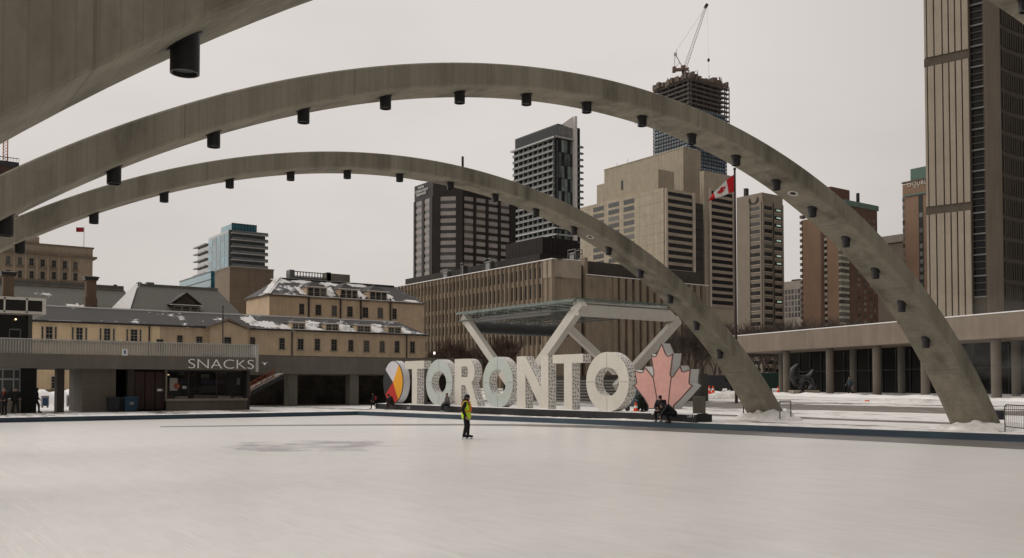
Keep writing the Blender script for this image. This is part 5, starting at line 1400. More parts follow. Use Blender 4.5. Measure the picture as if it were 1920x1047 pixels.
MB().bar(c3(1287, 130), c3(1289.5, 132), 2, 3.0).build('cab', CRW, cr)
def lattice(mb, p, q, w0, w1, n, r_):
    d = (q - p).normalized(); sd_ = d.cross(Vector((0, 0, 1))).normalized(); u = sd_.cross(d); pr = None
    for i in range(n + 1):
        f_ = i / n; c = p + (q - p) * f_; w_ = w0 + (w1 - w0) * f_
        ring = [c + sd_ * w_ + u * w_, c - sd_ * w_ + u * w_, c - sd_ * w_ - u * w_, c + sd_ * w_ - u * w_]
        if pr:
            for k in range(4): mb.tube(pr[k], ring[k], r_, r_, 4); mb.tube(pr[k], ring[(k + 1) % 4], r_ * .7, r_ * .7, 4)
        pr = ring
jb = MB(); lattice(jb, c3(1284.5, 127), c3(1323, 14), 1.0, .6, 22, .14); jb.build('jib', CRW, cr)
MB().bar(c3(1322, 15), c3(1326, 8.5), 2.0, 2.0).build('jib_head', CRD, cr)
af_ = MB(); af_.tube(c3(1280, 127), c3(1266, 102), .35, .35, 6); af_.tube(c3(1264.5, 129), c3(1265.5, 101), .25, .25, 6); af_.tube(c3(1266, 102), c3(1269, 93), .3, .2, 6); af_.tube(c3(1274, 117), c3(1265, 129), .2, .2, 5); af_.bar(c3(1263.5, 102.5), c3(1269, 102), 1.6, 1.8)
af_.build('a_frame', CRW, cr)
MB().tube(c3(1269, 94), c3(1322, 15), .10, .10, 4).build('pendant_cable', CRW, cr)
p_ = at(1328.5, 113, 606); MB().tube(c3(1326, 10), p_ + Vector((0, 0, 1)), .05, .05, 4).tube(p_, at(1328.8, 140, 606), .08, .08, 4).build('hoist_cable', CRW, cr)
MB().ball(p_, (.9, .9, 1.3), 8, 6).build('hook_block', CRD, cr)

# stepped pale concrete office complex
PC = M_bands('pale_precast', lin(142, 129, 105, 1.5), (.20, .17, .13), 3.4, 3.4, jw=.18, dark=.6)
PCV = M_bands('pale_ribbed_precast', lin(136, 123, 100, 1.5), (.22, .19, .15), 0, 1.3, jw=.14, dark=.5)
root = thing('stepped_office', 'stepped pale concrete office complex with recessed dark window bands', 'office building', at(1244, 700, 300))
OGB = M_glass('office_band_glass', (.022, .021, .020), .2, .4, .5, .5, blinds=.45)
def blk(px, py, D, pw, pn_, mat, nm, z0=0):
    P_ = at(px, py, D); a, b = SE(P_); w_ = a.u(pw[0], pw[1]); l_ = b.u(pn_[0], pn_[1])
    o = MB().box(P_.x - w_, P_.x, P_.y, P_.y + l_, z0, P_.z).build(nm, mat, root); return P_, a, b, w_, l_
P, S_, E_, Wd, Ln = blk(1244, 352, 300, (1088, 385), (1303, 365), PC, 'main_block')
rows_ = []
fh = E_.z(1250, 420) - E_.z(1250, 433.8)
for (pa, pb, y0) in ((1189, 1169.5, 372), (1160.5, 1141, 378), (1132, 1112.5, 386)):
    u0, u1 = S_.u(pa, 390), S_.u(pb, 390)
    for j in range(12):
        z_ = S_.z(pa, y0) - j * fh; rows_.append((S_, u0, u1, z_ - fh * .62, z_))
panels(root, rows_, OGB, 'window_band', -.1, .08)
def eband(E__, pa, pb, ytop, n, ww=1.0):
    u0, u1 = E__.u(pa, 420), E__.u(pb, 420); zt_ = E__.z(pa, ytop)
    MB().fbox(E__, u0, u1, zt_ - n * fh, zt_, -.05, .05).build('recess', OGB, root)
    for j in range(n):
        z_ = zt_ - j * fh
        MB().fbox(E__, u0 + .05, u1 - .05, z_ - fh, z_ - fh * .58, .04, .45).build('spandrel', M_SP, root)
    MB().fbox(E__, u0 - .02, u0 + .9, zt_ - n * fh, zt_ + .8, 0, .75).build('pier', PCL, root)
    MB().fbox(E__, u1 - .9, u1 + .02, zt_ - n * fh, zt_ + .8, 0, .75).build('pier', PCL, root)
M_SP = M('office_spandrel', lin(128, 112, 94, 1.5), .8, .12, .2, 3); PCL = M('office_pier', lin(150, 136, 118, 1.6), .8, .1, .2, 3)
eband(E_, 1246, 1301, 358, 17)
P2_, S2_, E2_, W2, L2 = blk(1320, 320, 322, (1312, 320), (1377, 328), PCV, 'right_block')
eband(E2_, 1328, 1376, 357, 17)
MB().fbox(E_, Ln - .1, Ln + 9, 0, P.z - 2, -14, -4.5).build('link_block', M_bands('dark_link', (.05, .045, .04), (.02, .018, .016), 3.4, 0, jw=.5, dark=.8), root)
P3_, S3_, E3_, W3, L3 = blk(1234, 317, 314, (1119, 343), (1264, 322), PCV, 'set_back_block')
P4_, S4_, E4_, W4, L4 = blk(1281, 277, 340, (1133, 316), (1314, 288), PCV, 'top_block')
MB().fbox(S3_, S3_.u(1168.5, 345), S3_.u(1164.5, 345), S3_.z(1166, 357), S3_.z(1166, 339), -.05, .05).build('louvre_slot', DARKM, root)
MB().fbox(S4_, -.2, W4 + .2, P4_.z, P4_.z + .25, -8, .2).build('roof_coping', PCL, root)
at_ = MB()
for px, py, hh in ((1157, 306, 5), (1177, 298, 6), (1213, 296, 2.5)):
    q = S4_.hit(px, py, -3); at_.tube(S4_.p(q[0], P4_.z - .3, -3), S4_.p(q[0], q[1], -3), .12, .06, 5)
at_.build('aerial', DARKM, root)

# grey slab office with three window columns
P = at(1429, 361, 420); S_, E_ = SE(P)
root = thing('slab_office', 'blank grey slab office with three columns of windows and a dark wreath emblem', 'office building', (P.x, P.y, 0))
GW = M('warm_grey_concrete', lin(118, 106, 89, 1.5), .85, .1, .12, 3, streak=.3)
Wd, Ln = S_.u(1381, 371), E_.u(1467.5, 376)
MB().box(P.x - Wd, P.x, P.y, P.y + Ln, 0, P.z).build('wall', GW, root)
fh = S_.z(1420, 400) - S_.z(1420, 414.4)
for fc, pa, pb, y0 in ((S_, 1407, 1425.5, 388.5), (E_, 1431.5, 1447.5, 387), (E_, 1450.5, 1465.5, 392)):
    u0, u1 = sorted((fc.u(pa, 420), fc.u(pb, 420))); rws = []
    for j in range(22):
        z_ = fc.z((pa + pb) / 2, y0) - j * fh; rws.append((fc, u0, u1, z_ - fh * .5, z_))
    panels(root, rws, OGB, 'window', -.1, .06)
    for s_ in (u0 - .9, u1 + .1): MB().fbox(fc, s_, s_ + .8, 0, fc.z((pa + pb) / 2, y0) + 2, 0, .5).build('mullion_fin', GW, root)
    for j in range(22):
        z_ = fc.z((pa + pb) / 2, y0) - j * fh; MB().fbox(fc, u0, u1, z_ - fh * .62, z_ - fh * .53, 0, .3).build('sill', PCL, root)
LITW = bpy.data.materials.new('lit_office'); LITW.use_nodes = True; bs = LITW.node_tree.nodes['Principled BSDF']; bs.inputs['Base Color'].default_value = (.2, .25, .2, 1); bs.inputs['Emission Color'].default_value = (.7, 1, .8, 1); bs.inputs['Emission Strength'].default_value = .35
u0, u1 = E_.u(1456, 420), E_.u(1464, 420)
for j in (0, 1, 2, 4, 6, 7, 12):
    z_ = E_.z(1458, 392) - j * fh; MB().fbox(E_, u0, u1, z_ - fh * .3, z_ - fh * .12, .06, .08).build('lit_ceiling', LITW, root)
em = MB(); q = S_.hit(1413, 373.5); q_ = S_.p(q[0], q[1], .15)
for k in range(9):
    for s_ in (-1, 1):
        t0 = k / 9 * 1.6; c_ = Vector((q_.x + s_ * (2.4 * math.sin(t0 + .2)), q_.y, q_.z - 2.6 * math.cos(t0) + .4)); em.ball(c_, (.75, .1, .35), 8, 4, Matrix.Rotation(s_ * (t0 - .4), 3, 'Y'))
em.build('wreath_emblem', M('dark_emblem', (.035, .03, .027), .7), root)
q = S_.hit(1399, 354, -6); MB().fbox(S_, q[0] - .7, q[0] + .7, P.z - 1, q[1], -7, -5).build('roof_stack', DARKM, root)

# small pale block right of it
P = at(1512, 530, 520); S_, E_ = SE(P); root = thing('small_pale_block', 'small distant pale block with a grid of square windows', 'office building', (P.x, P.y, 0))
Wd = S_.u(1462, 530); MB().box(P.x - Wd, P.x, P.y, P.y + 20, 0, S_.z(1490, 527)).build('wall', M('distant_pale_wall', (.27, .235, .20), .85, .1), root)
rw = []
for c_ in range(6):
    for r_ in range(5):
        pxa = 1472 + c_ * 6; rw.append((S_, S_.u(pxa + 4, 545), S_.u(pxa, 545), S_.z(1490, 551 + r_ * 11), S_.z(1490, 542.5 + r_ * 11)))
panels(root, rw, OGB, 'window', -.1, .1)
q = S_.hit(1492, 524, -3); MB().fbox(S_, q[0] - 2, q[0] + 3, S_.z(1490, 529), q[1], -6, -3).build('roof_unit', DARKM, root)

# brown brick apartment tower
P = at(1572, 376, 330); S_, E_ = SE(P); zT = P.z
root = thing('brick_tower', 'brown brick apartment tower with pale bay windows behind the middle arch', 'apartment tower', (P.x, P.y, 0))
BRN = M('brown_brick', lin(118, 88, 62, 1.5), .88, .12, .12, 2, streak=.35); BRN2 = M('dark_brown_brick', lin(84, 58, 44, 1.5), .88, .12, .12, 2)
Wd, Ln = S_.u(1503, 420), E_.u(1643, 380)
MB().box(P.x - Wd, P.x, P.y, P.y + Ln, 0, zT - 5).build('wall', BRN, root)
MB().fbox(E_, E_.u(1591, 380), Ln, 0, zT, -16, .3).build('east_wing', BRN2, root)
cp_ = MB().fbox(E_, E_.u(1582, 376), Ln + .5, zT - 1.3, zT + .6, -16.2, .7)
cp_.build('copper_parapet', M('verdigris_copper', (.11, .165, .135), .7, .12), root)
q0, q1 = S_.hit(1575, 360, -8), S_.hit(1600, 360, -8)
MB().fbox(E_, E_.hit(1558, 360, -14)[0], E_.hit(1593, 358, -14)[0], zT - 3, E_.hit(1575, 353.5, -14)[1], -24, -14).build('penthouse', M('red_brick_penthouse', lin(96, 62, 48, 1.5), .9, .12), root)
q = E_.hit(1606, 363, -10); MB().fbox(E_, q[0] - .3, q[0] + .5, zT, q[1], -10, -9).build('roof_aerial', DARKM, root)
BAYW = M('cream_bay', (.34, .32, .26), .6, .1); BG3 = M_glass('bay_glass', (.10, .10, .085), .15, .5, .6, .5, blinds=.45)
fh = S_.z(1560, 500) - S_.z(1560, 511.5)
pr_ = []; gl_ = []; wz = []
for j in range(26):
    z_ = zT - 4 - j * fh
    if z_ < 14: break
    u0, u1 = E_.u(1572.5, 520), E_.u(1588, 520)
    pr_.append((E_, u0, u1, z_ - fh * .36, z_)); gl_.append((E_, u0 + .1, u1 - .1, z_ - fh + .05, z_ - fh * .37))
    wz.append((S_, S_.u(1551, 520), S_.u(1546.5, 520), z_ - fh * .45, z_)); 
panels(root, pr_, BAYW, 'bay_spandrel', 0, 1.1); panels(root, gl_, BG3, 'bay_window', 0, 1.0)
panels(root, wz, BAYW, 'spandrel', -.1, .15); panels(root, [(a, b, c, d - fh * .5, d) for a, b, c, d, e2 in wz], OGB, 'window', -.1, .1)
we = []
for c_, w_ in ((1608, 4.5), (1619.5, 4), (1630, 4), (1637.5, 2.5)):
    for j in range(24):
        z_ = zT - 5 - j * fh; we.append((E_, E_.u(c_ - w_ / 2, 460), E_.u(c_ + w_ / 2, 460), z_ - fh * .5, z_))
panels(root, we, M_glass('pale_window', (.13, .125, .11), .2, .5, .7, .6), 'window', .2, .42)
bl_ = MB()
for j in range(26):
    z_ = zT - 4 - j * fh; bl_.fbox(S_, Wd - .4, Wd + .9, z_ - .2, z_ + .9, -2, .0)
bl_.build('balcony', M('grey_brown_balcony', (.14, .12, .105), .8), root)
MB().fbox(S_, S_.u(1545, 500), S_.u(1540, 500), 0, zT - 6, 0, .35).build('brick_pier', BRN2, root)

# hotel with copper roof and lettering
P = at(1741, 338, 345); S_, E_ = SE(P); zT = P.z
root = thing('brick_hotel', 'brown hotel tower with green copper roof box and white lettering beside the ribbed tower', 'hotel', (P.x, P.y, 0))
Wd = S_.u(1692, 338)
MB().box(P.x - Wd - 0, P.x + 18, P.y, P.y + 24, 0, zT).build('wall', BRN, root)
MB().fbox(S_, -18, S_.hit(1707, 320, -3)[0], zT, S_.hit(1720, 315, -3)[1], -16, -3).build('copper_roof_box', M('verdigris_copper2', (.10, .165, .13), .7, .1), root)
MB().fbox(S_, -18, Wd + .2, S_.z(1720, 340) , S_.z(1720, 337), -1, .3).build('parapet_line', BRN2, root)
MB().fbox(S_, -18, S_.u(1697, 365), S_.z(1715, 366.5), S_.z(1715, 363.5), -.5, .5).build('copper_ledge', M('verdigris_copper3', (.13, .185, .16), .7, .1), root)
rw = []; fh = 3.0
for j in range(34):
    z_ = zT - 5 - j * fh
    rw.append((S_, S_.u(1696, 400), S_.u(1692.5, 400), z_ - 1.7, z_))
    rw.append((S_, S_.u(1730, 400), S_.u(1724, 400), z_ - 7 - 1.7, z_ - 7))
panels(root, rw, M_glass('hotel_window', (.12, .125, .12), .2, .5, .6, .6, blinds=.45), 'window', -.1, .15)
MB().fbox(S_, S_.u(1731, 400), S_.u(1722.5, 400), 0, S_.z(1715, 368), 0, .08).build('window_strip', DARKM, root)
zl = S_.z(1715, 348.5); LETW = M('cream_lettering', (.55, .52, .46), .6, .04)
hgt = S_.z(1715, 336.5) - zl
tm = text_mb('D', hgt * 1.25, .05, S_.p(S_.u(1701, 342), zl, .2), (1, 0, 0), (0, -1, 0), .85); tm.build('lettering', LETW, root)
text_mb('OUBLETREE', hgt * .95, .05, S_.p(S_.u(1710.5, 342), zl, .2), (1, 0, 0), (0, -1, 0), .92, 1.08).build('lettering', LETW, root)
text_mb('BY', hgt * .5, .05, S_.p(S_.u(1714, 350), S_.z(1715, 353.5), .2), (1, 0, 0), (0, -1, 0), 1.2, 1.6).build('lettering', LETW, root)
# low grey building between them
P = at(1700, 440, 420); S_, E_ = SE(P); root = thing('flat_grey_block', 'flat topped grey block between the brick tower and the hotel', 'building', (P.x, P.y, 0))
MB().box(P.x - S_.u(1640, 447), P.x + 20, P.y, P.y + 20, 0, S_.z(1680, 456)).build('wall', M('grey_block_wall', (.14, .115, .095), .9, .1), root)
MB().box(P.x - S_.u(1640, 447) - .5, P.x + 20, P.y - .8, P.y + 20, S_.z(1680, 455), S_.z(1680, 441)).build('parapet', M_bands('block_parapet', (.23, .20, .17), (.15, .13, .11), 1.2, 0, jw=.2, dark=.6), root)

# ------------------------------------------------------------------ curved city tower at right
PB = at(1822, 400, 160); zTop = 95
dW = Vector((-.969, -.247)); RF = Face((PB.x, PB.y), dW, (.247, -.969))
root = thing('ribbed_tower', 'tall curved concrete tower with upright ribs and curved window bands, cropped by the right edge', 'office tower', (PB.x, PB.y, 0))
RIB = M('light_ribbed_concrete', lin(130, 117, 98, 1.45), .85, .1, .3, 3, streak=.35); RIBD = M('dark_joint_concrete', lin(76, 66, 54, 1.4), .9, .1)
edges = [1735.5, 1742, 1755.5, 1771, 1783, 1795, 1807.5, 1821]
us = [RF.u(p, 400) for p in edges]
s1 = [RF.z(1770, 110), RF.z(1770, 392)]
tiers = [(0, s1[1] - .75), (s1[1] + .75, s1[0] - .85), (s1[0] + .85, zTop)]
MB().fbox(RF, us[-1] - .0, us[0] - .1, 0, zTop, -9, -.5).build('back_wall', RIBD, root)
for i in range(7):
    a_, b_ = us[i + 1], us[i]
    for z0_, z1_ in tiers:
        MB().fbox(RF, a_ + .10, b_ - .10, z0_, z1_, -.5, .0 if i else -.1).build('concrete_rib', RIB, root, bevel=.06)
for z_ in s1: MB().fbox(RF, us[-1], us[0], z_ - .75, z_ + .75, -.6, -.28).build('joint_band', RIBD, root)
uC = RF.u(1851, 400)
MB().fbox(RF, uC, us[-1], 0, zTop, -3.0, -1.6).build('end_glass', DGLASS, root)
fh = RF.z(1835, 200) - RF.z(1835, 239.5)
sl_ = []
z_ = RF.z(1835, 556)
MB().fbox(RF, uC + .0, us[-1] - .05, z_ - 3, z_, -1.6, -1.2).build('end_sill', RIBD, root)
k = 0
BAR = M('pale_floor_edge', (.20, .195, .185), .6, .08)
while z_ + k * fh < zTop:
    zz = z_ + k * fh
    MB().fbox(RF, uC, us[-1], zz - .12, zz + .12, -1.6, -1.05).build('floor_edge', BAR, root)
    for q in (1, 2): MB().fbox(RF, uC, us[-1], zz + fh * q / 3 - .05, zz + fh * q / 3 + .05, -1.6, -1.3).build('transom', CONCD, root)
    k += 1
PCp = RF.p(uC, 0, 0)
PF = Face((PCp.x, PCp.y), (.80, .60), (.60, -.80))
uD = PF.u(1880, 400)
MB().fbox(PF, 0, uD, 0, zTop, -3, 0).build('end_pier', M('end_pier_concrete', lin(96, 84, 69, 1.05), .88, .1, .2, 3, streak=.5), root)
PD = PF.p(uD, 0)
# concave east face, built of flat facets
nf = 10; ang = rad(7); px_, py_ = PD.x, PD.y; facets = []
for i in range(nf):
    a_ = ang - rad(5.0) * i
    d_ = Vector((math.sin(-a_ * .0 + rad(-4 + 5.2 * i)), math.cos(rad(-4 + 5.2 * i))))
    n_ = Vector((d_.y, -d_.x)); ln = 3.2
    facets.append((Face((px_, py_), d_, n_), ln)); px_, py_ = px_ + d_.x * ln, py_ + d_.y * ln
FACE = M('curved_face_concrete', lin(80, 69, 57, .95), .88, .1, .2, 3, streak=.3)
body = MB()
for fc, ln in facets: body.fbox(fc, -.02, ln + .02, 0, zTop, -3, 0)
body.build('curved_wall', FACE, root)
zb = facets[0][0].z(1890, 572)
k = 0
WBG = M_glass('curved_band_glass', (.010, .010, .010), .3, .2, .4, .4)
while zb + k * fh < zTop - 10:
    mb = MB(); mu = MB()
    for i, (fc, ln) in enumerate(facets):
        mb.fbox(fc, .3 if i == 0 else -.01, ln + .01, zb + k * fh + .85, zb + (k + 1) * fh, -.2, .05)
        for q in (.25, .5, .75, 1.0): mu.fbox(fc, ln * q - .07, ln * q + .07, zb + k * fh + .85, zb + (k + 1) * fh, .05, .22)
    b_ = mb.build('window_band', WBG, root); mu.build('mullion', RIBD, b_); k += 1

# ------------------------------------------------------------------ national flag in front of the offices
p0, p1 = at(1377.5, 319, 75), at(1383, 640, 75); D = 75
pb = Vector((p0.x, p0.y, 0))
fp_ = thing('flagpole', 'tall dark flagpole flying the red and white maple leaf flag', 'flagpole', (p0.x, p0.y, 0))
MB().tube((p0.x, p0.y, 0), (p0.x, p0.y, p0.z), .13, .085, 12).ball((p0.x, p0.y, p0.z + .08), (.13, .13, .13), 10, 6).build('pole', M('dark_brown_pole', (.035, .022, .018), .5), fp_, smooth=True)
right = Vector((ca, sa, 0)); fwd = Vector((-sa, ca, 0))
topc = [(1376.5, 327), (1362, 338), (1350, 350), (1339, 360), (1327, 377)]
botc = [(1376.5, 359), (1366, 363.5), (1352, 368.5), (1340, 373), (1327.3, 377.6)]
def flag_pt(s_, t_):
    k = min(3, int(s_ * 4)); f_ = s_ * 4 - k
    x_ = (topc[k][0] * (1 - f_) + topc[k + 1][0] * f_) * (1 - t_) + (botc[k][0] * (1 - f_) + botc[k + 1][0] * f_) * t_
    y_ = (topc[k][1] * (1 - f_) + topc[k + 1][1] * f_) * (1 - t_) + (botc[k][1] * (1 - f_) + botc[k + 1][1] * f_) * t_
    return at(x_, y_, D) + fwd * (.22 * math.sin(s_ * 11 + t_ * 3) * s_)
FR = M('flag_red_cloth', (.42, .010, .014), .8, .06); FW = M('flag_white_cloth', (.62, .59, .58), .8, .05)
def flag_part(nm, s0, s1, mat):
    mb = MB(); n = 14; vs = [flag_pt(s0 + (s1 - s0) * i / n, j / 8) for i in range(n + 1) for j in range(9)]
    mb.add(vs, [(i * 9 + j, i * 9 + j + 1, i * 9 + 10 + j, i * 9 + 9 + j) for i in range(n) for j in range(8)]); return mb.build(nm, mat, fp_, smooth=True)
flag_part('hoist_band', 0, .25, FR); wf_ = flag_part('white_field', .25, .75, FW); flag_part('fly_band', .75, 1, FR)
ML = [(0, 1), (.17, .68), (.36, .76), (.28, .38), (.52, .58), (.58, .44), (.92, .50), (.80, .22), (.92, .12), (.45, -.28), (.50, -.48), (.05, -.42), (.05, -.9), (-.05, -.9), (-.05, -.42), (-.50, -.48), (-.45, -.28), (-.92, .12), (-.80, .22), (-.92, .50), (-.58, .44), (-.52, .58), (-.28, .38), (-.36, .76), (-.17, .68)]
flat, tri = fill_faces([ML])
MB().add([flag_pt(.47 - v.x * .17, .5 - v.y * .36) - fwd * .03 for v in flat], tri).add([flag_pt(.47 - v.x * .17, .5 - v.y * .36) + fwd * .03 for v in flat], tri).build('leaf_emblem', FR, wf_)

# ------------------------------------------------------------------ people
def remesh_build(mb, name, mat, parent=None, vox=.014, loc=(0, 0, 0), smooth_it=3):
    me = bpy.data.meshes.new(name); me.from_pydata(mb.v, [], mb.f)
    o = bpy.data.objects.new('tmp', me); COL.objects.link(o)
    md = o.modifiers.new('r', 'REMESH'); md.mode = 'VOXEL'; md.voxel_size = vox; md.use_smooth_shade = True
    if smooth_it:
        sm = o.modifiers.new('s', 'SMOOTH'); sm.factor = .5; sm.iterations = smooth_it
    dg = bpy.context.evaluated_depsgraph_get(); dg.update()
    nm = bpy.data.meshes.new_from_object(o.evaluated_get(dg)); bpy.data.objects.remove(o); bpy.data.meshes.remove(me)
    nm.materials.clear(); nm.materials.append(mat); nm.name = name
    ob = bpy.data.objects.new(name, nm); COL.objects.link(ob)
    if parent is not None: ob.parent = parent
    WL[ob.name] = Vector(loc); return ob
SKIN = M('skin', (.36, .20, .14), .6, .06); SKIN2 = M('skin_tanned', (.22, .12, .08), .6, .06)
HAIR = M('dark_hair', (.018, .012, .010), .6, .2); FEAT = M('dark_features', (.03, .015, .012), .5)
CLOTH = {k: M('cloth_' + k, v, .85, .16, 3, 25) for k, v in dict(black=(.011, .011, .012), charcoal=(.022, .022, .024), navy=(.014, .017, .026), red=(.22, .012, .02), scarf=(.20, .018, .014), grey=(.10, .09, .09), brown=(.04, .026, .02), pale=(.32, .30, .28), denim=(.06, .08, .12), fur=(.22, .16, .12), shoe=(.35, .34, .32), blueg=(.03, .045, .055)).items()}
STAND = dict(pel=(0, 0, .95), che=(0, 0, 1.30), nek=(.01, 0, 1.47), hed=(.03, 0, 1.62),
             shL=(0, .19, 1.41), elL=(-.03, .25, 1.13), wrL=(.06, .25, .88), shR=(0, -.19, 1.41), elR=(-.03, -.25, 1.13), wrR=(.06, -.25, .88),
             hiL=(0, .095, .92), knL=(.03, .10, .50), anL=(-.02, .10, .09), hiR=(0, -.095, .92), knR=(.03, -.10, .50), anR=(-.02, -.10, .09), look=(1, 0, 0))
def person(label, pos, yaw, h=1.75, pose=None, top='black', legs='black', shoes='black', head='hair', headc='black', extra=(), face=True, bulk=1.0, skin=None):
    J = {k: Vector(v) for k, v in STAND.items()}
    for k, v in (pose or {}).items(): J[k] = Vector(v)
    s_ = h / 1.75; look = J['look'].normalized()
    Q = Matrix.Rotation(math.atan2(look.y, look.x), 3, 'Z') @ Matrix.Rotation(-math.asin(max(-1, min(1, look.z))), 3, 'Y')
    b = MB(); hd = J['hed']
    b.ball(hd, (.092, .075, .118), 18, 12, Q); b.cap(J['nek'], .055, hd - Vector((0, 0, .05)), .055)
    b.ball(hd + Q @ Vector((.055, 0, -.06)), (.045, .05, .05), 12, 8, Q)                     # jaw
    b.cap(hd + Q @ Vector((.085, 0, .02)), .012, hd + Q @ Vector((.108, 0, -.02)), .016, 8)   # nose
    for e_ in (1, -1): b.ball(hd + Q @ Vector((-.005, .078 * e_, -.005)), (.022, .012, .034), 8, 6, Q)  # ears
    b.cap(J['che'], .12, J['pel'], .115); b.cap(J['shL'], .055, J['shR'], .055)
    for S_s in 'LR':
        sg_ = 1 if S_s == 'L' else -1
        b.cap(J['sh' + S_s], .05, J['el' + S_s], .04); b.cap(J['el' + S_s], .038, J['wr' + S_s], .028)
        b.cap(J['hi' + S_s], .08, J['kn' + S_s], .055); b.cap(J['kn' + S_s], .052, J['an' + S_s], .038)
        t_ = J.get('toe' + S_s, J['an' + S_s] + Vector((.17, 0, -.05))); b.cap(J['an' + S_s] + Vector((0, 0, -.02)), .04, t_, .03)
        w_ = J['wr' + S_s]; d_ = (w_ - J['el' + S_s]).normalized(); sd_ = d_.cross(Vector((0, 1, 0)))
        sd_ = sd_.normalized() if sd_.length > .1 else Vector((1, 0, 0)); nn_ = d_.cross(sd_)
        pc = w_ + d_ * .05; b.cap(w_, .027, pc + d_ * .03, .033)
        for q, ln in ((-.030, .062), (-.010, .075), (.010, .078), (.030, .068)):
            k0 = pc + d_ * .05 + sd_ * q; k1 = k0 + d_ * ln * .55 + nn_ * .010 * sg_; k2 = k1 + d_ * ln * .42 + nn_ * .024 * sg_
            b.cap(k0, .0105, k1, .0095, 8); b.cap(k1, .0095, k2, .008, 8)
        k0 = pc + sd_ * .030; b.cap(k0, .012, k0 + sd_ * .028 + d_ * .03, .011, 8); b.cap(k0 + sd_ * .028 + d_ * .03, .011, k0 + sd_ * .032 + d_ * .058, .009, 8)
    o = remesh_build(b, 'person', skin or SKIN, None, .0105, smooth_it=1)
    o.location = pos; o.rotation_euler = (0, 0, yaw); o.scale = (s_,) * 3
    tag(o, label, 'person')
    def part(nm, mb, c, vox=.016): return remesh_build(mb, nm, CLOTH.get(c, c), o, vox)
    c = MB(); k_ = bulk
    c.cap(J['che'] + Vector((0, 0, .02)), .165 * k_, J['pel'] + Vector((0, 0, -.02)), .16 * k_); c.cap(J['shL'], .085 * k_, J['shR'], .085 * k_); c.cap(J['nek'] + Vector((0, 0, -.04)), .085, J['nek'], .075)
    for S_s in 'LR': c.cap(J['sh' + S_s], .082 * k_, J['el' + S_s], .068 * k_); c.cap(J['el' + S_s], .066 * k_, J['wr' + S_s], .050 * k_)
    part('jacket', c, top)
    c = MB(); c.cap(J['hiL'], .115, J['hiR'], .115)
    for S_s in 'LR': c.cap(J['hi' + S_s], .112, J['kn' + S_s], .080); c.cap(J['kn' + S_s], .078, J['an' + S_s] + Vector((0, 0, .03)), .062)
    part('trousers', c, legs)
    for S_s in 'LR':
        t_ = J.get('toe' + S_s, J['an' + S_s] + Vector((.17, 0, -.05))); a_ = J['an' + S_s]; c = MB()
        c.cap(a_ + Vector((0, 0, .05)), .062, a_ + Vector((-.02, 0, -.03)), .058); c.cap(a_ + Vector((0, 0, -.03)), .055, t_, .045); part('boot', c, shoes, .012)
    c = MB(); up = Q @ Vector((0, 0, 1))
    if head in ('hair', 'long'):
        c.ball(hd + Q @ Vector((-.02, 0, .025)), (.098, .088, .112), 16, 10, Q)
        if head == 'long': c.cap(hd + Q @ Vector((-.06, 0, -.02)), .075, hd + Q @ Vector((-.07, 0, -.26)), .055); c.cap(hd + Q @ Vector((-.01, .06, -.02)), .03, hd + Q @ Vector((.0, .08, -.24)), .028); c.cap(hd + Q @ Vector((-.01, -.06, -.02)), .03, hd + Q @ Vector((.0, -.08, -.24)), .028)
        part('hair', c, HAIR)
    elif head == 'beanie':
        c.ball(hd + Q @ Vector((-.012, 0, .05)), (.108, .096, .098), 16, 10, Q); c.cap(hd + Q @ Vector((-.05, 0, -.03)), .06, hd + Q @ Vector((-.05, 0, .02)), .07); part('knit_hat', c, headc)
    elif head == 'hood':
        c.ball(hd + Q @ Vector((-.03, 0, .02)), (.125, .115, .145), 16, 10, Q); c.cap(J['nek'] + Vector((-.05, 0, 0)), .1, hd + Q @ Vector((-.04, 0, -.02)), .1); part('hood', c, headc)
        c = MB(); 
        for k in range(10):
            a0, a1 = k / 10 * 2 * pi, (k + 1) / 10 * 2 * pi; c.cap(hd + Q @ Vector((.06, .085 * math.cos(a0), .12 * math.sin(a0) + .01)), .032, hd + Q @ Vector((.06, .085 * math.cos(a1), .12 * math.sin(a1) + .01)), .032, 8)
        part('fur_trim', c, 'fur')
    if face:
        c = MB()
        for e_ in (1, -1): c.ball(hd + Q @ Vector((.084, .030 * e_, .012)), (.008, .013, .007), 8, 6, Q); c.cap(hd + Q @ Vector((.084, .018 * e_, .030)), .004, hd + Q @ Vector((.078, .046 * e_, .030)), .004, 6)
        c.cap(hd + Q @ Vector((.092, .02, -.058)), .005, hd + Q @ Vector((.092, -.02, -.058)), .005, 6)
        ob = c.build('facial_features', FEAT, None); ob.parent = o
    for fn in extra: fn(o, J, part, Q)
    return o
# direction helpers: yaw so that the person faces image right / left / towards camera
Y_R = math.atan2(sa, ca); Y_L = Y_R + pi; Y_C = Y_R - pi / 2; Y_A = Y_R + pi / 2

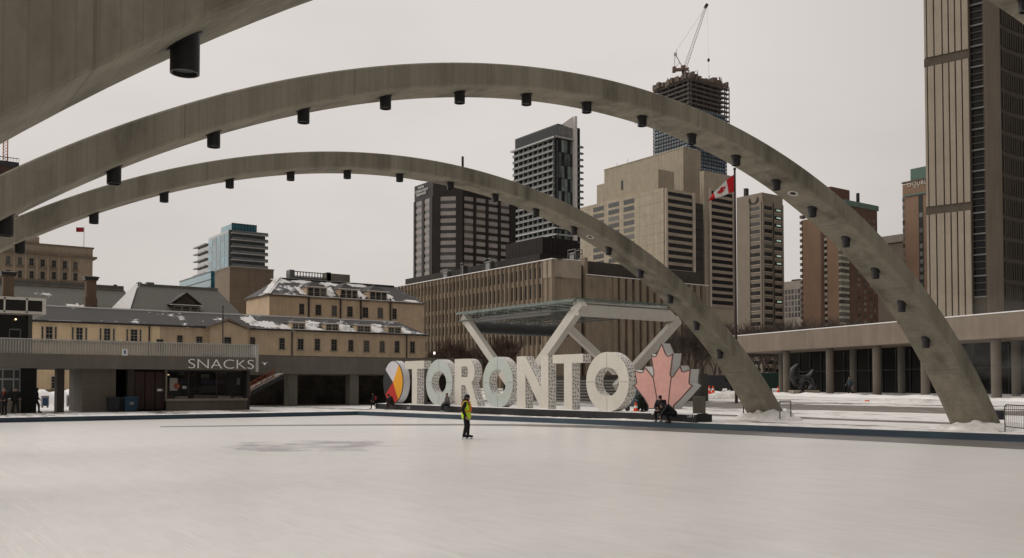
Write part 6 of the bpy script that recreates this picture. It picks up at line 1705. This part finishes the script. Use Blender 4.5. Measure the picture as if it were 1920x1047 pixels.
# skater in a hi-vis vest
VEST = M('lime_vest', (.50, .72, .03), .7, .05, 3, 20); VORG = M('orange_vest_strap', (.72, .13, .025), .7, .05)
def vest(o, J, part, Q):
    c = MB(); ch, pe = J['che'], J['pel']
    c.cap(ch + Vector((0, 0, .05)), .183, pe + Vector((0, 0, .12)), .190); c.cap(J['shL'] + Vector((0, -.03, 0)), .098, J['shR'] + Vector((0, .03, 0)), .098)
    c.cap(pe + Vector((0, 0, .10)), .192, pe + Vector((0, 0, -.03)), .200); part('vest', c, VEST)
    c = MB()
    for k in range(18):
        a0, a1 = 2 * pi * k / 18, 2 * pi * (k + 1) / 18
        c.cap(pe + Vector((.197 * math.cos(a0), .197 * math.sin(a0), .14)), .022, pe + Vector((.197 * math.cos(a1), .197 * math.sin(a1), .14)), .022, 8)
    for e_ in (1, -1):
        pts = [pe + Vector((.18, .09 * e_, .15)), ch + Vector((.175, .10 * e_, 0)), ch + Vector((.12, .11 * e_, .17)), ch + Vector((0, .115 * e_, .215)), ch + Vector((-.13, .10 * e_, .13)), pe + Vector((-.18, .09 * e_, .15))]
        for a, b_ in zip(pts[:-1], pts[1:]): c.cap(a, .025, b_, .025, 8)
    part('orange_stripe', c, VORG, .012)
def skates(o, J, part, Q):
    for S_s in 'LR':
        a_ = J['an' + S_s]; c = MB(); c.box(a_.x - .11, a_.x + .21, a_.y - .004, a_.y + .004, a_.z - .155, a_.z - .135)
        for x_ in (-.06, .13): c.box(a_.x + x_ - .02, a_.x + x_ + .03, a_.y - .008, a_.y + .008, a_.z - .14, a_.z - .07)
        ob = c.build('skate_blade', M('skate_blade_steel', (.45, .44, .43), .3, .1), None); ob.parent = o
p = gnd(874, 823.5, -.25)
person('skater in a lime hi-vis vest standing on the ice', p + Vector((0, 0, 0)), Y_R - .15, 1.76,
       dict(anL=(.05, .10, .155), toeL=(.22, .12, .10), knL=(.06, .11, .53), anR=(-.06, -.09, .155), toeR=(.11, -.10, .10), knR=(.02, -.10, .53), hed=(.05, 0, 1.63), look=(1, -.15, -.12), elR=(-.10, -.26, 1.15), wrR=(.02, -.22, .92), elL=(-.08, .25, 1.15), wrL=(.08, .20, .95)),
       'black', 'black', 'black', 'beanie', 'navy', (vest, skates, lambda o, J, part, Q: part('ponytail', MB().cap(J['hed'] + Vector((-.08, 0, -.03)), .075, J['hed'] + Vector((-.19, -.04, -.24)), .06).cap(J['hed'] + Vector((.02, -.08, -.05)), .04, J['hed'] + Vector((.08, -.12, -.28)), .03).cap(J['hed'] + Vector((-.05, 0, -.02)), .075, J['hed'] + Vector((-.07, 0, -.16)), .06), HAIR)))
WALK = dict(knL=(.20, .09, .54), anL=(.22, .09, .10), knR=(-.02, -.09, .50), anR=(-.34, -.09, .17), toeR=(-.22, -.09, .06), elL=(-.16, .24, 1.15), wrL=(-.12, .24, .90), elR=(.10, -.24, 1.15), wrR=(.26, -.22, .98))
def scarf(c_):
    def f(o, J, part, Q):
        c = MB(); n_ = J['nek']
        for k in range(10):
            a0, a1 = 2 * pi * k / 10, 2 * pi * (k + 1) / 10; c.cap(n_ + Vector((.08 * math.cos(a0) + .01, .09 * math.sin(a0), -.01)), .045, n_ + Vector((.08 * math.cos(a1) + .01, .09 * math.sin(a1), -.01)), .045, 8)
        c.cap(n_ + Vector((.10, .02, -.02)), .045, n_ + Vector((.17, .03, -.22)), .04); part('scarf', c, c_)
    return f
def backpack(c_):
    def f(o, J, part, Q):
        c = MB(); ch = J['che']; c.cap(ch + Vector((-.24, .06, .05)), .12, ch + Vector((-.24, .06, -.18)), .13); c.cap(ch + Vector((-.24, -.06, .05)), .12, ch + Vector((-.24, -.06, -.18)), .13); part('backpack', c, c_)
    return f
def headphones(o, J, part, Q):
    c = MB(); c.ball(J['hed'] + Q @ Vector((0, .10, 0)), (.045, .03, .05), 10, 8); c.ball(J['hed'] + Q @ Vector((0, -.10, 0)), (.045, .03, .05), 10, 8); part('ear_muff', c, 'shoe', .012)
person('person in black coat with red scarf standing at the left edge', gnd(8, 778), Y_C, 1.72, dict(elL=(.02, .27, 1.14), wrL=(.14, .16, 1.0), elR=(.02, -.27, 1.14), wrR=(.14, -.16, 1.0)), 'black', 'black', 'black', 'hair', 'black', (scarf('scarf'),), bulk=1.12)
person('person in black coat with white ear muffs, second from the left edge', gnd(29, 775.5), Y_C + .6, 1.70, dict(knL=(.08, .12, .51), anL=(.0, .16, .1), knR=(.05, -.14, .51), anR=(-.08, -.2, .1), elL=(.0, .29, 1.13), wrL=(.20, .20, 1.02)), 'black', 'black', 'charcoal', 'hair', 'black', (headphones,), bulk=1.1)
person('person in black parka with fur hood walking past the snack bar', gnd(66, 774.5), Y_R + .3, 1.72, dict(WALK, hed=(.06, 0, 1.60), look=(.6, .8, 0)), 'black', 'charcoal', 'black', 'hood', 'black', bulk=1.25)
person('child with a red backpack striding left beside the plinth end', gnd(700, 767), Y_L - .2, 1.22, dict(WALK), 'black', 'black', 'brown', 'hood', 'black', (backpack('red'),), bulk=1.05, face=False)
SIT = dict(pel=(-.12, 0, .56), che=(-.08, 0, .92), nek=(-.02, 0, 1.10), hed=(.02, 0, 1.25), shL=(-.06, .19, 1.02), shR=(-.06, -.19, 1.02), elL=(.02, .25, .78), wrL=(.24, .14, .66), elR=(.02, -.25, .78), wrR=(.24, -.14, .66),
           hiL=(-.10, .10, .54), hiR=(-.10, -.10, .54), knL=(.34, .13, .52), knR=(.34, -.13, .50), anL=(.36, .13, .09), anR=(.34, -.13, .09))
yS = Y_C + .62     # facing straight out from the plinth (south)
def sit_at(px, py=772):
    u = SF.u(px, py); return Vector((u, FPY - .12, 0.0))
person('hunched person in dark jacket sitting on the plinth below the red quarter', sit_at(747), -pi / 2, 1.70, dict(SIT, pel=(-.02, 0, .56), che=(.12, 0, .88), nek=(.20, 0, 1.02), hed=(.30, 0, 1.10), shL=(.14, .19, .96), shR=(.14, -.19, .96), elL=(.26, .25, .72), elR=(.26, -.25, .72), wrL=(.42, .10, .60), wrR=(.42, -.10, .60), look=(1, 0, -.5)), 'black', 'brown', 'grey', 'beanie', 'black', bulk=1.15)
person('person with pale shoes sitting on the plinth before the first O', sit_at(851), -pi / 2 - .25, 1.70, dict(SIT, pel=(-.05, 0, .56), che=(.0, 0, .92), look=(1, .2, -.1)), 'grey', 'navy', 'shoe', 'hair', 'black', (scarf('charcoal'),), bulk=1.08)
pl = Vector((SF.u(1256, 775), FPY - .16, 0))
person('person in black with dark cap hunched on the plinth edge below the pink leaf', pl, -pi / 2 + .35, 1.80, dict(SIT, pel=(-.05, 0, .55), che=(.08, .02, .92), nek=(.16, .03, 1.08), hed=(.25, .05, 1.20), shL=(.09, .21, 1.02), shR=(.09, -.17, 1.02), elL=(.20, .27, .76), elR=(.22, -.23, .76), wrL=(.38, .12, .62), wrR=(.38, -.10, .62), knL=(.36, .16, .53), knR=(.36, -.16, .50), anL=(.42, .17, .09), anR=(.30, -.17, .09), look=(1, .3, -.5)), 'black', 'black', 'shoe', 'beanie', 'black', bulk=1.22)
pl = Vector((SF.u(1277, 776), SY - 1.05, 0))
person('person with brown hair crouching bent over beside the plinth under the leaf', pl, -pi / 2 - .75, 1.66, dict(pel=(-.38, 0, .52), che=(-.06, 0, .78), nek=(.12, 0, .86), hed=(.24, 0, .90), shL=(-.02, .19, .82), shR=(-.02, -.19, .82), elL=(.16, .24, .58), wrL=(.28, .12, .36), elR=(.16, -.24, .58), wrR=(.28, -.12, .36), hiL=(-.36, .1, .50), hiR=(-.36, -.1, .50), knL=(.06, .17, .52), knR=(.02, -.17, .44), anL=(-.12, .16, .09), anR=(-.18, -.16, .09), look=(1, 0, -.6)), 'black', 'black', 'brown', 'long', 'black', bulk=1.2)
def ped(px, py, D_, *a, **k):
    p = at(px, py, D_); p.z = gh(p.y); return person(a[0], p, *a[1:], **k)
ped(1504, 743, 88, 'pedestrian in dark coat walking right before the bronze form', Y_R + .2, 1.68, dict(WALK), 'charcoal', 'black', 'black', 'hair', face=False)
ped(1594, 741, 86, 'pedestrian in long dark coat crossing the plaza in the shade', Y_L + .2, 1.75, dict(WALK), 'blueg', 'black', 'black', 'beanie', 'black', face=False, bulk=1.2)

# ------------------------------------------------------------------ small things on the plaza
# crowd barrier at the right edge
PIPEM = M('barrier_tube', (.06, .058, .055), .4, .15, metal=.5)
b0, b1 = gnd(1884.5, 811, 0), gnd(1972, 822, 0)
dr = (b1 - b0); dr.z = 0; ln = 2.3; dr.normalize()
br = thing('crowd_barrier', 'grey tubular crowd barrier with rounded corners at the right edge', 'barrier', b0)
P_ = lambda u, z: b0 + dr * u + Vector((0, 0, z))
arc = [P_(.0, .0)] + [P_(0, .95)] + [P_(.16 - .16 * math.cos(a_), .95 + .16 * math.sin(a_)) for a_ in (rad(22), rad(45), rad(68), rad(90))]
arc += [P_(ln - .16, 1.11)] + [P_(ln - .16 + .16 * math.sin(a_), .95 + .16 * math.cos(a_)) for a_ in (rad(22), rad(45), rad(68), rad(90))] + [P_(ln, 0)]
MB().path(arc, .024, 8).tube(P_(0, .24), P_(ln, .24), .02, .02, 8).build('frame', PIPEM, br, smooth=True)
for k in range(1, 12): MB().tube(P_(ln * k / 12, .24), P_(ln * k / 12, 1.11), .009, .009, 6).build('upright_bar', PIPEM, br)
for u in (.02, ln - .02):
    nrm = Vector((-dr.y, dr.x, 0)); MB().bar(P_(u, .02) - nrm * .25, P_(u, .02) + nrm * .25, .05, .02).build('foot', PIPEM, br)
bx = gnd(1872, 797, 0); sb = MB().box(bx.x - .2, bx.x + .2, bx.y - .15, bx.y + .15, .25, .7).build('junction_box', M('dark_blue_box', (.015, .015, .022), .6), None, loc=bx); tag(sb, 'small dark box behind the crowd barrier at the middle arch foot', 'box')
# hoop railings round the far arch foot
for (x0, x1, yt, yb, lab) in ((1462, 1482.5, 752.5, 789, 'thin grey hoop rail right of the farthest arch foot'), (1394, 1412, 756, 781, 'thin dark rail left of the farthest arch foot')):
    g0 = gnd(x1 if x1 > 1450 else x0, yb, 0); D_ = g0.dot(fwd); rt_ = thing('hoop_rail', lab, 'railing', g0)
    a_, b_ = at(x0, yt, D_), at(x1, yt, D_)
    ends = [Vector((a_.x, a_.y, 0)), a_, Vector((b_.x, b_.y, a_.z)), Vector((b_.x, b_.y, 0))]
    MB().path(ends, .035, 8).build('rail', STEELM if x1 > 1450 else DARKM, rt_, smooth=True)
    MB().ball(ends[0], (.09, .09, .02), 10, 4).build('base_plate', DARKM, rt_); MB().ball(ends[3], (.09, .09, .02), 10, 4).build('base_plate', DARKM, rt_)
# cones
CONEO = M('cone_orange', (.75, .07, .02), .6, .05)
def cone(px, py, D_, h_, label):
    p = at(px, py, D_); p.z = gh(p.y); r_ = thing('traffic_cone', label, 'traffic cone', p, 'orange traffic cones')
    MB().tube(p + Vector((0, 0, .03)), p + Vector((0, 0, h_)), h_ * .24, h_ * .06, 14).build('cone', CONEO, r_, smooth=True)
    MB().box(p.x - h_ * .3, p.x + h_ * .3, p.y - h_ * .3, p.y + h_ * .3, p.z, p.z + .04).build('base', CONEO, r_)
    MB().tube(p + Vector((0, 0, h_ * .5)), p + Vector((0, 0, h_ * .7)), h_ * .165, h_ * .13, 14).build('white_band', WHITEP, r_)
cone(1192, 765, 60, .78, 'orange cone behind the plinth between last O and leaf')
cone(1459, 731, 94, .75, 'orange cone on the snow near the bronze form')
cone(1330, 731, 96, .95, 'orange cone left of the pair behind the leaf'); cone(1337, 731, 97, .9, 'orange cone right of the pair behind the leaf')
cone(1325, 731.5, 95, .7, 'small orange cone leftmost of those behind the leaf')
p = gnd(1626, 765, .1); p.z = gh(p.y); tag(MB().box(p.x - .16, p.x + .16, p.y - .08, p.y + .08, p.z, p.z + .09).build('plastic_scrap', CONEO, None, loc=p), 'scrap of orange plastic lying on the snowy plaza', 'litter')
# things seen in the gap beside the last O
p = at(1205, 766, 62); p.z = 0; r_ = thing('small_shrub', 'dark green rounded shrub between the last O and the leaf', 'shrub', p)
mb = MB(); rr_ = random.Random(8)
for k in range(420):
    d = Vector((rr_.gauss(0, 1), rr_.gauss(0, 1), rr_.gauss(0, 1))).normalized() * rr_.uniform(.25, .95); c_ = p + Vector((d.x * .55, d.y * .55, .72 + d.z * .7)); a_ = Vector((rr_.gauss(0, 1), rr_.gauss(0, 1), rr_.gauss(0, 1))).normalized() * .09; b_ = a_.orthogonal().normalized() * .06
    mb.add([c_ - a_, c_ + b_, c_ + a_, c_ - b_], [(0, 1, 2, 3)])
mb.build('foliage', M('dark_evergreen', (.018, .022, .016), .8, .3), r_); MB().tube(p, p + Vector((0, 0, .5)), .05, .04, 6).build('stem', DARKM, r_)
p = at(1194, 765, 66); p.z = 0; r_ = thing('utility_cart', 'small blue grey utility cart glimpsed behind the orange cone', 'cart', p)
MB().box(p.x - .7, p.x + .7, p.y - .5, p.y + .5, .35, .9).build('body', M('cart_blue', (.05, .075, .10), .5), r_, bevel=.06)
MB().box(p.x - .45, p.x + .4, p.y - .45, p.y + .45, .9, 1.55).build('cabin', M_glass('cart_glass', (.10, .14, .16), .1, .5, .3), r_, bevel=.08)
for sx_ in (-.45, .45):
    for sy_ in (-.5, .5): MB().tube((p.x + sx_, p.y + sy_ - .05, .22), (p.x + sx_, p.y + sy_ + .05, .22), .22, .22, 14).build('wheel', BLACKM, r_)
# parked van, skip and barriers far behind the leaf
def van(px, py, D_, L_, H_, col, label, yaw):
    p = at(px, py, D_); p.z = gh(p.y); r_ = thing('parked_van', label, 'van', p); X = Vector((math.cos(yaw), math.sin(yaw), 0)); Yv = Vector((-X.y, X.x, 0))
    def prof(pts, w_, nm, mat, bev=.05): return MB().slab([p + X * a + Vector((0, 0, b)) - Yv * w_ / 2 for a, b in pts], Yv * w_).build(nm, mat, r_, bevel=bev)
    body = M('van_paint_' + label[:6].strip(), col, .4, .08)
    prof([(-L_ / 2, .4), (L_ / 2, .4), (L_ / 2, 1.0), (L_ / 2 - .7, 1.15), (L_ / 2 - 1.3, H_), (-L_ / 2, H_)], 1.9, 'body', body)
    prof([(L_ / 2 - 2.2, 1.2), (L_ / 2 - .85, 1.2), (L_ / 2 - 1.35, H_ - .15), (L_ / 2 - 2.2, H_ - .15)], 1.94, 'side_window', DGLASS, 0)
    for a in (-L_ / 2 + .8, L_ / 2 - .9):
        for e_ in (-1, 1):
            c_ = p + X * a + Yv * e_ * .9 + Vector((0, 0, .34)); w_ = MB().tube(c_ - Yv * .1, c_ + Yv * .1, .34, .34, 16).build('wheel', BLACKM, r_); MB().tube(c_ - Yv * .11, c_ + Yv * .11, .18, .18, 12).build('rim', STEELM, w_)
    for e_ in (-.7, .7): MB().ball(p + X * L_ / 2 + Yv * e_ + Vector((0, 0, .8)), (.05, .12, .1), 8, 6).build('headlight', WHITEP, r_)
van(1352, 728, 112, 5.0, 2.0, (.03, .03, .033), 'dark van parked beyond the plaza behind the farthest arch', Y_R)
van(1328, 727, 118, 4.2, 2.1, (.075, .072, .07), 'grey van parked left of the dark van behind the leaf', Y_L)
van(1452, 727, 112, 5.6, 2.3, (.020, .042, .032), 'dark green van glimpsed under the walkway right of the farthest arch', Y_R)
# abstract bronze form on a pale block
p = at(1507, 733, 90); p.z = gh(p.y); r_ = thing('bronze_sculpture', 'curved dark bronze abstract form on a pale plinth under the walkway', 'sculpture', p)
MB().slab([p + right * -1.3 - fwd * .8 + Vector((0, 0, -.2)), p + right * 1.3 - fwd * .8 + Vector((0, 0, -.2)), p + right * 1.3 + fwd * .8 + Vector((0, 0, -.2)), p + right * -1.3 + fwd * .8 + Vector((0, 0, -.2))], (0, 0, .62)).build('plinth', M('pale_plinth', (.30, .26, .20), .8), r_, bevel=.03)
BRZ = M('dark_bronze', (.05, .05, .052), .3, .2, 2, 8, metal=.75)
sc_ = MB(); pts = [(-.35, .75, .18), (-.85, 1.15, .26), (-1.08, 1.8, .34), (-.98, 2.4, .36), (-.62, 2.8, .26)]
f3_ = lambda q: p + right * q[0] + Vector((0, 0, q[1]))
for a_, b_ in zip(pts[:-1], pts[1:]): sc_.cap(f3_(a_), a_[2], f3_(b_), b_[2], 16)
pts = [(-.9, 1.75, .36), (-.4, 1.62, .30), (.2, 1.62, .30), (.7, 1.85, .30), (.95, 2.3, .22)]
for a_, b_ in zip(pts[:-1], pts[1:]): sc_.cap(f3_(a_), a_[2], f3_(b_), b_[2], 16)
pts = [(.5, 1.7, .34), (.85, 1.45, .36), (1.0, .95, .30), (.7, .5, .3)]
for a_, b_ in zip(pts[:-1], pts[1:]): sc_.cap(f3_(a_), a_[2], f3_(b_), b_[2], 16)
sb = MB(); sb.v = [v - p for v in sc_.v]; sb.f = sc_.f
o = remesh_build(sb, 'bronze_form', BRZ, r_, .06, smooth_it=4); WL[o.name] = Vector(p)
# white gull in front of the walkway
p = at(496, 683, 62); gu = MB(); gu.cap((0, -.14, 0), .05, (0, .14, .02), .065, 10); gu.cap((0, .16, .03), .045, (0, .22, .045), .04, 10)
for e_ in (1, -1):
    gu.cap((0, .05, .03), .03, (e_ * .16, .08, .17), .028, 8); gu.cap((e_ * .16, .08, .17), .028, (e_ * .26, -.02, .20), .012, 8)
gu.cap((0, -.14, 0), .04, (0, -.30, -.01), .02, 8)
g_ = remesh_build(gu, 'gull', M('gull_white', (.66, .66, .65), .6, .04), None, .012); g_.location = p; g_.rotation_euler = (rad(-25), 0, Y_C - pi / 2 + .35); g_.scale = (.72,) * 3
tag(g_, 'white gull in flight beside the end of the snack bar railing', 'bird')

# ------------------------------------------------------------------ bare winter trees
BARK = M('bare_bark', (.045, .036, .030), .9, .25, 2, 12); TWIG = M('brown_twigs', (.085, .066, .055), .9, .25, 1, 6); TWIGR = M('reddish_twigs', (.10, .066, .05), .9, .25, 1, 6)
def tree_mesh(h, seed, levels, spread, r0, kids=3, trunk_f=.28, twig=.012, upw=.25):
    rg = random.Random(seed); tr_, cr_ = MB(), MB()
    def grow(p, d, ln, r_, lv):
        n = 3 if lv == 0 else 2; q = p; dd = d
        for i in range(n):
            nd = (dd + Vector((rg.gauss(0, .10), rg.gauss(0, .10), rg.gauss(.02, .06)))).normalized(); e_ = q + nd * ln / n; ra, rb_ = r_ * (1 - .35 * i / n), r_ * (1 - .35 * (i + 1) / n)
            (tr_ if lv == 0 else cr_).tube(q, e_, max(ra, twig), max(rb_, twig * .8), 6 if lv < 2 else 3, False)
            if lv < levels and i >= (1 if lv == 0 else 0):
                for k in range(kids if i == n - 1 else max(1, kids - 1)):
                    ax = nd.orthogonal().normalized(); ax.rotate(Matrix.Rotation(rg.uniform(0, 2 * pi), 3, nd)); an = spread * rg.uniform(.6, 1.25)
                    c_ = nd.copy(); c_.rotate(Matrix.Rotation(an, 3, ax)); c_ = (c_ + Vector((0, 0, upw))).normalized()
                    grow(e_, c_, ln * rg.uniform(.55, .8), rb_ * .62, lv + 1)
            q, dd = e_, nd
    grow(Vector((0, 0, -.1)), Vector((0, 0, 1)), h * trunk_f * 1.45, r0, 0)
    sc = h / max(v.z for v in cr_.v)
    for mb in (tr_, cr_): mb.v = [Vector((v.x * sc, v.y * sc, v.z * sc)) for v in mb.v]
    out = []
    for mb, nm in ((tr_, 'trunk'), (cr_, 'branches')):
        me = bpy.data.meshes.new(nm); me.from_pydata(mb.v, [], mb.f); out.append(me)
    return out
def plant(name, label, cat, pos, meshes, s_=1.0, rz=0.0, group=None, mats=(BARK, TWIG)):
    t = thing(name, label, cat, pos, group); t.rotation_euler = (0, 0, rz); t.scale = (s_,) * 3
    for me, nm, m_ in zip(meshes, ('trunk', 'branches'), mats):
        if not me.materials: me.materials.append(m_)
        o = bpy.data.objects.new(nm, me); COL.objects.link(o); o.parent = t
    return t
young = [tree_mesh(5.2, 20 + i, 4, .5, .07, 3, .30, .011) for i in range(2)]
for i, (px, py, h_, lab) in enumerate([(519, 752, 1.08, 'slender bare young tree beside the stairs'), (594, 750, .92, 'thin bare young tree before the left walkway pier'), (661, 750, 1.0, 'thin bare young tree at the end of the low bench'), (712, 747, .95, 'thin bare young tree just left of the coloured wheel')]):
    plant('young_tree', lab, 'tree', gnd(px, py + 1), young[i % 2], h_, i * 1.3, 'bare young trees by the left walkway')
big = [tree_mesh(10, 40 + i, 5, .5, .17, 3, .24, .011, .15) for i in range(3)]
spots = [(1292, 700, 118, .95), (1316, 700, 124, 1.05), (1340, 700, 116, .95), (1366, 700, 126, 1.0), (1398, 700, 122, .92), (1421, 700, 128, 1.02), (1446, 700, 120, .95), (1470, 700, 130, 1.1), (1494, 700, 126, 1.05), (1520, 700, 132, 1.12), (1546, 700, 128, 1.08), (1575, 700, 130, 1.12), (1604, 700, 128, 1.1), (1632, 700, 132, 1.1), (1272, 700, 130, .9), (1352, 700, 136, 1.2), (1432, 700, 138, 1.15)]
names_ = ['bare brown tree behind the right tip of the leaf', 'bare brown tree between leaf and far arch, second from the leaf', 'bare brown tree close behind the far arch soffit', 'bare brown tree hidden partly by the far arch leg', 'bare brown tree just left of the flagpole foot', 'bare tree with pale twigs just right of the flagpole foot', 'bare tree before the blank wall of the slab office', 'bare tree below the slab office windows', 'bare tree under the small distant pale block', 'bare tree at the left corner of the brick tower', 'bare tree before the blank brick wall', 'bare tree before the pale bay windows', 'bare tree before the east windows of the brick tower', 'bare tree just left of the middle arch above the walkway', 'bare tree half hidden by the top of the leaf', 'taller bare tree farther back behind the far arch', 'taller bare tree farther back right of the flagpole']
for i, (px, py, D_, s_) in enumerate(spots):
    p = at(px, py, D_); p.z = gh(p.y) - .2; plant('bare_tree', names_[i], 'tree', p, big[i % 3], s_, i * 2.1, 'bare trees behind the plaza')
shr = [tree_mesh(6.5, 60 + i, 4, .5, .09, 4, .16, .012, .25) for i in range(2)]
lab_ = ['reddish bare tree at the corner of the stone wing', 'reddish bare tree before the left end of the courthouse', 'reddish bare tree left of the slanted canopy leg', 'reddish bare tree behind the slanted canopy leg', 'reddish bare tree right of the slanted canopy leg', 'reddish bare tree below the rolled curtain of the canopy']
for i, px in enumerate((812, 838, 864, 890, 916, 946)):
    p = at(px, 700, 150 - i * 2); p.z = 0; plant('bare_tree', lab_[i], 'tree', p, shr[i % 2], 1.35 + .1 * (i % 3), i * 1.7, 'reddish bare trees before the courthouse', (BARK, TWIGR))
# park lamp beside the stone wing
p = at(814.5, 690, 120); p.z = 0; r_ = thing('lamp_post', 'slim lamp post with a small lit white globe before the courthouse', 'street lamp', p); q = at(814.5, 662.5, 120)
MB().tube(p, q, .06, .05, 8).build('pole', DARKM, r_)
GL = bpy.data.materials.new('lit_globe'); GL.use_nodes = True; bs = GL.node_tree.nodes['Principled BSDF']; bs.inputs['Base Color'].default_value = (.8, .8, .75, 1); bs.inputs['Emission Color'].default_value = (1, .9, .75, 1); bs.inputs['Emission Strength'].default_value = 1.0
MB().ball(q, (.15, .15, .2), 12, 8).build('globe', GL, r_, smooth=True)
# steel light mast in front of the front wing
p = at(418, 690, 95); p.z = 0; q = at(418, 575, 95); r_ = thing('light_mast', 'thin dark mast rising above the snack bar railing', 'mast', p); MB().tube(p, q, .09, .06, 8).build('pole', DARKM, r_); MB().ball(q, (.1, .1, .12), 8, 6).build('finial', DARKM, r_)

# drifting steam beside the middle arch
m, t = mk('steam_volume'); t.n.remove(t.bs)
pv = t.new('ShaderNodeVolumePrincipled'); pv.inputs['Color'].default_value = (.9, .88, .85, 1); pv.inputs['Anisotropy'].default_value = .2
nn_ = t.ramp(t.noise(.28, 4, .6, (1, 1, 1.2)), .48, .75); cs = at(1868, 652, 58)
vd = t.new('ShaderNodeVectorMath', operation='DISTANCE'); gp = t.new('ShaderNodeNewGeometry'); t.link(gp.outputs['Position'], vd.inputs[0]); vd.inputs[1].default_value = tuple(cs)
fall = t.ramp(t.math('DIVIDE', vd.outputs['Value'], 4.2), .2, 1.0, (1, 1, 1), (0, 0, 0))
t.link(t.math('MULTIPLY', t.math('MULTIPLY', nn_, fall), .16), pv.inputs['Density'])
t.link(pv.outputs[0], t.n['Material Output'].inputs['Volume'])
st_ = MB().ball(cs, (4.2, 4.2, 4.2), 20, 12).build('steam', m, None, loc=cs); struct(st_, 'stuff')
